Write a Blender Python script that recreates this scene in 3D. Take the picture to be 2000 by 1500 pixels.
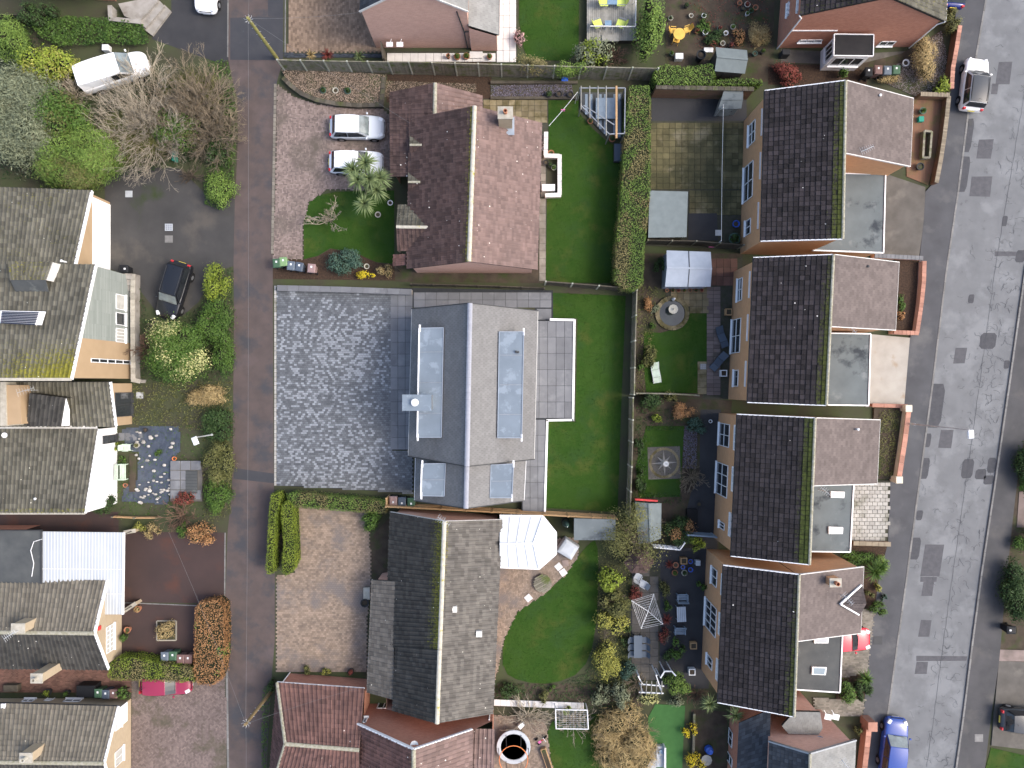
import bpy, math, random
from mathutils import Vector, Matrix, noise
for o in list(bpy.data.objects): bpy.data.objects.remove(o)
SC = bpy.context.scene; COL = SC.collection
R = random.Random(11)
rad = math.radians
# ---------------------------------------------------------------- camera, sky, sun, exposure
F = 1389.0; H = 55.0                     # focal length in photo pixels, flying height in metres
cam = bpy.data.cameras.new('camera'); co = bpy.data.objects.new('camera', cam); COL.objects.link(co)
cam.sensor_width = 36; cam.lens = 36*F/2000; cam.clip_start = .5; cam.clip_end = 5000
co.location = (0, 0, H); co.rotation_euler = (0, 0, 0); SC.camera = co
SUN_EL, SUN_AZ = 48, 94                  # azimuth clockwise from +Y
wd = bpy.data.worlds.new('World'); SC.world = wd; wd.use_nodes = True
nt = wd.node_tree; sky = nt.nodes.new('ShaderNodeTexSky'); sky.sky_type = 'NISHITA'; sky.sun_disc = False
sky.sun_elevation = rad(SUN_EL); sky.sun_rotation = rad(SUN_AZ); sky.dust_density = 4.0; sky.air_density = 1.0; sky.ozone_density = 1.0
bg = nt.nodes['Background']; bg.inputs[1].default_value = .15
nt.links.new(sky.outputs[0], bg.inputs[0])
sl = bpy.data.lights.new('sun', 'SUN'); sl.energy = .9; sl.angle = rad(18); sl.color = (1, .95, .88)
so = bpy.data.objects.new('sun', sl); COL.objects.link(so)
so.rotation_euler = (rad(90-SUN_EL), 0, rad(180-SUN_AZ)); so.location = (30, 20, 60)
SC.view_settings.view_transform = 'Standard'; SC.view_settings.look = 'None'
SC.view_settings.exposure = 1.3; SC.view_settings.gamma = 1
# ---------------------------------------------------------------- pixel -> place
def W(px, py, z=0.): return Vector(((px-1000)/F*(H-z), (750-py)/F*(H-z), z))
def WL(l, z=0.): return [W(a, b, z) for a, b in l]
def on_wall(a, b, px, py):               # where the ray of a pixel meets the upright wall through a, b
    d = Vector(((px-1000)/F, (750-py)/F, -1)); n = Vector((-(b.y-a.y), b.x-a.x, 0))
    t = (Vector((a.x, a.y, 0))-Vector((0, 0, H))).dot(n)/d.dot(n)
    return Vector((0, 0, H))+d*t
# ---------------------------------------------------------------- mesh builder
class MB:
    def __init__(s): s.v = []; s.f = []; s.t = []; s.m = []
    def face(s, pts, tint=None, moss=0.):
        n = len(s.v); s.v.extend([tuple(p) for p in pts]); s.f.append(tuple(range(n, n+len(pts))))
        s.t.append(R.random() if tint is None else tint); s.m.append(moss)
    def grid(s, rows, closed=False, tint=None, caps=False):
        n = len(s.v); k = len(rows[0]); tt = R.random() if tint is None else tint
        for r in rows: s.v.extend([tuple(p) for p in r])
        for i in range(len(rows)-1):
            for j in range(k if closed else k-1):
                j2 = (j+1) % k
                s.f.append((n+i*k+j, n+i*k+j2, n+(i+1)*k+j2, n+(i+1)*k+j)); s.t.append(tt); s.m.append(0.)
        if caps:
            s.f.append(tuple(n+j for j in range(k))[::-1]); s.f.append(tuple(n+(len(rows)-1)*k+j for j in range(k)))
            s.t += [tt, tt]; s.m += [0., 0.]
        return s
    def prism(s, pts, z0, z1, tint=None):      # pts 2D counter-clockwise, z1 may be list
        tt = R.random() if tint is None else tint; k = len(pts); n = len(s.v)
        if area2(pts) < 0: pts = pts[::-1]
        s.v += [(p[0], p[1], z0) for p in pts]+[(p[0], p[1], z1) for p in pts]
        s.f.append(tuple(range(n, n+k))[::-1]); s.f.append(tuple(range(n+k, n+2*k)))
        for j in range(k): s.f.append((n+j, n+(j+1) % k, n+k+(j+1) % k, n+k+j))
        s.t += [tt]*(k+2); s.m += [0.]*(k+2); return s
    def box(s, c, size, yaw=0., tint=None, taper=1.):   # c = centre of the bottom
        x, y, z = c; a, b, h = size[0]/2, size[1]/2, size[2]; ca, sa = math.cos(yaw), math.sin(yaw)
        def q(u, v, w): return (x+u*ca-v*sa, y+u*sa+v*ca, z+w)
        n = len(s.v); t = taper
        s.v += [q(-a, -b, 0), q(a, -b, 0), q(a, b, 0), q(-a, b, 0), q(-a*t, -b*t, h), q(a*t, -b*t, h), q(a*t, b*t, h), q(-a*t, b*t, h)]
        tt = R.random() if tint is None else tint
        for f in ((3, 2, 1, 0), (4, 5, 6, 7), (0, 1, 5, 4), (1, 2, 6, 5), (2, 3, 7, 6), (3, 0, 4, 7)):
            s.f.append(tuple(n+i for i in f)); s.t.append(tt); s.m.append(0.)
        return s
    def bar(s, a, b, w, h, tint=None):          # beam between two points
        a = Vector(a); b = Vector(b); d = (b-a).normalized()
        u = d.cross(Vector((0, 0, 1)))
        if u.length < 1e-4: u = Vector((1, 0, 0))
        u.normalize(); v = u.cross(d); u = u*(w/2); v = v*(h/2)
        s.grid([[a-u-v, a+u-v, a+u+v, a-u+v], [b-u-v, b+u-v, b+u+v, b-u+v]], True, tint, True); return s
    def tube(s, pts, rs, k=6, tint=None, caps=True):
        pts = [Vector(p) for p in pts]; rows = []
        if not hasattr(rs, '__len__'): rs = [rs]*len(pts)
        for i, p in enumerate(pts):
            d = (pts[min(i+1, len(pts)-1)]-pts[max(i-1, 0)]).normalized()
            u = d.cross(Vector((.03, .11, 1)))
            if u.length < 1e-3: u = Vector((1, 0, 0))
            u.normalize(); v = d.cross(u)
            rows.append([p+(u*math.cos(2*math.pi*j/k)+v*math.sin(2*math.pi*j/k))*rs[i] for j in range(k)])
        s.grid(rows, True, tint, caps); return s
    def lathe(s, prof, c=(0, 0, 0), k=12, tint=None, sx=1., sy=1., caps=True):
        rows = [[(c[0]+r*sx*math.cos(2*math.pi*j/k), c[1]+r*sy*math.sin(2*math.pi*j/k), c[2]+z) for j in range(k)] for r, z in prof]
        s.grid(rows, True, tint, caps); return s
    def build(s, name, mat, parent=None, smooth=False, kind=None, label=None, cat=None, group=None, bevel=0, sub=0, solid=0):
        if parent is None:                       # origin at the base
            xs = [p[0] for p in s.v]; ys = [p[1] for p in s.v]; zs = [p[2] for p in s.v]
            c = Vector(((min(xs)+max(xs))/2, (min(ys)+max(ys))/2, min(zs)))
        else: c = Vector((0, 0, 0))
        me = bpy.data.meshes.new(name)
        me.from_pydata([(p[0]-c.x, p[1]-c.y, p[2]-c.z) for p in s.v] if parent is None else s.v, [], s.f)
        a = me.attributes.new('tint', 'FLOAT', 'FACE'); a.data.foreach_set('value', s.t)
        if any(s.m): a = me.attributes.new('moss', 'FLOAT', 'FACE'); a.data.foreach_set('value', s.m)
        if smooth: me.polygons.foreach_set('use_smooth', [True]*len(s.f))
        me.materials.append(mat if not isinstance(mat, str) else MT[mat]); me.update()
        o = bpy.data.objects.new(name, me); COL.objects.link(o)
        if parent is None: o.location = c
        else: put(o, parent)
        if bevel:
            b = o.modifiers.new('bevel', 'BEVEL'); b.width = bevel; b.segments = 2; b.limit_method = 'ANGLE'
        if sub: m = o.modifiers.new('sub', 'SUBSURF'); m.levels = sub; m.render_levels = sub
        return tag(o, label, cat, group, kind)
def put(o, parent):
    o.parent = parent
    if parent.get('_w'): o.matrix_parent_inverse = Matrix.Translation(-Vector(parent.location))
def tag(o, label=None, cat=None, group=None, kind=None):
    if label: o['label'] = label
    if cat: o['category'] = cat
    if group: o['group'] = group
    if kind: o['kind'] = kind
    return o
def thing(name, label, cat, loc, group=None, yaw=0., world=True):
    o = bpy.data.objects.new(name, None); COL.objects.link(o); o.location = loc; o.empty_display_size = .3
    if world: o['_w'] = 1
    else: o.rotation_euler = (0, 0, yaw)
    return tag(o, label, cat, group)
def copy_tree(o, parent=None):
    c = o.copy(); COL.objects.link(c)
    if parent: c.parent = parent
    for ch in o.children: copy_tree(ch, c)
    return c
def area2(p): return sum(p[i][0]*p[(i+1) % len(p)][1]-p[(i+1) % len(p)][0]*p[i][1] for i in range(len(p)))
def inside(p, x, y):
    r = False; n = len(p); j = n-1
    for i in range(n):
        if (p[i][1] > y) != (p[j][1] > y) and x < (p[j][0]-p[i][0])*(y-p[i][1])/(p[j][1]-p[i][1])+p[i][0]: r = not r
        j = i
    return r
def smooth_poly(p, n=2):                  # Chaikin, for rounded outlines
    for _ in range(n):
        q = []
        for i in range(len(p)):
            a, b = p[i], p[(i+1) % len(p)]
            q += [(a[0]*.75+b[0]*.25, a[1]*.75+b[1]*.25), (a[0]*.25+b[0]*.75, a[1]*.25+b[1]*.75)]
        p = q
    return p
# ---------------------------------------------------------------- materials
MT = {}
def mat(name, c1, c2=None, sc=3., rough=.8, tint=.0, bump=0., bs=40., spec=.18, metal=0., moss=None, speck=None, stain=None, brick=None,
        trans=0., huevar=None, det=5., alpha=1.):
    m = bpy.data.materials.new(name); m.use_nodes = True; n = m.node_tree.nodes; l = m.node_tree.links
    def mute(c):
        k = 0. if name.startswith('grass') else .1 if not name.startswith('leaf') else .05; y = .3*c[0]+.59*c[1]+.11*c[2]; return tuple(x*(1-k)+y*k for x in c)
    c1 = mute(c1); c2 = mute(c2) if c2 else None
    if brick: brick = (mute(brick[0]), mute(brick[1]), mute(brick[2]))+tuple(brick[3:])
    b = n['Principled BSDF']; out = n['Material Output']
    b.inputs['Roughness'].default_value = rough; b.inputs['Metallic'].default_value = metal
    b.inputs['Specular IOR Level'].default_value = spec
    g = n.new('ShaderNodeNewGeometry'); pos = g.outputs['Position']
    def nz(scale, detail=4., rough_=.55):
        q = n.new('ShaderNodeTexNoise'); q.inputs['Scale'].default_value = scale; q.inputs['Detail'].default_value = detail
        q.inputs['Roughness'].default_value = rough_; l.new(pos, q.inputs['Vector']); return q.outputs['Fac']
    def rng(v, a, c, lo=0., hi=1.):
        q = n.new('ShaderNodeMapRange'); q.inputs[1].default_value = a; q.inputs[2].default_value = c
        q.inputs[3].default_value = lo; q.inputs[4].default_value = hi; q.clamp = True; l.new(v, q.inputs[0]); return q.outputs[0]
    def mix(f, a, c, mode='MIX'):
        q = n.new('ShaderNodeMix'); q.data_type = 'RGBA'; q.blend_type = mode
        for sck, val in ((0, f), (6, a), (7, c)):
            if hasattr(val, 'is_linked'): l.new(val, q.inputs[sck])
            elif sck == 0: q.inputs[0].default_value = val
            else: q.inputs[sck].default_value = (*val, 1)
        return q.outputs[2]
    def math_(op, a, c):
        q = n.new('ShaderNodeMath'); q.operation = op
        for i, val in ((0, a), (1, c)):
            if hasattr(val, 'is_linked'): l.new(val, q.inputs[i])
            else: q.inputs[i].default_value = val
        return q.outputs[0]
    c2 = c2 or tuple(x*.75 for x in c1)
    col = mix(rng(nz(sc, det), .32, .68), c1, c2)
    if brick:                                # (brick colour a, b, mortar, brick width, row height, uv mode)
        ca, cb, cm, bw, bh, mode = brick
        sp = n.new('ShaderNodeSeparateXYZ'); l.new(pos, sp.inputs[0]); cx = n.new('ShaderNodeCombineXYZ')
        if mode == 'wall':
            sn = n.new('ShaderNodeSeparateXYZ'); l.new(g.outputs['Normal'], sn.inputs[0])
            f = math_('GREATER_THAN', math_('ABSOLUTE', sn.outputs[0], 0), .7)
            q = n.new('ShaderNodeMix'); l.new(f, q.inputs[0]); l.new(sp.outputs[0], q.inputs[2]); l.new(sp.outputs[1], q.inputs[3])
            l.new(q.outputs[0], cx.inputs[0]); l.new(sp.outputs[2], cx.inputs[1])
        else: l.new(sp.outputs[0], cx.inputs[0]); l.new(sp.outputs[1], cx.inputs[1])
        t = n.new('ShaderNodeTexBrick'); l.new(cx.outputs[0], t.inputs['Vector'])
        t.inputs['Color1'].default_value = (*ca, 1); t.inputs['Color2'].default_value = (*cb, 1); t.inputs['Mortar'].default_value = (*cm, 1)
        t.inputs['Scale'].default_value = 1; t.inputs['Mortar Size'].default_value = bh*.07; t.inputs['Brick Width'].default_value = bw
        t.inputs['Row Height'].default_value = bh; t.inputs['Bias'].default_value = 0
        col = mix(.75, col, t.outputs['Color'])
    if tint:
        at = n.new('ShaderNodeAttribute'); at.attribute_name = 'tint'
        if huevar: col = mix(at.outputs['Fac'], col, huevar)
        else:
            k = rng(at.outputs['Fac'], 0, 1, 1-tint, 1+tint); cc = n.new('ShaderNodeCombineColor')
            for i in range(3): l.new(k, cc.inputs[i])
            col = mix(1., col, cc.outputs[0], 'MULTIPLY')
    if stain:
        for (scol, ssc, lo, hi) in (stain if isinstance(stain, list) else [stain]):
            col = mix(rng(nz(ssc, 6., .6), lo, hi), col, scol)
    if moss:
        at = n.new('ShaderNodeAttribute'); at.attribute_name = 'moss'
        f = rng(math_('ADD', at.outputs['Fac'], math_('MULTIPLY', math_('SUBTRACT', nz(7., 5., .7), .5), 1.3)), .42, .62)
        col = mix(f, col, mix(rng(nz(3.), .35, .65), moss, tuple(x*.5 for x in moss)))
    if speck:
        vo = n.new('ShaderNodeTexVoronoi'); vo.inputs['Scale'].default_value = speck[1]; l.new(pos, vo.inputs['Vector'])
        cr = n.new('ShaderNodeSeparateColor'); l.new(vo.outputs['Color'], cr.inputs[0])
        f = math_('LESS_THAN', vo.outputs['Distance'], math_('MULTIPLY', math_('POWER', cr.outputs[0], 3.), speck[2]))
        col = mix(f, col, speck[0])
    l.new(col, b.inputs['Base Color'])
    if bump:
        bu = n.new('ShaderNodeBump'); bu.inputs['Strength'].default_value = bump; bu.inputs['Distance'].default_value = .03
        l.new(nz(bs, 3.), bu.inputs['Height']); l.new(bu.outputs[0], b.inputs['Normal'])
    if trans:
        tr = n.new('ShaderNodeBsdfTranslucent'); ms = n.new('ShaderNodeMixShader'); ms.inputs[0].default_value = trans
        l.new(col, tr.inputs[0]); l.new(b.outputs[0], ms.inputs[1]); l.new(tr.outputs[0], ms.inputs[2]); l.new(ms.outputs[0], out.inputs[0])
    if alpha < 1: b.inputs['Alpha'].default_value = alpha
    MT[name] = m; return m
# ---------------------------------------------------------------- palette
G = .8
mat('soil', (.045, .034, .024), (.075, .058, .04), 1.2, .95, bump=.6, bs=25, stain=((.04, .055, .018), .8, .5, .7))
mat('ground', (.05, .045, .03), (.05, .065, .025), .5, .95, bump=.5, bs=20)
mat('mulch', (.07, .042, .026), (.03, .02, .015), 9, .95, bump=.8, bs=30)
mat('road', (.142, .147, .153), (.115, .12, .126), .8, .7, bump=.25, bs=60, stain=[((.168, .174, .18), .35, .5, .62), ((.088, .091, .096), 1.6, .63, .72)])
mat('road_patch', (.085, .085, .092), (.065, .065, .072), 3, .75, bump=.3, bs=60)
mat('road_patch_dark', (.05, .052, .058), (.065, .065, .072), 3, .75, bump=.3, bs=60)
mat('crack', (.07, .074, .08), None, 3, .9)
mat('pavement', (.075, .077, .083), (.055, .056, .061), .6, .75, bump=.25, bs=60, stain=((.10, .10, .10), .4, .55, .7))
mat('pavement_r', (.072, .07, .072), (.05, .05, .052), .6, .75, bump=.25, bs=60, stain=((.09, .085, .08), .4, .55, .7))
mat('lane', (.092, .069, .063), (.07, .055, .051), .9, .7, bump=.3, bs=60, stain=[((.05, .05, .055), .5, .5, .65), ((.10, .078, .075), .3, .55, .7)])
mat('lane_dark', (.04, .042, .048), (.05, .05, .055), 1, .6, bump=.3, bs=60, stain=((.10, .105, .115), .6, .66, .8))
mat('asphalt_dark', (.032, .033, .036), (.042, .042, .045), .8, .7, bump=.3, bs=60)
mat('asphalt_drive', (.055, .053, .051), (.04, .039, .038), .5, .75, bump=.3, bs=60, stain=[((.075, .068, .06), .35, .55, .7), ((.03, .042, .016), .3, .62, .75)])
mat('asphalt_red', (.056, .035, .032), (.045, .03, .028), .6, .65, bump=.3, bs=60, stain=((.075, .036, .027), .4, .55, .7))
mat('kerb', (.19, .185, .175), (.14, .137, .13), 3, .85, tint=.15)
mat('concrete', (.30, .28, .25), (.22, .2, .17), 1.5, .9, bump=.2, stain=((.12, .10, .075), .7, .55, .75))
mat('concrete_pale', (.36, .335, .29), (.3, .275, .235), 1, .9, bump=.2, stain=((.25, .17, .10), .6, .58, .75))
mat('concrete_brown', (.115, .105, .092), (.085, .078, .068), 1.2, .9, bump=.3, stain=((.15, .138, .12), .5, .55, .7))
mat('slab_tan', (.20, .165, .095), (.15, .12, .06), 2, .9, tint=.28, bump=.2, stain=((.07, .06, .022), .5, .5, .64))
mat('slab_mossy', (.15, .128, .058), (.085, .075, .034), .9, .9, tint=.3, bump=.2, stain=[((.06, .058, .03), .35, .45, .6), ((.20, .175, .11), .5, .56, .7)])
mat('slab_white', (.62, .6, .57), (.52, .5, .48), 2, .8, tint=.06)
mat('slab_grey', (.152, .156, .165), (.128, .131, .14), 1.5, .55, tint=.13, stain=((.18, .184, .192), .8, .55, .7))
mat('slab_plain', (.22, .2, .17), (.16, .14, .11), 2, .9, tint=.2, bump=.2)
mat('joint', (.06, .055, .045), (.04, .045, .025), 3, .95)
mat('joint_dark', (.035, .038, .042), None, 3, .95)
mat('paver_pink', (.225, .17, .148), (.17, .13, .115), .8, .85, tint=.3, stain=((.10, .085, .07), .35, .52, .68))
mat('paver_tan', (.25, .185, .135), (.19, .145, .11), 1, .85, tint=.25, stain=((.15, .13, .12), .4, .5, .65))
mat('paver_m0', (.23, .16, .11), (.18, .125, .085), 1, .85, tint=.28)
mat('paver_red', (.15, .075, .055), (.10, .055, .042), 1, .85, tint=.25)
mat('paver_red2', (.165, .125, .112), (.13, .10, .09), .6, .85, tint=.25, stain=((.075, .07, .045), .3, .52, .66))
mat('paver_blue', (.142, .153, .166), (.122, .132, .144), .5, .55, tint=.76, spec=.5)
mat('paver_white', (.36, .35, .315), (.3, .285, .255), 1, .85, tint=.12, stain=((.17, .165, .13), .6, .52, .68))
mat('paver_grey', (.20, .18, .145), (.15, .135, .11), 1, .85, tint=.25)
mat('gravel', (.29, .22, .165), (.2, .15, .11), 2, .95, tint=.45)
mat('gravel_grey', (.26, .225, .21), (.2, .175, .165), 2, .95, tint=.4)
mat('slate_chips', (.16, .145, .19), (.12, .11, .14), 2, .7, tint=.45)
mat('grass', (.019, .054, .005), (.030, .066, .008), .9, .9, bump=.7, bs=30, stain=[((.022, .055, .010), .45, .5, .64), ((.06, .072, .014), .4, .54, .72)])
mat('grass_blade', (.017, .052, .004), None, .9, .8, tint=.5, huevar=(.050, .088, .012), trans=.25)
mat('grass_fake', (.045, .125, .035), (.038, .108, .03), 3, .8, bump=.5, bs=60)
# roofs
mat('tile_dark', (.027, .022, .0245), (.018, .0155, .0175), .7, .8, tint=.5, moss=(.055, .066, .014), speck=((.5, .48, .45), 1.5, .10), bump=.2)
mat('tile_brown', (.135, .108, .098), (.11, .088, .08), .8, .8, tint=.14, moss=(.15, .14, .035), speck=((.6, .58, .55), 1.2, .1))
mat('tile_dark2', (.021, .018, .0205), (.0145, .013, .0155), .6, .8, tint=.42, moss=(.045, .06, .012), speck=((.55, .53, .5), 1.1, .12), bump=.2)
mat('tile_red_w', (.088, .054, .047), (.062, .041, .037), .7, .8, tint=.3, moss=(.17, .16, .03), speck=((.7, .66, .6), 2.2, .13), bump=.2)  # tile_red darkened for west slopes, shade put into the colour; also purple shingle
mat('tile_red', (.185, .122, .106), (.15, .102, .09), .7, .8, tint=.2, moss=(.28, .24, .05), speck=((.75, .7, .62), 2.6, .13), bump=.2)
mat('tile_terra', (.135, .07, .058), (.095, .052, .046), .7, .75, tint=.25, moss=(.2, .18, .06), speck=((.75, .7, .65), 2., .11))
mat('tile_grey', (.122, .112, .098), (.092, .085, .076), .8, .85, tint=.25, moss=(.22, .20, .03), speck=((.6, .58, .5), 2.6, .12))
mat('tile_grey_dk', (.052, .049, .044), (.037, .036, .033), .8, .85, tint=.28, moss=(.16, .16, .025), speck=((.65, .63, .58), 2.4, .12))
mat('tile_green', (.115, .108, .083), (.07, .067, .053), .6, .85, tint=.28, moss=(.19, .18, .025), speck=((.6, .58, .5), 2., .1))
mat('tile_beige', (.15, .134, .105), (.12, .108, .086), .8, .85, tint=.18, moss=(.15, .15, .03), speck=((.55, .5, .4), 2., .1))
mat('tile_slate', (.156, .154, .151), (.14, .138, .136), .8, .65, tint=.08)
mat('tile_concrete', (.22, .22, .21), (.18, .18, .17), .8, .8, tint=.1)
mat('tile_slate_d', (.045, .052, .062), (.032, .037, .046), 1.2, .6, tint=.35)
mat('roof_deck', (.028, .026, .024), None, 3, .95)
mat('ridge_pale', (.42, .39, .32), (.32, .3, .24), 4, .9, tint=.2, stain=((.30, .27, .03), 2.5, .58, .7))
mat('ridge_mossy', (.2, .19, .12), (.33, .31, .25), 6, .9, tint=.2)
mat('ridge_metal', (.29, .30, .34), (.25, .26, .30), 4, .5, tint=.06)
mat('felt', (.125, .147, .153), (.10, .118, .123), .8, .75, stain=[((.035, .042, .05), .55, .55, .66), ((.17, .187, .19), .7, .6, .72)])
mat('felt_dark', (.055, .06, .062), (.08, .085, .083), 1, .7, stain=((.13, .14, .13), .7, .6, .7))
mat('felt_green', (.155, .185, .185), (.13, .155, .155), 2, .75)
mat('felt_black', (.012, .012, .015), (.018, .018, .02), 2, .6)
mat('metal_roof', (.155, .195, .235), (.13, .165, .2), 1, .35, spec=.5, stain=((.2, .24, .28), 1.1, .55, .62))
mat('metal_light', (.27, .31, .37), (.23, .27, .32), 2, .35, spec=.5)
mat('metal_grey', (.30, .32, .34), None, 2, .4, metal=.6)
mat('metal_dark', (.05, .052, .055), None, 2, .5)
mat('polycarb', (.40, .42, .44), (.33, .36, .39), .45, .3, spec=.5, tint=.05)
mat('conserv', (.56, .59, .61), (.5, .53, .56), .7, .25, spec=.5)
# walls
mat('brick_red', (.44, .18, .11), None, 2, .85, brick=((.47, .195, .12), (.36, .135, .085), (.4, .28, .2), .225, .075, 'wall'))
mat('brick_pink', (.58, .335, .25), None, 2, .85, brick=((.6, .345, .26), (.5, .275, .205), (.6, .48, .4), .225, .075, 'wall'))
mat('brick_tan', (.54, .29, .135), None, 2, .85, brick=((.56, .305, .145), (.47, .245, .11), (.48, .32, .19), .225, .075, 'wall'))
mat('brick_buff', (.40, .31, .2), None, 2, .85, brick=((.42, .33, .21), (.36, .275, .175), (.42, .36, .27), .225, .075, 'wall'))
mat('brick_dark', (.16, .085, .05), None, 2, .9, brick=((.2, .1, .055), (.13, .07, .045), (.13, .11, .075), .225, .075, 'wall'), stain=((.10, .09, .035), 1., .5, .7))
mat('wall_tan', (.37, .26, .15), (.33, .23, .13), 1, .85)
mat('cladding_green', (.25, .275, .25), (.2, .225, .205), 1.5, .8, brick=((.28, .305, .28), (.2, .225, .205), (.17, .19, .175), 1.7, .16, 'wall'))
mat('render_white', (.80, .80, .79), (.76, .76, .75), 1, .7)
mat('white_pvc', (.78, .78, .78), (.74, .74, .74), 2, .4, spec=.5)
mat('white_dirty', (.62, .61, .58), (.5, .49, .45), 4, .7)
mat('glass', (.022, .026, .03), (.035, .04, .045), .6, .08, spec=.6)
mat('glass_blue', (.20, .27, .31), (.15, .2, .235), 1, .1, spec=.6)
mat('curtain', (.45, .44, .4), None, 3, .8)
mat('coping_brick', (.40, .2, .14), (.33, .16, .11), 3, .85, tint=.2)
mat('coping_brown', (.26, .215, .15), (.2, .165, .115), 3, .9, tint=.2)
mat('cream', (.6, .56, .44), (.5, .46, .36), 2, .85)
mat('stone_dark', (.10, .085, .065), (.06, .055, .045), 4, .95, tint=.3, bump=.4, stain=((.07, .08, .03), 1.5, .5, .7))
mat('stone', (.36, .33, .27), (.27, .25, .2), 4, .9, tint=.2)
mat('timber_new', (.42, .26, .12), (.35, .21, .095), 5, .8, tint=.12)
mat('timber_old', (.20, .185, .14), (.14, .13, .095), 4, .9, tint=.28, stain=((.09, .11, .035), 1.5, .5, .68))
mat('timber_dark', (.08, .068, .05), (.055, .048, .036), 4, .9, tint=.25)
mat('timber_grey', (.30, .29, .255), (.22, .215, .19), 4, .9, tint=.15)
mat('concrete_post', (.34, .34, .29), (.26, .27, .2), 4, .9, tint=.15)
# things
for nm, c in dict(white=(.82, .82, .82), silver=(.50, .54, .58), silver_l=(.66, .69, .73), black=(.010, .011, .014), red=(.62, .012, .035), pink=(.24, .014, .05),
                  blue=(.016, .055, .27), navy=(.01, .02, .16), dark=(.03, .035, .04), beige=(.74, .73, .70)).items():
    mat('car_'+nm, c, c, 1, .22, spec=.6)
mat('car_glass', (.012, .015, .018), (.02, .022, .026), 1, .06, spec=.7)
mat('car_glass_l', (.18, .22, .22), (.10, .12, .12), 2, .08, spec=.7)
mat('tyre', (.015, .015, .016), None, 2, .85)
mat('rim', (.42, .43, .45), None, 2, .35, metal=.7)
mat('tail', (.55, .02, .03), None, 2, .3)
mat('lamp', (.75, .76, .78), None, 2, .15, spec=.6)
mat('plate_y', (.75, .6, .05), None, 2, .5)
for nm, c in dict(green=(.045, .10, .055), lime=(.16, .27, .115), grey=(.10, .125, .155), slate=(.065, .085, .115), brown=(.15, .085, .075), mauve=(.25, .165, .155), black=(.012, .013, .015)).items():
    mat('bin_'+nm, c, c, 2, .55)
mat('terracotta', (.36, .15, .075), (.29, .115, .06), 4, .85)
mat('pot_dark', (.03, .032, .035), None, 2, .6)
mat('pot_blue', (.02, .10, .5), None, 2, .25, spec=.6)
mat('pot_stone', (.42, .40, .34), (.33, .32, .26), 4, .9)
mat('pot_green', (.06, .12, .095), None, 2, .5)
mat('plast_white', (.72, .73, .73), None, 2, .4)
mat('plast_yellow', (.72, .43, .05), None, 2, .45)
mat('fabric_lime', (.58, .66, .10), (.52, .6, .09), 3, .8)
mat('paint_blue', (.20, .32, .45), None, 3, .6)
mat('paint_greyblue', (.22, .28, .34), (.18, .23, .28), 3, .6)
mat('paint_mint', (.5, .6, .48), None, 3, .6)
mat('plast_green', (.0, .25, .17), None, 2, .4)
mat('plast_red', (.6, .04, .04), None, 2, .4)
mat('plast_pink', (.62, .12, .32), None, 2, .4)
mat('orange', (.75, .22, .05), None, 2, .6)
mat('tarp', (.055, .068, .092), (.035, .043, .06), 2, .32, spec=.6, bump=.9, bs=5)
mat('water', (.035, .045, .04), (.025, .03, .03), 1.5, .06, spec=.6)
mat('cover_grey', (.42, .45, .48), (.36, .39, .42), 2, .6)
mat('rock', (.42, .40, .36), (.32, .3, .27), 4, .9, tint=.3)
mat('net_black', (.012, .012, .013), None, 2, .7)
mat('pole_wood', (.22, .155, .07), (.16, .12, .06), 5, .9)
mat('pole_lichen', (.25, .235, .065), (.16, .15, .05), 5, .9)
mat('galv', (.5, .52, .53), None, 3, .45, metal=.3)
mat('wire', (.16, .16, .165), None, 2, .7)
mat('solar', (.035, .05, .085), (.03, .04, .07), 4, .15, spec=.7)
# foliage: colour runs from first to huevar by leaf
def leafmat(n, a, b, tr=.22):
    a = tuple(min(.8, x*1.25) for x in a); b = tuple(min(.8, x*1.2) for x in b); mat('leaf_'+n, a, tuple(x*.7 for x in a), .8, .6, tint=.5, huevar=b, trans=tr, spec=.25)
leafmat('green', (.022, .055, .010), (.085, .15, .025)); leafmat('dark', (.014, .034, .010), (.045, .082, .022)); leafmat('lime', (.07, .115, .010), (.23, .28, .035))
leafmat('yellow', (.13, .14, .02), (.32, .31, .07)); leafmat('olive', (.05, .058, .016), (.15, .15, .05)); leafmat('grey', (.06, .075, .04), (.20, .22, .135))
leafmat('variegated', (.12, .15, .045), (.52, .5, .22)); leafmat('copper', (.16, .075, .03), (.42, .23, .10)); leafmat('straw', (.17, .12, .05), (.42, .32, .15))
leafmat('red', (.09, .02, .016), (.22, .06, .045)); leafmat('gold', (.45, .30, .01), (.75, .55, .03)); leafmat('blue', (.022, .055, .035), (.075, .13, .095)); leafmat('hedge', (.045, .095, .014), (.17, .25, .05))
leafmat('hedge_brown', (.06, .075, .018), (.23, .19, .085)); leafmat('pink', (.3, .15, .15), (.5, .33, .3)); leafmat('yucca', (.06, .095, .03), (.20, .25, .11))
mat('twig', (.21, .165, .11), (.15, .12, .08), 2, .9, tint=.35); mat('twig_pale', (.34, .29, .21), (.26, .22, .16), 2, .9, tint=.35)
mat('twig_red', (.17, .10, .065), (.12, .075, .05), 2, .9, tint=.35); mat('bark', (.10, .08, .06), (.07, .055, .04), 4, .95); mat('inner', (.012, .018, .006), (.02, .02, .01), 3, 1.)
mat('moss_clump', (.1, .13, .02), None, 4, .95)

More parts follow.
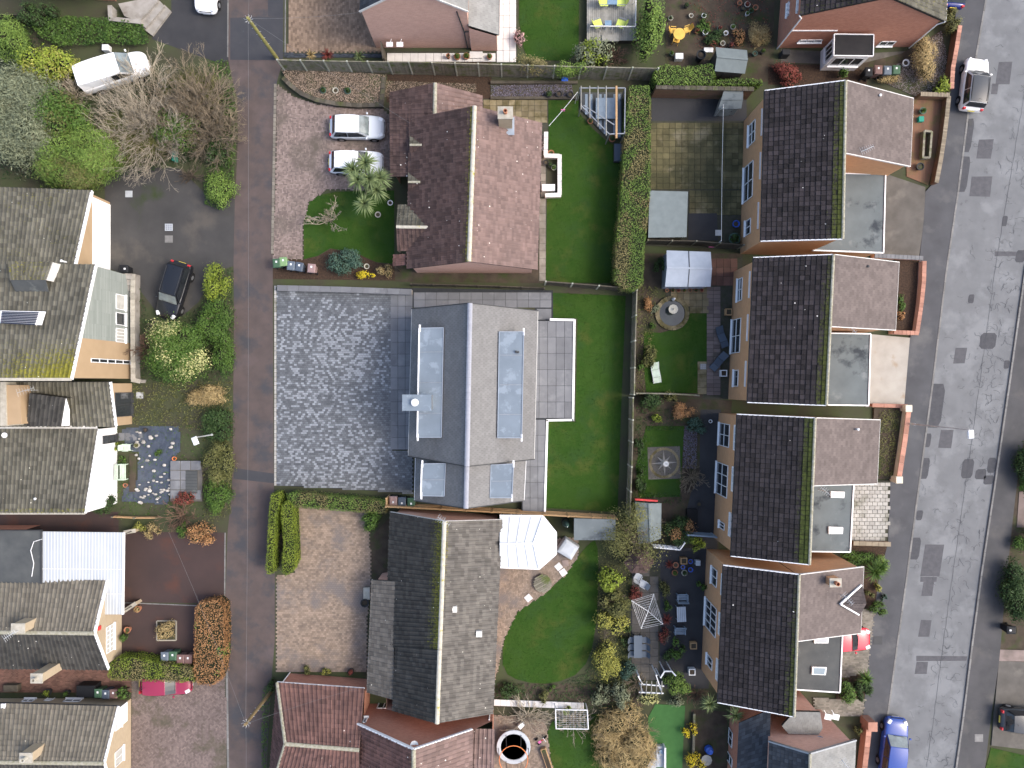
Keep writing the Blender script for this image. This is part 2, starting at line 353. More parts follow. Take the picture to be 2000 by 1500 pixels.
# ---------------------------------------------------------------- ground sheets
def sheet(name, px, z, m, kind='structure', smooth=0, label=None, cat=None, world=False):
    pts = [(p[0], p[1]) for p in (px if world else WL(px))]
    if smooth: pts = smooth_poly(pts, smooth)
    if area2(pts) < 0: pts = pts[::-1]
    mb = MB(); mb.face([(x, y, z) for x, y in pts]); return mb.build(name, m, kind=kind, label=label, cat=cat)
def slabsheet(name, px, z0, z1, m, kind='structure', smooth=0, label=None, cat=None, parent=None):
    pts = [(p.x, p.y) for p in WL(px)]
    if smooth: pts = smooth_poly(pts, smooth)
    return MB().prism(pts, z0, z1).build(name, m, parent, kind=kind, label=label, cat=cat)
def pavers(parent, px, z, m, w=.2, d=.1, pattern='herring', ang=0., name='paver_blocks', gap=.008, bias=None):
    """small blocks laid over an area, too small to pick apart: one mesh"""
    pts = [(p.x, p.y) for p in (WL(px))]; cx = sum(p[0] for p in pts)/len(pts); cy = sum(p[1] for p in pts)/len(pts)
    ca, sa = math.cos(ang), math.sin(ang); loc = [((x-cx)*ca+(y-cy)*sa, -(x-cx)*sa+(y-cy)*ca) for x, y in pts]
    x0 = min(p[0] for p in loc); x1 = max(p[0] for p in loc); y0 = min(p[1] for p in loc); y1 = max(p[1] for p in loc)
    mb = MB(); V, Fc, T = mb.v, mb.f, mb.t
    def blk(x, y, a, b):
        if not inside(loc, x+a/2, y+b/2): return
        g = gap/2; n = len(V); h = z+R.uniform(-.002, .002); lo = z-.03
        wx, wy = cx+(x+a/2)*ca-(y+b/2)*sa, cy+(x+a/2)*sa+(y+b/2)*ca
        for (u, v, k) in ((x+g, y+g, lo), (x+a-g, y+g, lo), (x+a-g, y+b-g, lo), (x+g, y+b-g, lo), (x+g, y+g, h), (x+a-g, y+g, h), (x+a-g, y+b-g, h), (x+g, y+b-g, h)):
            V.append((cx+u*ca-v*sa, cy+u*sa+v*ca, k))
        t = bias(wx, wy) if bias else R.random()
        for f in ((4, 5, 6, 7), (0, 1, 5, 4), (1, 2, 6, 5), (2, 3, 7, 6), (3, 0, 4, 7)): Fc.append(tuple(n+i for i in f)); T.append(t)
    if pattern == 'herring':
        nx = int((x1-x0)/d)+4; ny = int((y1-y0)/d)+4
        for i in range(-2, nx):
            for j in range(-2, ny):
                k = (i-j) % 4
                if k == 0: blk(x0+i*d, y0+j*d, w, d)
                elif k == 2+1: blk(x0+i*d, y0+(j)*d, d, w)
    else:
        r = 0; y = y0
        while y < y1:
            x = x0-(w/2 if r % 2 else 0)
            while x < x1: blk(x, y, w, d); x += w
            y += d; r += 1
    mb.m = [0.]*len(Fc); return mb.build(name, m, parent, kind='stuff')
UNIT = {}
def unit_box(mname):
    if mname not in UNIT:
        me = bpy.data.meshes.new('slab'); s = .5
        mb = MB(); v = [(-s, -s, 0), (s, -s, 0), (s, s, 0), (-s, s, 0), (-s, -s, .8), (s, -s, .8), (s, s, .8), (-s, s, .8), (-s*.97, -s*.97, 1), (s*.97, -s*.97, 1), (s*.97, s*.97, 1), (-s*.97, s*.97, 1)]
        f = [(8, 9, 10, 11)]
        for b in (0, 4):
            for j in range(4): f.append((b+j, b+(j+1) % 4, b+4+(j+1) % 4, b+4+j))
        me.from_pydata(v, [], f); me.attributes.new('tint', 'FLOAT', 'FACE'); me.materials.append(MT[mname]); UNIT[mname] = [me]
        for k in range(5):
            q = me.copy(); q.attributes['tint'].data.foreach_set('value', [(k+.5)/5]*len(f)); UNIT[mname].append(q)
    return UNIT[mname][R.randint(1, 5)]
def piece(name, m, parent, c, size, yaw=0., tilt=0.):
    o = bpy.data.objects.new(name, unit_box(m)); COL.objects.link(o); o.location = c; o.scale = size; o.rotation_euler = (tilt, 0, yaw); put(o, parent); return o
def slabs(parent, px, z, m, w, d, ang=0., gap=.02, th=.04, stagger=0, name='paving_slab', skip=0.):
    pts = [(p.x, p.y) for p in WL(px)]; cx = sum(p[0] for p in pts)/len(pts); cy = sum(p[1] for p in pts)/len(pts)
    ca, sa = math.cos(ang), math.sin(ang); loc = [((x-cx)*ca+(y-cy)*sa, -(x-cx)*sa+(y-cy)*ca) for x, y in pts]
    x0 = min(p[0] for p in loc); x1 = max(p[0] for p in loc); y0 = min(p[1] for p in loc); y1 = max(p[1] for p in loc)
    nx = max(1, round((x1-x0)/w)); ny = max(1, round((y1-y0)/d)); w = (x1-x0)/nx; d = (y1-y0)/ny; cnt = 0
    for j in range(ny):
        off = (j % 2)*w/2 if stagger else 0
        for i in range(nx+(1 if stagger else 0)):
            u = x0+(i+.5)*w-off; v = y0+(j+.5)*d
            if inside(loc, u, v) and R.random() >= skip:
                piece(name, m, parent, (cx+u*ca-v*sa, cy+u*sa+v*ca, z-th+R.uniform(-.004, .004)), (w-gap, d-gap, th), ang+R.uniform(-.006, .006)); cnt += 1
    return cnt
def scatter_chips(parent, px, z, m, dens, size, name='stone_chips'):
    pts = [(p.x, p.y) for p in WL(px)]; x0 = min(p[0] for p in pts); x1 = max(p[0] for p in pts); y0 = min(p[1] for p in pts); y1 = max(p[1] for p in pts)
    mb = MB()
    for _ in range(int((x1-x0)*(y1-y0)*dens)):
        x, y = R.uniform(x0, x1), R.uniform(y0, y1)
        if not inside(pts, x, y): continue
        a = R.uniform(0, 6.3); s = size*R.uniform(.5, 1.3); h = s*.45; n = len(mb.v)
        for k in range(4): mb.v.append((x+s*.5*math.cos(a+k*1.57)*R.uniform(.7, 1.2), y+s*.5*math.sin(a+k*1.57)*R.uniform(.7, 1.2), z-.01))
        mb.v.append((x+R.uniform(-.2, .2)*s, y+R.uniform(-.2, .2)*s, z+h)); t = R.random()
        for k in range(4): mb.f.append((n+k, n+(k+1) % 4, n+4)); mb.t.append(t); mb.m.append(0.)
    return mb.build(name, m, parent, kind='stuff')
def lawn(name, px, z=.03, dens=110, m='grass', smooth=0, blades=True, label=None, tuft=.06):
    pts = [(p.x, p.y) for p in WL(px)]
    if smooth: pts = smooth_poly(pts, smooth)
    MB().prism(pts, -.02, z).build(name, m, kind='structure')
    if not blades: return
    x0 = min(p[0] for p in pts); x1 = max(p[0] for p in pts); y0 = min(p[1] for p in pts); y1 = max(p[1] for p in pts); mb = MB()
    for _ in range(int((x1-x0)*(y1-y0)*dens)):
        x, y = R.uniform(x0, x1), R.uniform(y0, y1)
        if not inside(pts, x, y): continue
        a = R.uniform(0, 6.3); s = tuft*R.uniform(.6, 1.6); dx, dy = math.cos(a), math.sin(a); q = noise.noise((x*.9, y*.9, 3))*.5+.35+R.uniform(-.25, .25)
        ex, ey = R.uniform(-.05, .05), R.uniform(-.05, .05); n = len(mb.v)
        mb.v += [(x-dy*s*.3, y+dx*s*.3, z-.005), (x+dy*s*.3, y-dx*s*.3, z-.005), (x+dx*s+ex, y+dy*s+ey, z+R.uniform(.015, .05))]
        mb.f.append((n, n+1, n+2)); mb.t.append(min(1, max(0, q))); mb.m.append(0.)
    mb.build('grass_blades', 'grass_blade', kind='stuff', label='short grass blades growing on the '+(label or name), cat='grass')

# ---------------------------------------------------------------- roofs and walls
RIDGE = {}
def ridge_mesh(m):
    if m not in RIDGE:
        mb = MB(); pr = [(-.5, 0), (-.42, .5), (-.18, .95), (0, 1), (.18, .95), (.42, .5), (.5, 0)]
        mb.grid([[(-.5, y, z) for y, z in pr], [(.5, y*1.06, z*1.06) for y, z in pr]]); mb.face([(.5, y*1.06, z*1.06) for y, z in pr]); mb.face([(-.5, y, z) for y, z in pr][::-1])
        o = mb.build('ridge_tile', m); RIDGE[m] = o.data; bpy.data.objects.remove(o)
    return RIDGE[m]
def ridge(parent, a, b, m='ridge_pale', w=.26, h=.1, step=.45, name='ridge_tile'):
    a = Vector(a); b = Vector(b); d = b-a; n = max(1, round(d.length/step)); yaw = math.atan2(d.y, d.x); pitch = -math.asin(d.z/d.length)
    for i in range(n):
        o = bpy.data.objects.new(name, ridge_mesh(m)); COL.objects.link(o); o.location = a+d*((i+.5)/n)+Vector((0, 0, .01))
        o.rotation_euler = (0, pitch, yaw); o.scale = (d.length/n*.985, w, h*R.uniform(.92, 1.08)); put(o, parent)
def tiles(parent, q, m, tw=.33, tl=.35, style='flat', moss=None, lift=.035, stagger=False, name='roof_tiles', gap=.05, roll=.06):
    """q = eave0, eave1, top1, top0 in space; one mesh of overlapping tiles"""
    p0, p1, p2, p3 = [Vector(x) for x in q]; nrm = (p1-p0).cross(p3-p0).normalized()
    if nrm.z < 0: nrm = -nrm
    nc = max(1, round(((p1-p0).length+(p2-p3).length)/2/tw)); nr = max(1, round(((p3-p0).length+(p2-p1).length)/2/tl))
    def pt(s, t, h): a = p0+(p1-p0)*s; b = p3+(p2-p3)*s; r = a+(b-a)*t+nrm*h; return (r.x, r.y, r.z)
    mb = MB(); V, Fc, T, Ms = mb.v, mb.f, mb.t, mb.m
    if style != 'flat': lift = max(lift, .06)
    for j in range(nr):
        t0 = j/nr; t1 = min(1., (j+1.12)/nr); off = .5 if (stagger and j % 2) else 0.
        for i in range(nc+(1 if off else 0)):
            sa = max(0, (i-off)/nc); sb = min(1, (i+1-off)/nc)
            if sb-sa < .1/nc: continue
            ti = R.random(); mo = max(0., min(1.2, moss((sa+sb)/2, (t0+t1)/2))) if moss else 0.; hl = lift*R.uniform(.8, 1.25)
            w = sb-sa
            if style == 'flat': sec = [(sa+w*gap/2, 0), (sb-w*gap/2, 0)]
            else: sec = [(sa, .25), (sa+w*.12, 0), (sa+w*.5, 0), (sa+w*.68, 1), (sa+w*.86, 1), (sb, .25)]
            n = len(V)
            for s, k in sec: V.append(pt(s, t0, -.01))
            for s, k in sec: V.append(pt(s, t0, hl+k*roll))
            for s, k in sec: V.append(pt(s, t1, .004+k*roll*.85))
            k = len(sec)
            for e in range(k-1):
                Fc.append((n+e, n+e+1, n+k+e+1, n+k+e)); Fc.append((n+k+e, n+k+e+1, n+2*k+e+1, n+2*k+e)); T += [ti, ti]; Ms += [mo, mo]
    return mb.build(name, m, parent, kind='stuff')
def deck(parent, q, name='roof', th=.12, m='roof_deck', drop=.02):
    q = [Vector(x) for x in q]; n = (q[1]-q[0]).cross(q[-1]-q[0]).normalized()
    if n.z < 0: n = -n; q = q[::-1]
    mb = MB(); a = [p-n*drop for p in q]; b = [p-n*(drop+th) for p in q]; k = len(q)
    mb.face(a); mb.face(b[::-1])
    for j in range(k): mb.face([b[j], b[(j+1) % k], a[(j+1) % k], a[j]])
    return mb.build(name, m, parent)
def slope(house, q, m, **k):
    d = deck(house, q); tiles(d, q, m, **k); return d
def tri_tiles(parent, tri, m, tw=.33, tl=.35, roll=.045, name='roof_tiles', moss=0.):
    """convex outline, first edge is the eave; tiles clipped at the slanting sides"""
    P = [Vector(p) for p in tri]; o = P[0]; u = (P[1]-P[0]).normalized(); n = (P[1]-P[0]).cross(P[-1]-P[0]).normalized()
    if n.z < 0: n = -n
    v = n.cross(u)
    if (P[-1]-o).dot(v) < 0: v = -v
    L = [((p-o).dot(u), (p-o).dot(v)) for p in P]; x0 = min(a for a, b in L); x1 = max(a for a, b in L); y1 = max(b for a, b in L)
    if area2(L) < 0: L = L[::-1]
    def clip(poly):
        for i in range(len(L)):
            a, b = L[i], L[(i+1) % len(L)]; out = []
            f = lambda p: (b[0]-a[0])*(p[1]-a[1])-(b[1]-a[1])*(p[0]-a[0])
            for k in range(len(poly)):
                p, q = poly[k], poly[(k+1) % len(poly)]; fp, fq = f(p), f(q)
                if fp >= 0: out.append(p)
                if fp*fq < 0: t = fp/(fp-fq); out.append(tuple(p[e]+(q[e]-p[e])*t for e in range(3)))
            poly = out
            if len(poly) < 3: return None
        return poly
    mb = MB(); y = 0.
    def emit(poly, ti):
        c = clip(poly)
        if c: mb.face([o+u*a+v*b+n*h for a, b, h in c], ti, moss)
    while y < y1:
        x = x0
        while x < x1:
            ti = R.random(); S = [(x, .01), (x+tw*.5, 0.), (x+tw*.7, roll), (x+tw*.88, roll), (x+tw, .01)] if roll else [(x+.01, 0), (x+tw-.01, 0)]
            for (a, ha), (b, hb) in zip(S, S[1:]): emit([(a, y, .035+ha), (b, y, .035+hb), (b, y+tl*1.1, .004+hb*.85), (a, y+tl*1.1, .004+ha*.85)], ti)
            if y > 0:
                for (a, ha), (b, hb) in zip(S, S[1:]): emit([(a, y-.004, -.005), (b, y-.004, -.005), (b, y+.002, .035+hb), (a, y+.002, .035+ha)], ti)
            x += tw
        y += tl
    return mb.build(name, m, parent, kind='stuff')
def wallmesh(parent, polys, m, name='wall', th=0.):
    mb = MB()
    for p in polys: mb.face(p)
    return mb.build(name, m, parent)
def gable_walls(house, A0, A1, R0, R1, B0, B1, m, oe=.3, og=.12, z0=-.05, name='wall'):
    """upright walls below a two-slope roof; returns the four base corners a0 a1 b1 b0"""
    A0, A1, R0, R1, B0, B1 = [Vector(x) for x in (A0, A1, R0, R1, B0, B1)]
    def ins(e, r, e2, r2, lat):
        d = (r2-r); d.z = 0; d.normalize(); p = e+(r-e)*(lat/max(.01, Vector((r.x-e.x, r.y-e.y)).length)); p = p+d*og; p.z -= .14; return p
    a0 = ins(A0, R0, A1, R1, oe); a1 = ins(A1, R1, A0, R0, oe); b0 = ins(B0, R0, B1, R1, oe); b1 = ins(B1, R1, B0, R0, oe)
    d = R1-R0; d.z = 0; d.normalize(); r0 = R0+d*og; r1 = R1-d*og; r0.z -= .14; r1.z -= .14
    g = lambda p: Vector((p.x, p.y, z0))
    wallmesh(house, [[g(a0), g(a1), a1, a0], [g(b1), g(b0), b0, b1], [g(b0), g(a0), a0, r0, b0], [g(a1), g(b1), b1, r1, a1]], m, name)
    return g(a0), g(a1), g(b1), g(b0)
def gutter(house, a, b, m='white_pvc', r=.06, name='gutter', dz=-.06):
    return MB().bar(Vector(a)+Vector((0, 0, dz)), Vector(b)+Vector((0, 0, dz)), r*2, r*1.6).build(name, m, house)
def bargeboard(house, pts, m='white_pvc', w=.06, h=.2):
    mb = MB()
    for a, b in zip(pts, pts[1:]): mb.bar(Vector(a)-Vector((0, 0, .06)), Vector(b)-Vector((0, 0, .06)), w, h)
    return mb.build('bargeboard', m, house)
def window(house, a, b, box, cols=2, rows=1, frame='white_pvc', glass='glass', proud=.05, name='window', fw=.07, world=None, sill=True):
    """box = photo pixels x0,y0,x1,y1 of two opposite corners on the wall a-b, or world=(s0,z0,s1,z1)"""
    a = Vector((a.x, a.y, 0)); b = Vector((b.x, b.y, 0)); u = (b-a).normalized(); n = Vector((-u.y, u.x, 0))
    if n.dot(-(a+b)) < 0: n = -n                # face the middle of the scene
    if world: s0, z0, s1, z1 = world
    else:
        o = box[0]+box[2] > 2000, box[1]+box[3] > 1500        # the upper corner lies farther from the nadir
        p, q = on_wall(a, b, box[2 if o[0] else 0], box[3 if o[1] else 1]), on_wall(a, b, box[0 if o[0] else 2], box[1 if o[1] else 3])
        s0, s1 = sorted(((p-a).dot(u), (q-a).dot(u))); z0, z1 = sorted((p.z, q.z))
    def pt(s, z, o): return a+u*s+n*o+Vector((0, 0, z))
    mb = MB()
    for (c, d) in (((s0, z0+fw/2), (s1, z0+fw/2)), ((s0, z1-fw/2), (s1, z1-fw/2))): mb.bar(pt(c[0], c[1], proud/2), pt(d[0], d[1], proud/2), proud, fw)
    for i in range(cols+1):
        s = s0+fw/2+(s1-s0-fw)*i/cols; mb.bar(pt(s, z0, proud/2), pt(s, z1, proud/2), fw if i in (0, cols) else fw*.8, proud*.96)
    for j in range(1, rows): z = z0+(z1-z0)*j/rows; mb.bar(pt(s0, z, proud/2), pt(s1, z, proud/2), proud*.92, fw*.8)
    if sill: mb.bar(pt(s0-.05, z0-.03, .07), pt(s1+.05, z0-.03, .07), .15, .05)
    w = mb.build(name, frame, house)
    for i in range(cols):
        for j in range(rows):
            c0 = s0+(s1-s0)*i/cols; c1 = s0+(s1-s0)*(i+1)/cols; d0 = z0+(z1-z0)*j/rows; d1 = z0+(z1-z0)*(j+1)/rows
            g = MB(); g.face([pt(c0, d0, .015), pt(c1, d0, .015), pt(c1, d1, .015), pt(c0, d1, .015)]); g.build('pane', glass, w)
    return w
def chimney(house, c, size, z0, z1, m='brick_tan', pots=1, yaw=0., potm='terracotta', cap='stone'):
    st = MB().box((c[0], c[1], z0), (size[0], size[1], z1-z0), yaw).build('chimney', m, house)
    MB().box((c[0], c[1], z1), (size[0]+.1, size[1]+.1, .09), yaw).build('chimney_cap', cap, st)
    for k in range(pots):
        o = (k-(pots-1)/2)*.4; x, y = c[0]+o*math.cos(yaw), c[1]+o*math.sin(yaw)
        MB().lathe([(.14, 0), (.12, .3), (.15, .32), (.15, .36), (.1, .36), (.1, .1)], (x, y, z1+.09)).build('chimney_pot', potm, st)
    return st
def aerial(house, base, h=1.2, yaw=0., L=.9):
    mb = MB(); b = Vector(base); t = b+Vector((0, 0, h)); mb.tube([b, t], .02, 5); d = Vector((math.cos(yaw), math.sin(yaw), 0)); p = Vector((-d.y, d.x, 0))
    mb.tube([t-d*L/2, t+d*L/2], .016, 4)
    for k in range(7): c = t+d*(L*(k/6-.5)); mb.tube([c-p*(.28-.02*k), c+p*(.28-.02*k)], .01, 4)
    return mb.build('television_aerial', 'galv', house)
def dish(house, c, aim=(0, 0, 1), r=.35, m='plast_white'):
    a = Vector(aim).normalized(); u = a.cross(Vector((.3, .2, .1))).normalized(); v = a.cross(u); c = Vector(c); rows = []
    for q in (.02, .35, .7, 1.): rows.append([c+(u*math.cos(k*.524)+v*math.sin(k*.524))*r*q+a*(.09*q*q) for k in range(12)])
    mb = MB(); mb.grid(rows, True); mb.tube([c, c+a*.35], .015, 4); return mb.build('satellite_dish', m, house, smooth=True)
def vent_pipe(house, c, h=.5, m='plast_white'):
    return MB().lathe([(.06, -.2), (.06, h), (.09, h), (.09, h+.08), (.03, h+.1)], c, 8).build('vent_pipe', m, house)
def flat_roof(house, px, z, m='felt', trim='white_pvc', tw=.09, th=.2, name='flat_roof', lip=.05, battens=0, sides=None):
    pts = WL(px, z); q = [(p.x, p.y) for p in pts]
    if area2(q) < 0: q = q[::-1]
    r = MB().prism(q, z-th, z).build(name, m, house)
    n = len(q)
    for i in range(n):
        if sides and i not in sides: continue
        a, b = Vector((*q[i], z)), Vector((*q[(i+1) % n], z)); MB().bar(a+Vector((0, 0, lip/2-th/2+.02)), b+Vector((0, 0, lip/2-th/2+.02)), tw, th+lip).build('fascia', trim, r)
    return r, [Vector((*p, z)) for p in q]
def box_walls(house, pts, z1, m, inset=.15, z0=-.05, name='wall'):
    c = sum((Vector((p[0], p[1], 0)) for p in pts), Vector())/len(pts); q = []
    for p in pts:
        d = c-Vector((p[0], p[1], 0)); q.append(Vector((p[0], p[1], 0))+d.normalized()*inset*1.4)
    mb = MB()
    for i in range(len(q)): a, b = q[i], q[(i+1) % len(q)]; mb.face([(a.x, a.y, z0), (b.x, b.y, z0), (b.x, b.y, z1), (a.x, a.y, z1)])
    mb.build(name, m, house); return q
# ---------------------------------------------------------------- plants
def leaf(mb, c, nrm, s, tint, ar=.5):
    a = R.uniform(0, 6.28); t = Vector((math.cos(a), math.sin(a), R.uniform(-.3, .3))); u = (t-nrm*t.dot(nrm))
    if u.length < .05: u = Vector((1, 0, 0))
    u.normalize(); v = nrm.cross(u); n = len(mb.v); u = u*s; v = v*(s*ar)
    for p in (c-u*.5, c+v*.5-u*.05, c+u*.5, c-v*.5-u*.05): mb.v.append((p.x, p.y, p.z))
    mb.f.append((n, n+1, n+2, n+3)); mb.t.append(min(1., max(0., tint))); mb.m.append(0.)
def blob_leaves(mb, c, r, n, s, base=.5, up=.6, ar=.5, flat=1.):
    c = Vector(c)
    for _ in range(n):
        d = Vector((R.gauss(0, 1), R.gauss(0, 1), R.gauss(.35, 1))).normalized(); k = (R.uniform(.62, 1.)+.5*R.random()**5)*(1+.45*noise.noise(d*1.9+c))
        p = c+Vector((d.x*r[0], d.y*r[1], d.z*r[2]))*k
        if p.z < .03: continue
        nr = (d+Vector((R.uniform(-.7, .7), R.uniform(-.7, .7), up*.7+R.uniform(-.6, .5)))).normalized()
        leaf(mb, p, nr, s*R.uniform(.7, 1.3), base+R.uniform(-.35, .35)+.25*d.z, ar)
def bush(name, label, px, py, rx, ry, h, leafm='leaf_green', s=.14, dens=1., cat='bush', group=None, lumps=None, stem=True, z0=0., twigs=0, ar=.5, second=None, solid=True, trunk=.05):
    """rx, ry in photo pixels at the ground; h in metres"""
    g = W(px, py, z0); k = (H-z0-h*.6)/F; ax, ay = rx*k, ry*k; c = W(px, py, z0+h*.6)
    if px != 0: base = Vector((c.x, c.y, z0))
    t = thing(name, label, cat, base, group)
    lumps = lumps or max(5, int(6*ax*ay*dens)+4); mb = MB(); mb2 = MB() if second else None; core = MB()
    for i in range(lumps):
        a = R.uniform(0, 6.28); q = math.sqrt(R.random())*.72; zz = z0+h*(.3+.42*R.random()*(1-q*q*.8)+.12)
        cc = (c.x+math.cos(a)*q*ax, c.y+math.sin(a)*q*ay, zz); rr = R.uniform(.34, .5)
        r = (ax*rr, ay*rr, max(.1, min(h*.36, (zz-z0)*.95))); ar_ = r[0]*r[1]*3.2/(s*s*ar)
        tgt = mb2 if (second and R.random() < second[1]) else mb
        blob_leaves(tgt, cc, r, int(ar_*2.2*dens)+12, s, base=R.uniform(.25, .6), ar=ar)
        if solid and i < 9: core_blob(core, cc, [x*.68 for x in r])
    cr = mb.build('crown' if cat == 'tree' else 'foliage', leafm, t)
    if second and mb2.v: mb2.build('foliage', second[0], t)
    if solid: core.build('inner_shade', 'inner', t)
    if stem:
        st = MB()
        for i in range(4 if cat != 'tree' else 1):
            a = R.uniform(0, 6.28); q = R.uniform(.0, .25) if cat != 'tree' else 0
            st.tube([(base.x+math.cos(a)*q*ax*.3, base.y+math.sin(a)*q*ay*.3, z0-.05), (base.x+math.cos(a)*q*ax, base.y+math.sin(a)*q*ay, z0+h*.62)], [trunk, trunk*.4], 5)
        st.build('trunk' if cat == 'tree' else 'stem', 'bark', t)
    if twigs:
        tw = MB(); twig_fan(tw, (base.x, base.y, z0+h*.2), max(ax, ay)*.95, h*.85, twigs, 3); tw.build('twigs', 'twig', t)
    return t
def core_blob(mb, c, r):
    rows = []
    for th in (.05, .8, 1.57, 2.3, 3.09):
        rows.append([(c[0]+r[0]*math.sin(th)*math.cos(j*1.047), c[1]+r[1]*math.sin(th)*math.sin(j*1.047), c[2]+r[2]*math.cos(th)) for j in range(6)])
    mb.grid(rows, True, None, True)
def twig_fan(mb, c, r, h, n, depth, rad0=.03, droop=0., squash=1.):
    def grow(p, d, L, rr, lv):
        q = p+d*L*.5+Vector((R.uniform(-.1, .1), R.uniform(-.1, .1), R.uniform(-.06, .08)))*L; e = q+(d+Vector((R.uniform(-.25, .25), R.uniform(-.25, .25), R.uniform(-.15, .2)-droop*(3-lv)*.3))).normalized()*L*.5
        mb.tube([p, q, e], [rr, rr*.85, rr*.6], 3, None, False)
        if lv <= 0: return
        for k in range(R.choice((2, 3, 3))):
            f = R.uniform(.35, 1.); b = p+(e-p)*f
            grow(b, (d+Vector((R.uniform(-.75, .75), R.uniform(-.75, .75), R.uniform(-.3, .45)-droop))).normalized(), L*R.uniform(.45, .7), max(.008, rr*.7), lv-1)
    for i in range(n):
        a = 6.283*i/n+R.uniform(-.25, .25); el = R.uniform(.12, 1.35); d = Vector((math.cos(a)*math.cos(el), math.sin(a)*math.cos(el)*squash, math.sin(el)*h/max(r, .1))).normalized()
        grow(Vector(c), d, r*R.uniform(.42, .6)*(1.1 if el < .7 else .9*min(1.6, h/r)), rad0*R.uniform(.7, 1.1), depth)
def bare(name, label, px, py, r, h, n=14, depth=3, m='twig', cat='shrub', group=None, rad0=.03, droop=0., squash=1., z0=0.):
    """leafless shrub or tree, r in photo pixels"""
    k = (H-h*.5)/F; c = W(px, py, h*.5); b = Vector((c.x, c.y, z0)); t = thing(name, label, cat, b, group)
    mb = MB(); twig_fan(mb, b+Vector((0, 0, h*.12)), r*k, h, n, depth, rad0, droop, squash); mb.build('branches', m, t)
    MB().tube([b-Vector((0, 0, .05)), b+Vector((0, 0, h*.2))], [rad0*2.4, rad0*1.6], 7).build('trunk', 'bark', t)
    return t
def hedge(name, label, px, h, leafm='leaf_hedge', s=.11, dens=1., z0=0., second=None, group=None, inset=.12, top_dark=None):
    """clipped hedge: px outline of its TOP"""
    pts = [(p.x, p.y) for p in WL(px, z0+h)]
    if area2(pts) < 0: pts = pts[::-1]
    cx = sum(p[0] for p in pts)/len(pts); cy = sum(p[1] for p in pts)/len(pts); t = thing(name, label, 'hedge', (cx, cy, z0), group)
    inn = []
    n = len(pts)
    for i in range(n):
        a, b, c = Vector(pts[i-1]), Vector(pts[i]), Vector(pts[(i+1) % n]); n1 = Vector((-(b-a).y, (b-a).x)).normalized(); n2 = Vector((-(c-b).y, (c-b).x)).normalized(); m_ = (n1+n2)
        m_ = m_.normalized()*inset; inn.append((b.x+m_.x, b.y+m_.y))
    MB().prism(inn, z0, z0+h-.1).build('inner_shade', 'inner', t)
    mb = MB(); mb2 = MB(); x0 = min(p[0] for p in pts); x1 = max(p[0] for p in pts); y0 = min(p[1] for p in pts); y1 = max(p[1] for p in pts)
    def put_leaf(p, d, b):
        q = noise.noise((p.x*.8, p.y*.8, 7.)); tgt = mb2 if (second and q+R.uniform(-.25, .25) > second[1]) else mb
        leaf(tgt, p, (d+Vector((R.uniform(-.7, .7), R.uniform(-.7, .7), R.uniform(-.3, .7)))).normalized(), s*R.uniform(.7, 1.3), b+R.uniform(-.35, .35)+q*.35, .5)
    for _ in range(int((x1-x0)*(y1-y0)*dens*2.6/(s*s))):
        x, y = R.uniform(x0, x1), R.uniform(y0, y1)
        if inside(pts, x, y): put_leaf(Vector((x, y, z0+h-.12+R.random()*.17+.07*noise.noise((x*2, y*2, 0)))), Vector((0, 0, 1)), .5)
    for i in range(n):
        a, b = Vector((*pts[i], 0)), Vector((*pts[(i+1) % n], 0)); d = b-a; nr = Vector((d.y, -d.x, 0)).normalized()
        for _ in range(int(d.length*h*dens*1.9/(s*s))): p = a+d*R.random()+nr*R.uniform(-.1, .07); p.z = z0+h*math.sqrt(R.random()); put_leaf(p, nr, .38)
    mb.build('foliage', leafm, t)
    if mb2.v: mb2.build('foliage', second[0], t)
    return t
def ivy(name, label, px, h0, h1, leafm, s=.13, n=600, cat='climber', z0=0., lay=.3):
    """low ground-covering or climbing growth over an outline at the ground"""
    pts = [(p.x, p.y) for p in WL(px, z0)]; x0 = min(p[0] for p in pts); x1 = max(p[0] for p in pts); y0 = min(p[1] for p in pts); y1 = max(p[1] for p in pts)
    mb = MB(); area = abs(area2(pts))/2; n = int(area*n); tries = 0
    while len(mb.f) < n and tries < n*6:
        tries += 1; x, y = R.uniform(x0, x1), R.uniform(y0, y1)
        if not inside(pts, x, y): continue
        q = noise.noise((x*.9, y*.9, 2))*.5+.5; z = z0+h0+(h1-h0)*q*R.uniform(.5, 1.)
        leaf(mb, Vector((x, y, max(.03, z))), Vector((R.uniform(-.7, .7), R.uniform(-.7, .7), 1)).normalized(), s*R.uniform(.6, 1.4), q*.8+R.uniform(-.3, .3), .55)
    return mb.build(name, leafm, kind='stuff', label=label, cat=cat)
def rosette(mb, c, L, n, w=.05, el=(.0, 1.4), droop=.35):
    c = Vector(c)
    for i in range(n):
        a = R.uniform(0, 6.28); e = R.uniform(*el); d = Vector((math.cos(a)*math.cos(e), math.sin(a)*math.cos(e), math.sin(e))); s = Vector((-math.sin(a), math.cos(a), 0))*w
        l = L*R.uniform(.75, 1.1); p1 = c+d*l*.45; p2 = c+d*l-Vector((0, 0, droop*l*R.uniform(.3, 1))); k = len(mb.v)
        for p in (c-s*.4, c+s*.4, p1+s*.5, p1-s*.5, p2): mb.v.append((p.x, p.y, p.z))
        t = R.random(); mb.f += [(k, k+1, k+2, k+3), (k+3, k+2, k+4)]; mb.t += [t, t]; mb.m += [0., 0.]
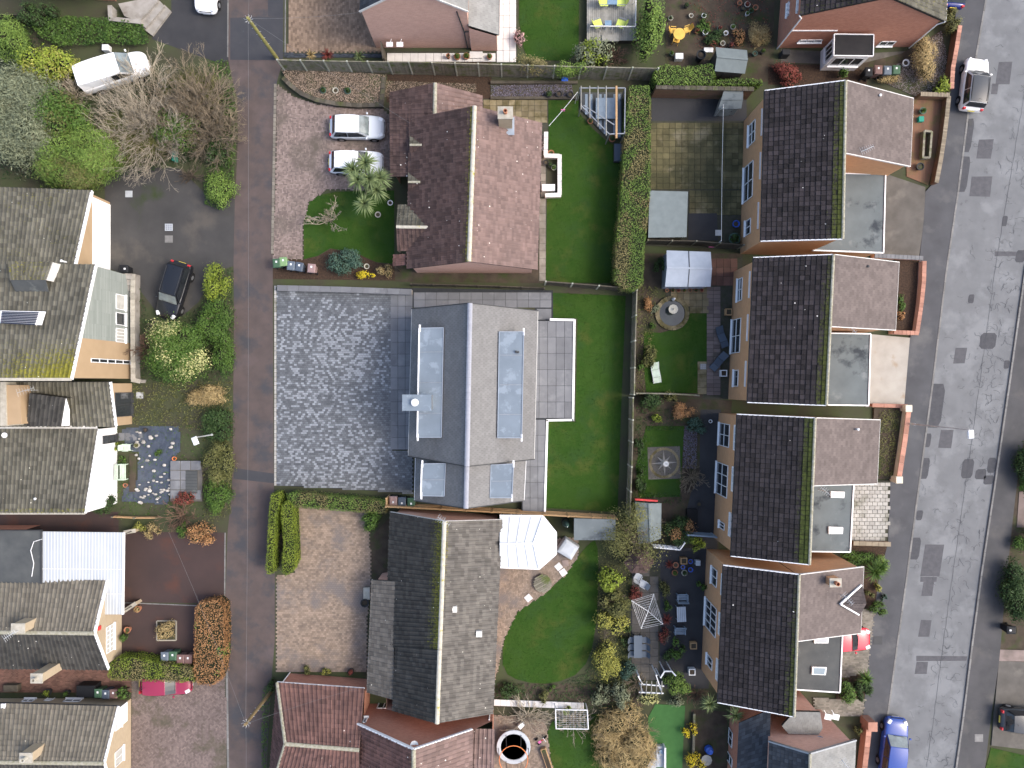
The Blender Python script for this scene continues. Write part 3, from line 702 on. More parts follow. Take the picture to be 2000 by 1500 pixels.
def palm(name, label, px, py, heads, L=.75, n=90, m='leaf_yucca', cat='plant', group=None, w=.05, base=None):
    """cordyline / yucca: heads = list of (px,py,z)"""
    hp = [W(a, b, z) for a, b, z in heads]; b = W(px, py, 0) if base is None else base
    t = thing(name, label, cat, b, group)
    for h in hp:
        mb = MB(); rosette(mb, h, L, n, w, (-.5, 1.45)); mb.build('leaf_rosette', m, t)
    tr = MB()
    for h in hp: q = b+(h-b)*.35+Vector((0, 0, .1)); tr.tube([b-Vector((0, 0, .05)), q, h], [.11, .09, .07], 6)
    tr.build('trunk', 'bark', t); return t
def spiky(name, label, px, py, r, m='leaf_yucca', n=60, group=None, z0=0., w=.045):
    g = W(px, py, z0+.3); t = thing(name, label, 'plant', (g.x, g.y, z0), group); mb = MB(); rosette(mb, (g.x, g.y, z0+.12), r*(H-.3)/F, n, w, (.15, 1.4), .3)
    mb.build('leaf_rosette', m, t); MB().tube([(g.x, g.y, z0-.05), (g.x, g.y, z0+.15)], [.06, .04], 6).build('stem', 'bark', t); return t
# ---------------------------------------------------------------- pots and bins
POTS = {}
def pot(label, px, py, r=.2, h=.32, m='terracotta', plant=None, z0=0., group=None, name='flower_pot'):
    p = W(px, py, z0+h); key = (m, plant)
    if key not in POTS:
        t = thing(name, label, 'pot', (0, 0, 0), world=False)
        MB().lathe([(.68, 0), (.95, .86), (1.06, .86), (1.08, 1.), (.88, 1.), (.84, .82)], (0, 0, 0), 14).build('pot', m, t, smooth=False)
        MB().lathe([(.86, .8), (.4, .86), (.01, .87)], (0, 0, 0), 12).build('soil', 'soil', t)
        if plant:
            mb = MB()
            if plant.startswith('!'): rosette(mb, (0, 0, .9), 1.3, 40, .16, (.2, 1.4), .3)
            else: blob_leaves(mb, (0, 0, 1.25), (.85, .85, .5), 110, .42, .5)
            mb.build('plant', plant.strip('!'), t)
        POTS[key] = t
    else: t = copy_tree(POTS[key])
    t.name = name; t.location = (p.x, p.y, z0); t.scale = (r, r, h); t.rotation_euler = (0, 0, R.uniform(0, 6.28)); t['label'] = label; t['category'] = 'pot'
    if group: t['group'] = group
    elif 'group' in t: del t['group']
    return t
BINS = {}
def bin_(label, px, py, yaw, m='bin_green', lid=None, group=None, z0=0.):
    """wheelie bin; px,py at lid height; yaw in degrees, front towards +x"""
    p = W(px, py, z0+1.05); key = (m, lid)
    if key not in BINS:
        t = thing('wheelie_bin', label, 'bin', (0, 0, 0), world=False)
        rows = []
        for z, a, b in ((.08, .22, .2), (.5, .25, .235), (.92, .29, .27), (.95, .31, .285), (1.0, .31, .285)): rows.append([(x, y, z) for x, y in ((-a, -b), (a, -b), (a, b), (-a, b))])
        MB().grid(rows, True, None, True).build('body', m, t, bevel=.03)
        l = MB(); l.grid([[(-.33, -.3, 1.0), (.35, -.3, 1.0), (.35, .3, 1.0), (-.33, .3, 1.0)], [(-.33, -.3, 1.04), (.35, -.3, 1.02), (.35, .3, 1.02), (-.33, .3, 1.04)], [(-.25, -.22, 1.09), (.22, -.22, 1.07), (.22, .22, 1.07), (-.25, .22, 1.09)]], True, None, True)
        lo = l.build('lid', lid or m, t, bevel=.02)
        MB().box((.1, 0, 1.074), (.16, .13, .004), 0).build('sticker', 'plast_white', lo)
        h = MB(); h.tube([(-.36, -.22, 1.02), (-.38, 0, 1.03), (-.36, .22, 1.02)], .018, 6); h.build('handle', 'tyre', t)
        for s in (-1, 1): MB().tube([(-.24, s*.2, .1), (-.24, s*.26, .1)], .1, 12).build('wheel', 'tyre', t)
        BINS[key] = t
    else: t = copy_tree(BINS[key])
    t.location = (p.x, p.y, z0); t.rotation_euler = (0, 0, rad(yaw)); t['label'] = label
    if group: t['group'] = group
    return t
# ---------------------------------------------------------------- cars
def car(label, px, py, yaw, m, L=4.2, Wd=1.78, Ht=1.48, roofm=None, style='hatch', name='parked_car', z0=0., glass='car_glass', rails=False, van=False, group=None, side_glass=True, decal=None):
    """px,py = middle of the roof outline; yaw in degrees, nose towards +x"""
    p = W(px, py, z0+Ht*.55); t = thing(name, label, 'van' if van else 'car', (p.x, p.y, z0), group, rad(yaw), world=False)
    l2 = L/2; w2 = Wd/2; belt = Ht*.62; hood = Ht*(.60 if not van else .6)
    # lower body: sections along x
    st = [(-1., .80, .5, .28, .75), (-.97, .90, .58, .22, .92), (-.86, .97, belt/Ht, .17, .97), (-.45, 1., belt/Ht, .16, .98), (.1, 1., belt/Ht, .16, .98),
          (.38, 1., belt/Ht*.985, .16, .97), (.62, .985, hood/Ht*.97, .16, .95), (.82, .95, hood/Ht*.90, .17, .92), (.93, .86, hood/Ht*.80, .2, .86), (.985, .70, hood/Ht*.66, .24, .7), (1., .6, .36, .28, .6)]
    if van: st[0] = (-1., .95, belt/Ht, .2, .95); st[1] = (-.98, .97, belt/Ht, .18, .97)
    rows = []
    for x, w, top, bot, sh in st:
        X = x*l2; Y = w*w2; T = top*Ht; B = bot*Ht; mz = B+(T-B)*.55
        half = [(0., T+.035*(1 if abs(x) < .95 else 0)), (Y*.55, T+.02), (Y*sh*.93, T-.015), (Y*.985, T-.08), (Y, mz), (Y*.985, B+.05), (Y*.88, B)]
        pts = [(X, y, z) for y, z in half]+[(X, -y, z) for y, z in half[::-1][:-1]]; rows.append(pts)
    MB().grid(rows, True, None, True).build('body', m, t, smooth=True, sub=1)
    # cabin
    if van: xs = dict(rb=-.985, rt=-.965, wt=.28, wb=.62)
    elif style == 'suv': xs = dict(rb=-.93, rt=-.82, wt=.16, wb=.44)
    elif style == 'hatch': xs = dict(rb=-.90, rt=-.72, wt=.12, wb=.46)
    else: xs = dict(rb=-.62, rt=-.40, wt=.12, wb=.46)
    rb, rt, wt, wb = [xs[k]*l2 for k in ('rb', 'rt', 'wt', 'wb')]; bw = w2*.93; tw = w2*(.74 if not van else .86); zb = belt-.03; zt = Ht-.05
    def sec(x, z, w, crown=.0): return [(x, -w, z), (x, -w*.55, z+crown), (x, 0, z+crown*1.3), (x, w*.55, z+crown), (x, w, z)]
    mid = (rt+wt)/2
    cab = [sec(rb, zb, bw*.9), sec(rt, zt-.03, tw*.93, .02), sec((rt+mid)/2, zt, tw, .04), sec(mid, zt+.01, tw*1.01, .045), sec((wt+mid)/2, zt, tw, .04), sec(wt, zt-.03, tw*.95, .02), sec(wb, zb, bw*.86, .03)]
    mb = MB(); mb.grid(cab)
    for s in (0, 4): # sides down to the belt
        for a, b in zip(cab[1:-1], cab[2:-1]): mb.face([a[s], b[s], (b[s][0], math.copysign(bw, b[s][1]), zb), (a[s][0], math.copysign(bw, a[s][1]), zb)])
        sg = -1 if s == 0 else 1
        mb.face([cab[0][s], cab[1][s], (rt, sg*bw, zb)]); mb.face([cab[-1][s], cab[-2][s], (wt, sg*bw, zb)])
    mb.build('cabin', m, t)
    rf = MB(); rf.grid([[(x, y, z+.012) for x, y, z in r] for r in cab[1:-1]]); rf.build('roof', roofm or m, t, smooth=True)
    def lerp(a, b, k): return tuple(a[i]+(b[i]-a[i])*k for i in range(3))
    def pane(A, B, C, D, nm, ins=.07, off=(0, 0, .012), gm=glass):
        c = tuple(sum(q[i] for q in (A, B, C, D))/4 for i in range(3)); g = MB(); g.face([tuple(lerp(q, c, ins)[i]+off[i] for i in range(3)) for q in (A, B, C, D)]); return g.build(nm, gm, t)
    f5, f6 = cab[5], cab[6]
    ws = MB(); ws.grid([[tuple(lerp(f6[j], f5[j], k)[i]+(.015, 0, .015)[i] for i in range(3)) for j in range(5)] for k in (.06, .95)]); w_ = ws.build('windscreen', glass, t)
    MB().bar((lerp(f6[1], f5[1], .12)[0]+.03, -.45, lerp(f6[1], f5[1], .12)[2]+.03), (lerp(f6[3], f5[3], .1)[0]+.05, .35, lerp(f6[3], f5[3], .1)[2]+.05), .025, .02).build('wiper', 'tyre', w_)
    if not van:
        rw = MB(); rw.grid([[tuple(lerp(cab[0][j], cab[1][j], k)[i]+(-.015, 0, .012)[i] for i in range(3)) for j in range(5)] for k in (.18, .92)]); rw.build('rear_window', 'car_glass', t)
    for sg in (-1, 1):
        B0, B1, B2, B3 = (rb+.12, sg*bw, zb+.03), (mid, sg*bw, zb+.03), (wt-.02, sg*bw, zb+.03), (wb-.12, sg*bw*.97, zb+.03)
        T0, T1, T2 = (rt+.03, sg*tw*.99, zt-.05), (mid, sg*tw*1.03, zt-.03), (wt-.05, sg*tw*1.0, zt-.06); o = (0, sg*.025, .01)
        if van: pane((wt-.75, sg*bw, zb+.03), B3, T2, (wt-.75, sg*tw*1.02, zt-.06), 'side_window', .06, o, 'car_glass')
        else: pane(B0, B1, T1, T0, 'side_window', .05, o, 'car_glass'); pane(B1, B3, T2, T1, 'side_window', .05, o, 'car_glass')
        MB().box((wb-.18, sg*(w2+.06), belt-.02), (.12, .16, .13), 0).build('wing_mirror', m, t, bevel=.03)
        MB().box((l2*.86, sg*w2*.66, hood*.74), (.36, .26, .16), sg*-.45).build('headlight', 'lamp', t, bevel=.04)
        MB().box((-l2*.955, sg*w2*.72, belt*.72), (.14, .22, .26), 0).build('tail_light', 'tail', t, bevel=.03)
        MB().box((-.1*l2, sg*(w2+.0), belt-.14), (.2, .03, .035), 0).build('door_handle', m, t)
        for xw in (-.60, .60):
            y = sg*(w2-.1)
            ty = MB(); ty.lathe([(.2, -.105), (.30, -.11), (.32, -.07), (.32, .07), (.30, .11), (.2, .105)], (0, 0, 0), 18)
            ty.v = [(xw*l2+a, y+c, .32+b) for a, b, c in ty.v]; wh = ty.build('wheel', 'tyre', t)
            ri = MB(); ri.lathe([(.2, .09), (.17, .113), (.05, .118), (.01, .118)], (0, 0, 0), 10); ri.v = [(xw*l2+a, y+sg*c, .32+b) for a, b, c in ri.v]; ri.build('rim', 'rim', wh)
            ar = MB(); ar.lathe([(.36, .0), (.36, .115), (.31, .118)], (0, 0, 0), 18); ar.v = [(xw*l2+a, y+sg*c*.9, .34+b) for a, b, c in ar.v]; ar.build('wheel_arch', 'tyre', t)
        if rails: MB().bar((rt+.15, sg*tw*.9, zt+.07), (wt-.1, sg*tw*.9, zt+.07), .03, .03).build('roof_rail', 'metal_dark', t)
    MB().box((l2*.985, 0, .34), (.05, .52, .11)).build('number_plate', 'plast_white', t)
    MB().box((-l2*1.0, 0, .62 if not van else .5), (.04, .52, .11)).build('number_plate', 'plate_y', t)
    MB().box((l2*.97, 0, hood*.62), (.06, Wd*.5, .09)).build('grille', 'tyre', t)
    MB().tube([(rt+.25, 0, zt+.03), (rt+.08, 0, zt+.3)], .01, 4).build('aerial', 'tyre', t)
    return t
# ---------------------------------------------------------------- fences, walls, furniture
def fence(name, label, line, h=1.7, m='timber_old', post='concrete_post', panel=1.83, pale=.12, lean=0., z0=0., cap=True, group=None, postw=.11, gravel=True):
    """line: photo pixels of its foot; posts and close-boarded panels between"""
    P = WL(line, z0); t = thing(name, label, 'fence', P[0].copy(), group)
    def post_at(p): MB().box((p.x, p.y, z0-.05), (postw, postw, h+.13), 0).build('post', post, t)
    post_at(P[0])
    for a, b in zip(P, P[1:]):
        n = max(1, round((b-a).length/panel)); u = (b-a).normalized(); nr = Vector((-u.y, u.x, 0)); yaw = math.atan2(u.y, u.x)
        for i in range(n):
            c = a+(b-a)*(i/n); d = a+(b-a)*((i+1)/n); post_at(d); L = (d-c).length-postw; mb = MB(); k = max(2, round(L/pale)); tt = R.random()
            for j in range(k):
                q = c+u*(postw/2+L*(j+.5)/k); mb.box((q.x, q.y, z0+(.22 if gravel else .02)), (L/k*.96, .028+.012*(j % 2), h-.25+R.uniform(-.012, .012)), yaw, min(1, max(0, tt*.5+R.random()*.5)))
            for zz in (.35, h*.5, h-.15): mb.bar(c+u*postw/2+Vector((0, 0, zz))+nr*.045, d-u*postw/2+Vector((0, 0, zz))+nr*.045, .045, .07)
            if cap: mb.bar(c+u*.06+Vector((0, 0, h-.0)), d-u*.06+Vector((0, 0, h-.0)), .07, .04)
            if gravel: mb.bar(c+u*.06+Vector((0, 0, .11)), d-u*.06+Vector((0, 0, .11)), .05, .22)
            mb.build('fence_panel', m, t)
    return t
def wall(name, label, line, h, w=.22, m='brick_red', coping='coping_brick', z0=0., step=0., clen=.45, ch=.06, over=.04, cat='wall', group=None):
    """garden wall along photo pixels of its foot, coping stones as pieces"""
    P = WL(line, z0); t = thing(name, label, cat, P[0].copy(), group); mb = MB(); hh = h
    for i, (a, b) in enumerate(zip(P, P[1:])):
        u = (b-a).normalized(); a2 = a-u*(w/2 if i else 0); L = (b-a2).length; yaw = math.atan2(u.y, u.x); c = (a2+b)/2; mb.box((c.x, c.y, z0-.05), (L, w-.004*i, hh+.05-.002*i), yaw)
        n = max(1, round(L/clen))
        for k in range(n): p = a2+(b-a2)*((k+.5)/n); piece('coping_stone', coping, t, (p.x, p.y, z0+hh-.003*(i % 2)), (L/n-.012, w+over*2, ch), yaw)
        hh += step
    mb.build('wall_body', m, t); return t
def table_round(label, px, py, r=.5, h=.72, m='plast_white', z0=0.):
    p = W(px, py, z0+h); t = thing('garden_table', label, 'table', (p.x, p.y, z0), world=False)
    MB().lathe([(r*.2, h-.05), (r*.98, h-.03), (r, h-.015), (r, h), (.03, h+.003)], (0, 0, 0), 20).build('table_top', m, t)
    for k in range(4): a = k*1.57+.4; MB().tube([(math.cos(a)*r*.75, math.sin(a)*r*.75, 0), (math.cos(a)*r*.5, math.sin(a)*r*.5, h-.04)], .022, 6).build('leg', m, t)
    return t
def chair(label, px, py, yaw, m='plast_white', w=.5, h=.45, back=.9, z0=0., fabric=None, arms=True, group=None, name='garden_chair'):
    p = W(px, py, z0+h); t = thing(name, label, 'chair', (p.x, p.y, z0), group, rad(yaw), world=False); f = fabric or m
    MB().box((0, 0, h-.04), (w, w, .04)).build('seat', f, t, bevel=.01)
    mb = MB(); mb.grid([[(-w/2, -w/2*.95, h), (-w/2-.02, 0, h), (-w/2, w/2*.95, h)], [(-w/2-.16, -w/2*.9, back), (-w/2-.2, 0, back+.02), (-w/2-.16, w/2*.9, back)]])
    mb.grid([[(-w/2-.03, -w/2*.95, h), (-w/2-.05, 0, h), (-w/2-.03, w/2*.95, h)], [(-w/2-.19, -w/2*.9, back), (-w/2-.23, 0, back+.02), (-w/2-.19, w/2*.9, back)]]); mb.build('backrest', f, t)
    for sx in (-1, 1):
        for sy in (-1, 1): MB().tube([(sx*w*.5, sy*w*.52, 0), (sx*w*.42, sy*w*.45, h-.03)], .02, 6).build('leg', m, t)
    if arms:
        for sy in (-1, 1): MB().bar((-w*.55, sy*w*.52, h+.22), (w*.4, sy*w*.52, h+.2), .045, .03).build('armrest', m, t)
    return t
def bench(label, px, py, yaw, L=1.3, m='paint_mint', back=True, z0=0.):
    p = W(px, py, z0+.45); t = thing('garden_bench', label, 'bench', (p.x, p.y, z0), yaw=rad(yaw), world=False)
    for k in range(4): MB().box((0, -.2+k*.12, .41), (L, .09, .03)).build('seat_slat', m, t)
    if back:
        for k in range(3): MB().box((0, .3+k*.03, .52+k*.13), (L, .03, .09)).build('back_slat', m, t)
    for s in (-1, 1):
        MB().box((s*(L/2-.05), -.2, 0), (.06, .06, .62)).build('leg', m, t); MB().box((s*(L/2-.05), .3, 0), (.06, .06, .88)).build('leg', m, t); MB().bar((s*(L/2-.05), -.23, .63), (s*(L/2-.05), .3, .63), .07, .03).build('armrest', m, t)
    return t
def lounger(label, px, py, yaw, m, frame='metal_dark', z0=0., group=None, L=1.8):
    p = W(px, py, z0+.35); t = thing('sun_lounger', label, 'lounger', (p.x, p.y, z0), group, rad(yaw), world=False)
    pr = [(-L/2, .62), (-L*.15, .3), (L*.22, .42), (L/2, .3)]
    for (a, b), (c, d), nm in zip(pr, pr[1:], ('backrest', 'seat', 'leg_rest')):
        mb = MB(); mb.grid([[(a+.01, -.28, b), (a+.01, .28, b)], [(c-.01, -.28, d), (c-.01, .28, d)]]); mb.grid([[(a+.01, -.28, b-.04), (a+.01, .28, b-.04)], [(c-.01, -.28, d-.04), (c-.01, .28, d-.04)]]); mb.build(nm, m, t)
    for s in (-1, 1):
        mb = MB(); mb.tube([(a, s*.3, b-.02) for a, b in pr], .018, 5); mb.build('side_rail', frame, t)
        for x in (-L*.3, L*.38): MB().tube([(x, s*.3, 0), (x, s*.3, .34)], .018, 5).build('leg', frame, t)
    return t
def shed(name, label, px, z, th, wallm, roofm, ridge_dir=None, rise=.35, door=None, seams=0, cat='shed'):
    """px = four roof corners in the photo at height z (eaves); ridge_dir 0: ridge joins middles of sides 0-3 / 1-2, None: flat"""
    q = WL(px, z); c = (q[0]+q[1]+q[2]+q[3])/4; t = thing(name, label, cat, (c.x, c.y, 0)); mid = lambda a, b: (a+b)/2
    ins = [p+(c-p).normalized()*.15 for p in q]
    if ridge_dir is None:
        q2 = [p.copy() for p in q]; q2[2].z += .12; q2[3].z += .12; deck(t, q2, 'roof', .06, roofm, 0)
        wallmesh(t, [[Vector((a.x, a.y, -.03)), Vector((b.x, b.y, -.03)), Vector((b.x, b.y, z-.08+(.11 if i in (2,) else 0))), Vector((a.x, a.y, z-.08+(.11 if i in (2,) else 0)))] for i, (a, b) in enumerate(zip(ins, ins[1:]+ins[:1]))], wallm)
    else:
        if ridge_dir: q = q[1:]+q[:1]; ins = ins[1:]+ins[:1]
        r0, r1 = mid(q[0], q[3])+Vector((0, 0, rise)), mid(q[1], q[2])+Vector((0, 0, rise))
        for e in ([q[0], q[1], r1, r0], [q[2], q[3], r0, r1]):
            d = deck(t, e, 'roof_panel', .05, roofm, 0)
            for k in range(1, seams): f = k/seams; MB().bar(e[0]+(e[1]-e[0])*f+Vector((0, 0, .01)), e[3]+(e[2]-e[3])*f+Vector((0, 0, .01)), .06, .03).build('seam', 'metal_dark', d)
        MB().bar(r0+Vector((0, 0, .02)), r1+Vector((0, 0, .02)), .14, .04).build('ridge_cap', 'metal_light' if 'metal' in roofm else roofm, t)
        g = lambda p: Vector((p.x, p.y, -.03)); k = lambda p: Vector((p.x, p.y, z-.06)); i0, i1, i2, i3 = ins; m0, m1 = mid(i0, i3)+Vector((0, 0, rise-.08)), mid(i1, i2)+Vector((0, 0, rise-.08))
        wallmesh(t, [[g(i0), g(i1), k(i1), k(i0)], [g(i2), g(i3), k(i3), k(i2)], [g(i3), g(i0), k(i0), m0, k(i3)], [g(i1), g(i2), k(i2), m1, k(i1)]], wallm)
    a, b = ins[0], ins[1]; u = (b-a).normalized(); n = Vector((u.y, -u.x, 0)); n = n if n.dot(a-c) > 0 else -n; p = mid(a, b)+n*.02
    d = MB(); d.box((p.x, p.y, .05), (.75, .05, z-.35), math.atan2(u.y, u.x)); dd = d.build('door', wallm, t); MB().box((p.x+u.x*.3+n.x*.04, p.y+u.y*.3+n.y*.04, .95), (.05, .05, .12)).build('handle', 'metal_dark', dd)
    return t
def lamp_post(label, px, py, h, tip, name='street_lamp', arm_r=.035):
    """column at px,py; tip = photo pixel of the lantern at height h"""
    b = W(px, py); t = thing(name, label, 'street lamp', b); e = W(tip[0], tip[1], h); d = Vector((e.x-b.x, e.y-b.y, 0)); top = b+Vector((0, 0, h-.12))
    MB().tube([b-Vector((0, 0, .05)), b+Vector((0, 0, 1.2)), b+Vector((0, 0, 1.25)), top], [.09, .09, .055, .04], 10).build('column', 'galv', t)
    if d.length > .2: MB().tube([top-Vector((0, 0, .05)), top+d*.3+Vector((0, 0, .1)), e], [.035, .03, .03], 8).build('bracket_arm', 'galv', t)
    yaw = math.atan2(d.y, d.x); MB().box((e.x, e.y, h-.05), (.62, .42, .12), yaw, taper=.85).build('lantern', 'plast_white', t, bevel=.03)
    return t
def pole(label, px, py, h, m='pole_wood', group=None):
    b = W(px, py); t = thing('telegraph_pole', label, 'pole', b, group)
    MB().tube([b-Vector((0, 0, .1)), b+Vector((0, 0, h))], [.15, .11], 10).build('pole', m, t)
    for k in range(8): a = k*.785; MB().tube([b+Vector((0, 0, h-.25)), b+Vector((math.cos(a)*.28, math.sin(a)*.28, h-.22)), b+Vector((math.cos(a)*.3, math.sin(a)*.3, h-.1))], .014, 4).build('insulator_hook', 'galv', t)
    for k in range(7): a = (k % 2)*3.14; MB().tube([b+Vector((0, 0, 2.4+k*.45)), b+Vector((math.cos(a)*.24, math.sin(a)*.24, 2.4+k*.45))], .012, 4).build('step_bolt', 'galv', t)
    return t
def cable(label, a, b, sag=.5, r=.009, group=None, m='wire', name='overhead_cable'):
    a = Vector(a); b = Vector(b); return MB().tube([a+(b-a)*(k/8)-Vector((0, 0, sag*4*(k/8)*(1-k/8))) for k in range(9)], r, 4).build(name, m, label=label, cat='cable', group=group)
def strip(mb, pts, w, z):
    """flat ribbon"""
    pts = [Vector((p[0], p[1], z)) for p in pts]; rows = []
    for i, p in enumerate(pts):
        d = (pts[min(i+1, len(pts)-1)]-pts[max(0, i-1)]).normalized(); n = Vector((-d.y, d.x, 0))*w/2; rows.append([p-n, p+n])
    mb.grid(rows)
# ================================================================ SETTING: ground, road, lane, drives, patios, lawns
MB().prism([(-900, -900), (900, -900), (900, 900), (-900, 900)], -1, 0).build('ground', 'ground', kind='structure')
KL = [(1965, -260), (1924, 0), (1905, 110), (1890, 217), (1870, 375), (1847, 530), (1820, 750), (1795, 937), (1770, 1125), (1751, 1262), (1732, 1400), (1716, 1500), (1685, 1720)]
KR = [(2140, -260), (2093, 0), (2070, 160), (2035, 340), (2000, 535), (1970, 750), (1943, 937), (1915, 1125), (1897, 1262), (1880, 1400), (1866, 1500), (1836, 1720)]
PL = [(1895, -260), (1868, 0), (1862, 60), (1848, 190), (1838, 270), (1820, 360), (1806, 375), (1803, 430), (1793, 520), (1784, 640), (1776, 660), (1765, 790), (1750, 870), (1738, 940), (1733, 1060), (1716, 1125), (1705, 1200), (1694, 1300), (1684, 1400), (1675, 1500), (1650, 1720)]
PR = [(2220, -260), (2160, 0), (2120, 250), (2070, 500), (2030, 700), (1990, 900), (1978, 1000), (1962, 1150), (1950, 1290), (1934, 1400), (1922, 1500), (1890, 1720)]
sheet('road', KL+KR[::-1], .012, 'road')
road = bpy.data.objects['road']
for nm, a, b, m in (('pavement', PL, KL, 'pavement'), ('pavement', KR, PR, 'pavement_r')): slabsheet(nm, a+b[::-1], -.02, .1, m)
for ln, lab in ((KL, 'near'), (KR, 'far')):
    k = MB(); P = WL(ln)
    for a, b in zip(P, P[1:]): k.bar(a+Vector((0, 0, .03)), b+Vector((0, 0, .03)), .1, .09)
    ko = k.build('kerb', 'kerb', kind='structure'); ko['_w'] = 1
    for a, b in zip(P, P[1:]):
        n = max(1, round((b-a).length/.9)); yaw = math.atan2(b.y-a.y, b.x-a.x)
        for i in range(n): p = a+(b-a)*((i+.5)/n); piece('kerb_stone', 'kerb', ko, (p.x, p.y, .0), ((b-a).length/n-.015, .14, .118+R.uniform(-.004, .004)), yaw+R.uniform(-.006, .006))
def patch(box, m='road_patch', z=.017, j=2., rnd=0):
    x0, y0, x1, y1 = box; sk = -(y1-y0)*.14
    px = [(x0-sk*.0+R.uniform(-j, j)*.5, y0+R.uniform(-j, j)*.5), (x1+R.uniform(-j, j)*.5, y0+R.uniform(-j, j)*.4), (x1+sk+R.uniform(-j, j)*.5, y1+R.uniform(-j, j)*.5), (x0+sk+R.uniform(-j, j)*.5, y1+R.uniform(-j, j)*.4)]
    pts = [(p.x, p.y) for p in WL(px)]
    if rnd: pts = [(a[0]+(b[0]-a[0])*f, a[1]+(b[1]-a[1])*f) for a, b in zip(pts, pts[1:]+pts[:1]) for f in (.16, .5, .84)]
    if area2(pts) < 0: pts = pts[::-1]
    mb = MB(); mb.face([(a, b, z) for a, b in pts]); o = mb.build('road_patch', m, kind='structure'); return o
for b in ((1950, 121, 1978, 165), (1937, 164, 1950, 184), (1912, 272, 1940, 310), (1898, 345, 1938, 384), (1866, 679, 1889, 710), (1838, 839, 1863, 875), (1806, 1064, 1843, 1126), (1798, 1127, 1830, 1136),
          (1803, 1136, 1825, 1164), (1798, 1211, 1819, 1244), (1790, 1292, 1813, 1317), (1790, 1281, 1889, 1291), (1943, 491, 1985, 500)): patch(b)
for b in ((1884, 232, 1904, 297), (1877, 306, 1896, 375), (1985, 489, 2003, 512), (1958, 422, 1968, 442), (1892, 575, 1903, 592), (1916, 650, 1948, 681), (1962, 704, 1973, 720), (1815, 750, 1848, 835), (1808, 847, 1820, 874), (1802, 894, 1817, 935),
          (1881, 897, 1903, 934), (1931, 894, 1947, 924), (1906, 916, 1927, 936), (1922, 928, 1942, 946), (1791, 997, 1803, 1016), (1781, 1050, 1799, 1092)): patch(b, 'road_patch_dark', .021, 1.5, 1)
cr = MB()
def lerp_line(l, y):
    for a, b in zip(l, l[1:]):
        if a[1] <= y <= b[1]: return a[0]+(b[0]-a[0])*(y-a[1])/(b[1]-a[1])
    return l[-1][0]
for i in range(520):
    y = R.uniform(-20, 1500); x0, x1 = lerp_line(KL, y), lerp_line(KR, y); f = R.choice((R.uniform(.55, .95), R.uniform(.55, .95), R.uniform(.05, .95))); x = x0+(x1-x0)*f
    if i % 3 == 0 and not (560 < y < 780): continue
    a = R.uniform(0, 6.28); pts = []
    for k in range(R.randint(4, 9)):
        p = W(x, y); pts.append(p); a += R.uniform(-1.2, 1.2); x += math.cos(a)*3.2; y += math.sin(a)*3.2
        if not (lerp_line(KL, y)+3 < x < lerp_line(KR, y)-3): break
    if len(pts) > 2: strip(cr, pts, R.uniform(.01, .028), .025)
for pts in ([(0.62, -30), (.62, 400), (.62, 760)], [(.5, 760), (.5, 1130), (.55, 1500)]):
    l = []
    for f, y in pts: l.append((f, y))
    q = []; y = l[0][1]
    while y < l[-1][1]: q.append(W(lerp_line(KL, y)+(lerp_line(KR, y)-lerp_line(KL, y))*.62+R.uniform(-.7, .7), y)); y += 9
    strip(cr, q, .02, .0255)
cr.build('road_cracks', 'crack', kind='stuff', label='dark crazed cracks in the grey road surface', cat='cracks')
g = MB().box((*W(1895, 241)[:2], .01), (.28, .42, .02), .1).build('drain_cover', 'metal_dark', label='iron gully grate in the road against the kerb below the white car', cat='drain')
# lane
LL = [(447, -260), (446, 115), (452, 150), (463, 190), (465, 260), (462, 330), (458, 400), (456, 500), (457, 620), (455, 850), (453, 960), (444, 1045), (440, 1180), (440, 1260), (443, 1310), (446, 1500), (446, 1720)]
LR = [(520, 1720), (522, 1480), (530, 1330), (537, 1250), (537, 1125), (535, 940), (533, 545), (533, 500), (538, 350), (541, 160), (553, 118), (555, -260)]
sheet('lane', LL+LR, .012, 'lane')
sheet('lane_patch', [(450, 35), (553, 32), (553, 118), (450, 117)], .017, 'lane_dark')
sheet('lane_patch', [(457, 914), (536, 925), (536, 944), (456, 935)], .017, 'lane_dark')
sheet('lane_patch', [(461, 395), (536, 405), (536, 430), (459, 425)], .0165, 'lane')
sheet('lane_patch', [(522, -40), (553, -40), (553, 32), (524, 32)], .0165, 'lane_dark')
lk = thing('lane_edging', None, None, W(446, 0)); lk['kind'] = 'structure'
for l in ([(446, -60), (445, 112)], [(440, 1040), (439, 1178)], [(443, 1300), (446, 1510)], [(558, -60), (557, 112)]):
    a, b = W(*l[0]), W(*l[1]); n = round((b-a).length/.9)
    for i in range(n): p = a+(b-a)*((i+.5)/n); piece('edging_stone', 'kerb', lk, (p.x, p.y, 0), ((b-a).length/n-.02, .09 if l[0][0] != 443 else .16, .045), math.atan2(b.y-a.y, b.x-a.x))
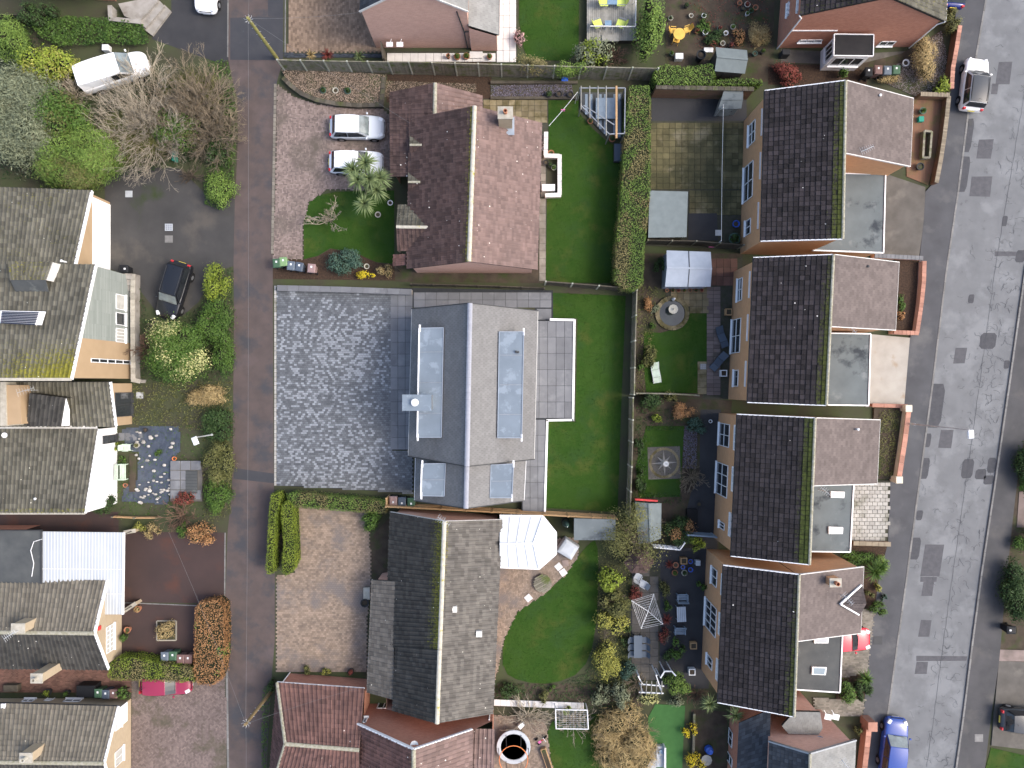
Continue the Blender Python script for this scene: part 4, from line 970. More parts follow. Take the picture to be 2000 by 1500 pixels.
# drives west of the lane
sheet('driveway', [(330, -260), (446, -260), (446, 118), (430, 124), (296, 76), (335, 20)], .016, 'asphalt_dark')
sheet('driveway', [(205, 345), (280, 325), (352, 330), (398, 375), (420, 400), (459, 385), (456, 520), (420, 530), (388, 590), (330, 640), (268, 560), (262, 545), (205, 520)], .016, 'asphalt_drive')
sheet('driveway', [(236, 1038), (442, 1040), (440, 1182), (385, 1182), (385, 1178), (238, 1176)], .016, 'asphalt_red')
sheet('front_yard', [(236, 1178), (385, 1180), (382, 1290), (236, 1285)], .0162, 'asphalt_red')
l = thing('yard_edging', None, None, W(240, 1177)); l['kind'] = 'structure'
for i in range(10): p = W(247+i*14.5, 1177+i*.6); piece('edging_stone', 'kerb', l, (p.x, p.y, 0), (.55, .07, .05), -.04)
def block_drive(name, px, m, z=.05, w=.2, d=.1, pattern='herring', ang=0., base='joint', bias=None, gap=.008):
    o = slabsheet(name, px, -.02, z-.012, base); o['_w'] = 1; pavers(o, px, z, m, w, d, pattern, ang, bias=bias, gap=gap); return o
block_drive('driveway', [(258, 1328), (441, 1322), (443, 1500), (443, 1600), (258, 1600)], 'paver_red2', ang=.78)
block_drive('side_path', [(-120, 1300), (258, 1302), (258, 1352), (-120, 1352)], 'paver_red', ang=.0, pattern='brick')
sheet('yard', [(-120, 1000), (232, 1000), (232, 1040), (-120, 1040)], .014, 'asphalt_red')
# middle plots
block_drive('driveway', [(564, -220), (740, -220), (750, 104), (562, 104)], 'paver_m0', w=.24, d=.16, pattern='brick', ang=1.571)
block_drive('drive_border', [(556, 104), (752, 106), (752, 113), (556, 112)], 'tile_slate_d', w=.2, d=.1, pattern='brick', z=.052)
p0 = slabsheet('patio', [(752, 99), (975, 102), (972, -220), (1012, -220), (1010, 122), (752, 121)], -.02, .02, 'joint'); p0['_w'] = 1
slabs(p0, [(756, 104), (968, 104), (968, 121), (756, 121)], .05, 'slab_white', .6, .6)
slabs(p0, [(976, -60), (1008, -60), (1008, 122), (970, 122)], .05, 'slab_white', .6, .9)
block_drive('driveway', [(541, 165), (575, 190), (620, 205), (745, 212), (768, 230), (768, 345), (735, 372), (640, 370), (604, 395), (592, 440), (592, 506), (533, 506), (539, 350)], 'paver_pink', ang=.0)
es = thing('drive_edging', None, None, W(536, 340)); es['kind'] = 'structure'
for i in range(40):
    y = 168+i*8.3; p = W(541-(y-165)*.018, y); piece('edging_block', 'paver_grey', es, (p.x-.12, p.y, 0), (.2, .3, .055), R.uniform(-.03, .03))
lawn('front_lawn', [(602, 396), (620, 382), (655, 375), (770, 372), (770, 515), (735, 512), (690, 492), (645, 485), (620, 500), (594, 506), (593, 440)], smooth=0, label='front lawn under the cabbage palm')
sheet('flower_bed', [(533, 506), (594, 507), (622, 500), (646, 486), (692, 493), (736, 513), (770, 517), (772, 548), (533, 545)], .014, 'mulch')
sheet('side_passage', [(770, 515), (1062, 520), (1062, 553), (770, 550)], .013, 'soil')
sheet('side_passage', [(755, 120), (960, 122), (960, 200), (755, 200)], .013, 'mulch')
gb = slabsheet('gravel_bed', [(553, 140), (600, 141), (700, 146), (757, 150), (748, 190), (744, 205), (700, 206), (660, 203), (620, 196), (590, 182), (562, 160)], -.02, .38, 'soil'); gb['_w'] = 1
scatter_chips(gb, [(553, 140), (600, 141), (700, 146), (757, 150), (748, 190), (744, 205), (700, 206), (660, 203), (620, 196), (590, 182), (562, 160)], .39, 'gravel', 260, .085)
gp = slabsheet('gravel_path', [(748, 158), (930, 164), (930, 180), (748, 190)], -.02, .03, 'soil'); gp['_w'] = 1
scatter_chips(gp, [(748, 158), (930, 164), (930, 180), (748, 190)], .035, 'gravel', 230, .085)
sb = slabsheet('slate_bed', [(958, 166), (1116, 165), (1122, 192), (958, 192)], -.02, .06, 'soil'); sb['_w'] = 1
scatter_chips(sb, [(959, 167), (1116, 166), (1121, 191), (959, 191)], .065, 'slate_chips', 330, .09)
p1 = slabsheet('patio', [(930, 193), (1070, 194), (1070, 262), (1066, 550), (1052, 550), (1058, 262), (930, 262)], -.02, .02, 'joint'); p1['_w'] = 1
slabs(p1, [(944, 195), (1069, 195), (1069, 240), (944, 240)], .05, 'slab_tan', .5, .5)
slabs(p1, [(1056, 388), (1066, 388), (1064, 549), (1053, 549)], .05, 'slab_plain', .45, .6)
slabs(p1, [(1058, 262), (1066, 262), (1066, 385), (1056, 385)], .05, 'slab_plain', .45, .6)
lawn('back_lawn', [(1071, 196), (1131, 196), (1129, 218), (1150, 244), (1180, 272), (1212, 292), (1210, 360), (1203, 440), (1198, 553), (1066, 552), (1068, 388), (1096, 386), (1096, 308), (1072, 300)], label='long back lawn beside the pinkish roof')
# the new house plot
def wet(x, y):
    # lighter stones where the blocks have weathered, mixed stone by stone
    u = (x+17.3)/9.; v = (y-7.5)/-16.; q = noise.noise((x*.22, y*.22, 1.))*.3+noise.noise((x*.6, y*.6, 3.))*.25
    b = .55-.5*abs(u-.3)**1.3+q-.5*max(0, .12-v)/.12-.3*max(0, u-.7)/.3
    return R.uniform(.7, 1.) if R.random() < b*.72 else R.uniform(.16, .42)
ND = [(541, 566), (764, 574), (764, 880), (806, 882), (806, 965), (760, 960), (541, 948)]
block_drive('driveway', ND, 'paver_blue', w=.22, d=.16, pattern='brick', ang=0., base='joint_dark', bias=wet, gap=.012)
edg = thing('drive_edging', None, None, W(538, 750)); edg['kind'] = 'structure'
for i in range(46): p = W(538, 562+i*8.5); piece('edging_block', 'paver_white', edg, (p.x, p.y, 0), (.16, .31, .055))
p2 = slabsheet('patio', [(764, 562), (1080, 567), (1080, 628), (1045, 628), (1045, 600), (806, 600), (806, 880), (764, 878)], -.02, .03, 'joint_dark'); p2['_w'] = 1
slabs(p2, [(765, 575), (806, 575), (806, 878), (763, 877)], .06, 'slab_grey', .6, .9)
slabs(p2, [(808, 571), (1077, 573), (1077, 601), (808, 601)], .06, 'slab_grey', .9, .6)
slabs(p2, [(1048, 603), (1077, 603), (1077, 625), (1048, 625)], .06, 'slab_grey', .9, .6)
# raised terrace behind the new house
TZ = .55
TP = [(1030, 627), (1121, 627), (1118, 818), (1068, 818), (1064, 1003), (1018, 1003)]
tr = thing('terrace', None, None, W(1075, 720)); tr['kind'] = 'structure'
slabsheet('terrace_base', TP, -.02, TZ-.03, 'joint_dark', kind=None, parent=tr)
slabs(tr, [(1040, 628), (1118, 628), (1115, 816), (1036, 816)], TZ, 'slab_grey', .6, 1.2)
slabs(tr, [(1022, 819), (1065, 819), (1062, 1001), (1020, 1001)], TZ, 'slab_grey', .6, 1.2)
mb = MB()
for a, b in (((1074, 624), (1122, 625)), ((1122, 624), (1119, 822)), ((1120, 820), (1067, 821)), ((1069, 820), (1064, 1003))):
    A, B = W(*a, TZ), W(*b, TZ); mb.bar(A+Vector((0, 0, -.24)), B+Vector((0, 0, -.24)), .16, .62)
mb.build('terrace_edge_wall', 'render_white', tr)
lawn('back_lawn', [(1080, 572), (1222, 578), (1213, 800), (1206, 1000), (1066, 992), (1070, 820), (1124, 824), (1128, 622), (1080, 621)], label='dark lawn behind the new grey house', dens=130)
# bottom middle plot
block_drive('driveway', [(575, 985), (720, 1000), (726, 1130), (718, 1200), (716, 1312), (540, 1312), (539, 1125), (575, 1118)], 'paver_tan', w=.2, d=.15, pattern='brick', ang=.0)
block_drive('patio', [(972, 1095), (1095, 1050), (1130, 1050), (1130, 1085), (1105, 1122), (1060, 1162), (1010, 1195), (984, 1250), (966, 1335), (966, 1200)], 'paver_tan', w=.2, d=.1)
sheet('flower_bed', [(716, 1060), (770, 1000), (770, 1135), (716, 1135)], .013, 'soil')
lawn('back_lawn', [(1166, 1052), (1170, 1130), (1162, 1250), (1138, 1312), (1080, 1336), (1020, 1332), (982, 1312), (982, 1250), (1008, 1193), (1060, 1160), (1105, 1120), (1128, 1088), (1150, 1062)], smooth=1, label='curved back lawn below the conservatory')
sheet('flower_bed', [(960, 1335), (1260, 1335), (1260, 1380), (960, 1380)], .0135, 'soil')
lawn('back_lawn', [(1068, 1412), (1110, 1400), (1190, 1392), (1190, 1420), (1190, 1640), (1100, 1640), (1075, 1480)], smooth=1, label='lawn beside the trampoline')
block_drive('patio', [(962, 1395), (1066, 1405), (1075, 1480), (1095, 1560), (962, 1560)], 'paver_tan', w=.2, d=.1, z=.045)
# top middle and top right gardens
lawn('back_lawn', [(1014, -160), (1132, -160), (1130, 100), (1110, 118), (1030, 118), (1022, 90), (1014, 40)], label='lawn beside the decking')
sheet('garden_bed', [(1300, -120), (1512, -120), (1512, 160), (1300, 160)], .012, 'soil')
sheet('garden_bed', [(1500, 125), (1700, 128), (1690, 175), (1500, 165)], .013, 'mulch')
gf = slabsheet('gravel_garden', [(1668, 128), (1700, 150), (1790, 190), (1842, 186), (1850, 110), (1838, 60), (1760, 105), (1668, 128)], -.02, .04, 'soil'); gf['_w'] = 1
scatter_chips(gf, [(1690, 145), (1790, 190), (1842, 186), (1850, 110), (1838, 60), (1770, 120)], .045, 'gravel_grey', 200, .09)
sheet('garden_path', [(1525, 97), (1700, 104), (1770, 100), (1790, 120), (1700, 128), (1525, 122)], .014, 'concrete_brown')
# gardens of the east row
sheet('yard', [(1272, 165), (1458, 165), (1458, 240), (1272, 240)], .014, 'asphalt_dark')
p3 = slabsheet('patio', [(1270, 236), (1458, 236), (1452, 488), (1262, 480)], -.02, .02, 'joint'); p3['_w'] = 1
slabs(p3, [(1272, 240), (1454, 240), (1450, 370), (1270, 370)], .05, 'slab_mossy', .48, .48)
slabs(p3, [(1346, 372), (1450, 372), (1450, 420), (1346, 420)], .05, 'slab_mossy', .48, .48)
sheet('yard_patch', [(1344, 417), (1400, 417), (1402, 470), (1344, 470)], .056, 'asphalt_dark')
sheet('back_garden', [(1243, 495), (1450, 495), (1432, 780), (1240, 772)], .013, 'soil')
p4 = slabsheet('patio', [(1300, 556), (1450, 500), (1450, 540), (1430, 780), (1372, 780), (1378, 612), (1300, 600)], -.02, .02, 'joint'); p4['_w'] = 1
slabs(p4, [(1310, 560), (1384, 560), (1384, 612), (1310, 600)], .05, 'slab_tan', .5, .5)
slabs(p4, [(1385, 560), (1407, 560), (1403, 772), (1380, 772)], .05, 'paver_red2', .5, .3, name='paving_slab')
slabs(p4, [(1385, 505), (1440, 505), (1434, 558), (1385, 558)], .05, 'paver_red', .6, .6)
slabs(p4, [(1362, 706), (1380, 706), (1380, 770), (1362, 770)], .05, 'slab_tan', .5, .5)
lawn('back_lawn', [(1258, 648), (1290, 650), (1330, 640), (1345, 612), (1383, 612), (1380, 708), (1364, 710), (1362, 768), (1262, 766), (1256, 700)], label='lawn below the round pond')
sheet('back_garden', [(1238, 775), (1430, 782), (1402, 1082), (1235, 1060)], .0132, 'soil')
lawn('back_lawn', [(1262, 832), (1336, 832), (1332, 900), (1328, 970), (1248, 972), (1242, 910)], label='ragged lawn round the star paving', dens=70)
sc = slabsheet('slate_path', [(1336, 830), (1362, 838), (1360, 915), (1334, 915)], -.02, .05, 'soil'); sc['_w'] = 1
scatter_chips(sc, [(1336, 830), (1362, 838), (1360, 915), (1334, 915)], .055, 'slate_chips', 300, .09)
sheet('yard', [(1368, 800), (1408, 800), (1400, 1080), (1330, 1040), (1350, 960), (1366, 930)], .0145, 'asphalt_dark')
sheet('yard', [(1290, 1070), (1398, 1070), (1384, 1345), (1300, 1345), (1232, 1300), (1232, 1180)], .0138, 'asphalt_dark')
pth = slabsheet('patio', [(1242, 1105), (1290, 1110), (1288, 1330), (1232, 1330)], -.02, .016, 'joint'); pth['_w'] = 1
slabs(pth, [(1236, 1110), (1286, 1110), (1286, 1328), (1234, 1328)], .04, 'concrete_brown', .6, .6, skip=.12)
lawn('artificial_lawn', [(1280, 1375), (1338, 1378), (1333, 1480), (1330, 1640), (1262, 1640), (1266, 1400)], m='grass_fake', blades=False)
sheet('yard', [(1350, 1385), (1420, 1390), (1420, 1640), (1345, 1640)], .0142, 'soil')
# front drives of the east row
slabsheet('driveway', [(1722, 338), (1806, 366), (1804, 430), (1794, 500), (1720, 498)], -.02, .096, 'concrete_brown')
slabsheet('front_yard', [(1770, 190), (1845, 190), (1835, 280), (1812, 362), (1770, 345)], -.02, .06, 'brick_dark')
slabsheet('driveway', [(1690, 652), (1778, 660), (1765, 790), (1690, 795)], -.02, .096, 'concrete_pale')
slabsheet('flower_bed', [(1745, 508), (1790, 512), (1782, 655), (1738, 652)], -.02, .25, 'mulch')
slabsheet('flower_bed', [(1705, 797), (1760, 797), (1742, 935), (1700, 935)], -.02, .18, 'soil')
d3 = slabsheet('driveway', [(1655, 940), (1740, 938), (1732, 1060), (1652, 1055)], -.02, .07, 'joint'); d3['_w'] = 1
slabs(d3, [(1662, 942), (1738, 942), (1731, 1056), (1657, 1054)], .1, 'paver_white', .42, .3, stagger=1, gap=.025)
slabsheet('flower_bed', [(1650, 1060), (1732, 1062), (1716, 1195), (1670, 1180)], -.02, .09, 'mulch')
block_drive('driveway', [(1640, 1185), (1708, 1192), (1694, 1312), (1636, 1325)], 'paver_grey', z=.1, pattern='brick', w=.2, d=.12)
slabsheet('flower_bed', [(1636, 1318), (1694, 1312), (1690, 1372), (1632, 1372)], -.02, .09, 'mulch')
block_drive('driveway', [(1590, 1362), (1690, 1366), (1682, 1398), (1590, 1398)], 'paver_grey', z=.1, pattern='brick', w=.2, d=.12)
# far side of the road
lawn('verge_lawn', [(1922, 1510), (1935, 1460), (2000, 1475), (2200, 1500), (2200, 1700), (1895, 1700)], label='grass below the parked dark car', dens=60)
slabsheet('parking_bay', [(1950, 1290), (1945, 1340), (1935, 1455), (2060, 1470), (2200, 1480), (2200, 1300)], -.02, .08, 'concrete_brown')
slabsheet('parking_bay', [(1952, 1268), (2200, 1275), (2200, 1296), (1950, 1290)], -.02, .085, 'paver_pink')
sheet('front_garden', [(1962, 1150), (1950, 1270), (2200, 1280), (2200, 700), (2030, 700), (1990, 900)], .014, 'soil')
slabsheet('front_path', [(1990, 960), (2200, 960), (2200, 1030), (1985, 1030)], -.02, .05, 'paver_pink')
lawn('verge_lawn', [(2000, 880), (2200, 700), (2200, 958), (1990, 958)], label='grass at the right edge by the pavement', dens=60)
# ================================================================ HOUSES
def foot(l, z): return [(1000+(x-1000)*(H-z)/H, 750+(y-750)*(H-z)/H) for x, y in l]
def hip(w, lo=.0, hi=1.): return lambda s, t: lo+(hi-lo)*w(s, t)
# ---- east row: single slope to the west, smaller slope to the street, flat-roofed garage
def east_house(label, dk, lt, gr, wins, strips, ze=5.45, zr=7.2, zf=5.3, zg=2.7, garage='felt', wallm='brick_tan', moss_n=.5, gtrim='white_pvc', mossg=.62, tm='tile_dark'):
    nw, ne, se, sw = W(*dk[0], ze), W(*dk[1], zr), W(*dk[2], zr), W(*dk[3], ze)
    h = thing('brick_house', label, 'house', ((nw+se)/2).xy.to_3d())
    q = [sw, nw, ne, se]
    d = slope(h, q, tm, tw=.335, tl=.335, gap=.1, lift=.055, moss=lambda s, t: .02+max(0, (t-.76)/.24)*(mossg+.3-.35*s)+.1*max(0, t-.4))
    ridge(d, ne, se, 'ridge_mossy', .2, .08)
    f0, f1, f2, f3 = W(*lt[0], zr-.02), W(*lt[1], zf), W(*lt[2], zf), W(*lt[3], zr-.02)
    d2 = slope(h, [f1, f2, f3, f0], 'tile_brown', tw=.3, tl=.2, gap=.02, lift=.014, stagger=True, moss=lambda s, t: max(0, (t-.86)/.14)*.38)
    bargeboard(h, [nw, ne]); bargeboard(h, [sw, se]); bargeboard(h, [f0, f1], 'white_dirty', .05, .16); bargeboard(h, [f3, f2], 'white_dirty', .05, .16); gutter(h, f1, f2, 'white_dirty', .045); gutter(h, sw, nw, 'metal_dark', .05)
    # walls
    u = (se-ne); u.z = 0; u.normalize(); x = Vector((-u.y, u.x, 0)); x = x if x.x > 0 else -x; i = .12
    a, b, c, e = nw+u*i+x*.3, ne+u*i, se-u*i, sw-u*i+x*.3; a.z = e.z = ze-.05; b.z = c.z = zr-.14
    g = lambda p: Vector((p.x, p.y, -.05))
    wallmesh(h, [[g(a), g(e), e, a], [g(a), g(b), b, a], [g(e), g(c), c, e], [g(b), g(c), c, b]], wallm)
    k0, k1, k2, k3 = f0+u*i, f1+u*i-x*.2, f2-u*i-x*.2, f3-u*i; k0.z = k3.z = zr-.16; k1.z = k2.z = zf-.1
    wallmesh(h, [[g(k0), g(k1), k1, k0], [g(k1), g(k2), k2, k1], [g(k2), g(k3), k3, k2]], wallm)
    for (bx, cols, rows) in wins: window(h, g(a), g(e), bx, cols, rows)
    for bx in strips: window(h, g(a), g(e), (bx[0]+1, bx[1], bx[0]+3, bx[3]), 3, 1, glass='curtain', proud=.1, sill=False)
    L = (k2-k1).length
    for z0, z1 in ((.8, 2.2), (3.3, 4.5)): window(h, Vector((k1.x+.01, k1.y, 0)), Vector((k2.x+.01, k2.y, 0)), None, 3, 1, world=(L*.25, z0, L*.75, z1), proud=-.05, sill=False)
    r, qq = flat_roof(h, gr, zg, garage, gtrim, .09, .22)
    w = box_walls(h, qq, zg-.2, wallm, .12)
    return h, d2, r
E1, e1f, e1g = east_house('brick house with dark mossy roof nearest the white hatchback on the road', [(1494, 177), (1652, 157), (1646, 467), (1486, 471)], [(1654, 157), (1784, 192), (1778, 325), (1651, 299)], [(1592, 338), (1729, 340), (1725, 494), (1588, 489)],
    [((1462, 232, 1476, 288), 2, 2), ((1452, 312, 1472, 398), 2, 2), ((1456, 425, 1467, 462), 2, 1)], [(1487, 212, 1491, 265), (1484, 297, 1489, 350), (1480, 395, 1484, 447)])
E2, e2f, e2g = east_house('brick house with dark roof beside the round pond garden and pale concrete drive', [(1472, 503), (1628, 497), (1614, 792), (1460, 786)], [(1630, 497), (1756, 512), (1749, 645), (1623, 638)], [(1566, 650), (1700, 652), (1696, 792), (1562, 790)],
    [((1440, 541, 1451, 590), 2, 2), ((1428, 620, 1448, 691), 2, 2), ((1433, 722, 1443, 755), 1, 1)], [(1463, 530, 1468, 582), (1459, 614, 1465, 666), (1455, 705, 1460, 755)], mossg=.5)
E3, e3f, e3g = east_house('brick house with dark roof beside the star-paved garden, two skylights on its flat garage', [(1440, 809), (1592, 816), (1581, 1103), (1428, 1086)], [(1594, 816), (1719, 820), (1713, 945), (1588, 949)], [(1540, 947), (1667, 945), (1660, 1078), (1532, 1076)],
    [((1406, 825, 1424, 875), 2, 2), ((1401, 901, 1420, 974), 3, 2), ((1406, 1016, 1415, 1037), 2, 1)], [(1435, 830, 1440, 880), (1431, 911, 1436, 961), (1425, 1000, 1431, 1049)], mossg=.8, tm='tile_dark2')
E4, e4f, e4g = east_house('brick house with long black roof above the red car and white-edged flat garage', [(1413, 1104), (1561, 1122), (1551, 1400), (1402, 1372)], [(1563, 1122), (1687, 1107), (1681, 1237), (1556, 1253)], [(1510, 1246), (1645, 1240), (1640, 1352), (1504, 1343)],
    [((1391, 1105, 1400, 1149), 2, 1), ((1379, 1166, 1398, 1247), 4, 2), ((1382, 1275, 1391, 1311), 2, 1)], [(1410, 1120, 1415, 1165), (1405, 1195, 1410, 1242), (1400, 1285, 1405, 1331)], garage='felt_dark', mossg=.4, tm='tile_dark2')
def skylight(house, px, z, m='glass_blue', frame='white_pvc'):
    q = WL(px, z); r = MB().prism([(p.x, p.y) for p in q], z-.02, z+.16).build('skylight', frame, house); c = (q[0]+q[2])/2
    g = MB(); g.face([(c.x+(p.x-c.x)*.8, c.y+(p.y-c.y)*.8, z+.165) for p in (q if area2([(p.x, p.y) for p in q]) > 0 else q[::-1])]); g.build('pane', m, r)
skylight(e3g, [(1621, 959), (1648, 960), (1647, 972), (1621, 971)], 2.7, 'polycarb'); skylight(e3g, [(1617, 1028), (1645, 1029), (1644, 1042), (1617, 1042)], 2.7, 'polycarb')
skylight(e4g, [(1585, 1301), (1613, 1302), (1611, 1317), (1584, 1316)], 2.7); skylight(e4g, [(1589, 1243), (1617, 1243), (1616, 1255), (1589, 1255)], 2.7, 'polycarb')
for e, (x, y, z) in ((E1, (1714, 190, 6.3)), (E1, (1640, 170, 7.)), (E2, (1690, 522, 6.2)), (E3, (1671, 838, 6.2)), (E3, (1582, 832, 7.)), (E4, (1610, 1150, 6.2))): vent_pipe(e, W(x, y, z-.3), .35, 'metal_dark' if e is E2 else 'plast_white')
aerial(E1, W(1680, 300, 6.), 1., .4); aerial(E2, W(1646, 642, 5.2), 1.2, -.8); aerial(E3, W(1598, 955, 5.2), 1.3, -.7); aerial(E4, W(1640, 1160, 6.), 1.2, -.8)
chimney(E4, W(1622, 1132, 6.4).xy.to_3d(), (.7, .5), 5.8, 7.1, 'brick_tan', 1)
for hs, px in ((E3, [(1654, 946), (1674, 947), (1672, 985), (1662, 990)]),): pass
# white porch canopy and front gablet on the last but one house
gq = W(1640, 1179, 6.12)
A, B, T = W(1684, 1143, 5.36), W(1679, 1203, 5.36), W(1692, 1178, 6.25)
d = deck(E4, [A, T, gq], 'gablet_roof', .08); tri_tiles(d, [A, T, gq], 'tile_brown', .3, .2, 0)
d = deck(E4, [T, B, gq], 'gablet_roof', .08); tri_tiles(d, [B, T, gq], 'tile_brown', .3, .2, 0)
bargeboard(E4, [W(1683, 1143, 5.52), gq+Vector((0, 0, .14)), W(1678, 1201, 5.52)], 'white_pvc', .1, .14); wallmesh(E4, [[A-Vector((.15, 0, .1)), B-Vector((.15, 0, .1)), T-Vector((.15, 0, .1))]], 'white_pvc', 'gablet_front')
# ---- house at the bottom right corner
h = thing('brick_house', 'orange brick house with slate roof below the long black roof, cut by the bottom edge', 'house', W(1560, 1470)); R6 = h
R0, R1 = W(1582, 1472, 7.0), W(1578, 1640, 7.0); A0, A1 = W(1502, 1448, 5.1), W(1496, 1640, 5.1); B0, B1 = W(1672, 1446, 5.1), W(1664, 1640, 5.1)
d = slope(h, [A1, A0, R0, R1], 'tile_slate_d', tw=.28, tl=.3, gap=.05, lift=.02); ridge(d, R0, R1, 'ridge_mossy', .2, .08); slope(h, [B0, B1, R1, R0], 'tile_concrete', tw=.3, tl=.2, gap=.02, lift=.014, stagger=True)
gable_walls(h, A0, A1, R0, R1, B0, B1, 'brick_pink'); bargeboard(h, [A0, R0, B0], 'metal_grey', .1, .18)
# its lower wing to the left with a slate roof
a, b, c, e = W(1443, 1412, 3.0), W(1505, 1385, 4.2), W(1500, 1640, 4.2), W(1432, 1640, 3.0)
slope(h, [e, a, b, c], 'tile_slate_d', tw=.28, tl=.3, gap=.05, lift=.02)
g = lambda p: Vector((p.x, p.y, -.05)); i = Vector((.3, 0, 0)); wa, we = a+i-Vector((0, .1, .1)), e+i
wallmesh(h, [[g(wa), g(we), we, wa], [g(wa), g(b), b-Vector((0, .1, .1)), wa]], 'brick_red'); window(h, g(wa), g(we), (1418, 1410, 1430, 1462), 2, 2); window(h, g(wa), g(we), (1421, 1465, 1430, 1500), 1, 2)
# small cross roof and flat grey canopy on the gable
A, B, C, D = W(1527, 1418, 4.4), W(1552, 1390, 4.9), W(1602, 1391, 4.9), W(1607, 1422, 4.4); E_, F_ = W(1599, 1435, 4.1), W(1540, 1433, 4.1)
d = slope(h, [A, D, C, B], 'tile_concrete', tw=.3, tl=.25, stagger=True, gap=.02, lift=.014); d = slope(h, [F_, E_, D, A], 'tile_concrete', tw=.3, tl=.25, stagger=True, gap=.02, lift=.014)
wallmesh(h, [[g(B), g(C), C-Vector((0, .2, .15)), B-Vector((0, .2, .15))], [g(C), g(E_), E_-Vector((.15, 0, .1)), D-Vector((.15, 0, .1)), C-Vector((.15, .2, .15))]], 'brick_pink')
for x in (1617, 1632): p = W(x, 1400, 3.6); MB().box((p.x, p.y, 3.6), (.5, .4, .05), -.2).build('open_window', 'white_pvc', h); MB().tube([p, p+Vector((-.3, .5, .05))], .02, 4).build('window_stay', 'white_pvc', h)
dish(h, W(1602, 1446, 4.5), (-.3, .6, .5), .28, 'metal_grey'); aerial(h, W(1640, 1480, 6.), 1., -.9)
# ---- house at the top right
h = thing('brick_house', 'red brick house with black-roofed white porch, cut by the top edge', 'house', W(1640, 90)); RT = h
A0, A1 = W(1562, 30, 5.1), W(1580, -220, 5.1); R0, R1 = W(1738, -6, 7.4), W(1756, -260, 7.4); B0, B1 = W(1846, 42, 4.1), W(1860, -200, 4.1)
d = slope(h, [A0, A1, R1, R0], 'tile_dark', tw=.33, tl=.33, gap=.07, lift=.05, moss=lambda s, t: .38); slope(h, [B1, B0, R0, R1], 'tile_green', tw=.33, tl=.3, style='roll', moss=lambda s, t: .35); ridge(d, R0, R1, 'ridge_mossy')
a0, a1, b1, b0 = gable_walls(h, A0, A1, R0, R1, B0, B1, 'brick_red'); gutter(h, B0, B1, dz=-.02)
window(h, a0, b0, (1558, 77, 1608, 82), 3, 1); window(h, a0, b0, (1712, 80, 1752, 89), 2, 1); window(h, a0, a1, (1537, 2, 1543, 35), 3, 1, proud=.1); window(h, a0, a1, (1558, -20, 1562, 25), 3, 1, glass='curtain', proud=.1)
for p, q in ((a0, A0), (b0, B0)): MB().tube([(p.x, p.y-.08, .0), (p.x, p.y-.08, q.z-.5), (q.x, q.y, q.z-.05)], .05, 6).build('downpipe', 'white_pvc', h)
MB().bar((a0.x, a0.y-.03, 2.75), (a0.x+3.4, a0.y-.03, 2.75), .06, .1).build('canopy_edge', 'white_pvc', h)
r, q = flat_roof(h, [(1629, 67), (1706, 68), (1705, 110), (1628, 109)], 2.6, 'felt_black', 'white_pvc', .06, .12, 'porch_roof'); w = box_walls(h, q, 2.5, 'white_pvc', .1, name='porch_wall')
for i in range(4):
    u = w[(i+1) % 4]-w[i]
    if u.length > 1 and (w[i].x+u.x/2 < 25.3 or w[i].y+u.y/2 < 25): window(h, w[i]+u*.04, w[i]+u*.96, None, 3, 1, world=(.1, .9, u.length*.92-.1, 2.2), proud=.04, name='porch_window')
# ---- top middle house
h = thing('brick_house', 'pale red brick gable house with white door, cut by the top edge', 'house', W(850, 90)); M0 = h
A0, A1 = W(702, 22, 5.6), W(720, -200, 5.6); R0, R1 = W(797, -24, 8.5), W(805, -260, 8.5); B0, B1 = W(914, 22, 5.6), W(915, -200, 5.6)
d = slope(h, [A0, A1, R1, R0], 'tile_slate_d', tw=.3, tl=.3, gap=.05, lift=.025); slope(h, [B1, B0, R0, R1], 'tile_concrete', tw=.3, tl=.22, stagger=True, gap=.02, lift=.014); ridge(d, R0, R1, 'ridge_metal')
a0, a1, b1, b0 = gable_walls(h, A0, A1, R0, R1, B0, B1, 'brick_pink', oe=.1, og=.1); bargeboard(h, [A0, R0, B0], 'white_dirty', .05, .16)
c, e, f, k = W(915, 50, 3.7), W(974, 68, 2.4), W(976, -200, 2.4), W(915, -200, 3.7)
slope(h, [f, e, c, k], 'tile_concrete', tw=.3, tl=.24, stagger=True, gap=.02, lift=.014)
w1, w2 = Vector((c.x, c.y-.1, 3.55)), Vector((e.x-.15, c.y-.1, 2.35)); w3 = Vector((f.x-.15, f.y, 2.35)); g = lambda p: Vector((p.x, p.y, -.05))
wallmesh(h, [[g(w1), g(w2), w2, w1], [g(w2), g(w3), w3, w2]], 'brick_pink'); gutter(h, e, f, 'metal_dark', .05)
dr = window(h, b0, g(w2), (917, 73, 941, 101), 1, 1, glass='white_pvc', name='door'); p = on_wall(b0, g(w2), 938, 90); MB().box((p.x, p.y-.1, p.z), (.05, .08, .12)).build('handle', 'metal_dark', dr); p = on_wall(b0, g(w2), 928, 78); MB().box((p.x, p.y-.06, p.z), (.3, .03, .12)).build('letter_plate', 'metal_dark', dr)
MB().box((*W(930, 109)[:2], 0), (1.0, .5, .18)).build('doorstep', 'slab_white', h)
MB().tube([W(892, 20, 5.4)-Vector((0, .1, 0)), Vector((b0.x-.35, b0.y-.1, 2.6)), Vector((b0.x-.25, b0.y-.1, 0))], .05, 6).build('downpipe', 'metal_dark', h); MB().tube([Vector((b0.x-.35, b0.y-.1, 2.7)), Vector((b0.x+.4, b0.y-.1, 2.8))], .05, 6).build('downpipe', 'metal_dark', h)
for x in (761, 781): p = W(x, 87, 1.5); MB().box((p.x, p.y, 1.5), (.5, .36, .04), 0).build('open_window', 'white_pvc', h); MB().tube([p, p+Vector((.15, .62, -.1))], .025, 4).build('window_stay', 'white_pvc', h)
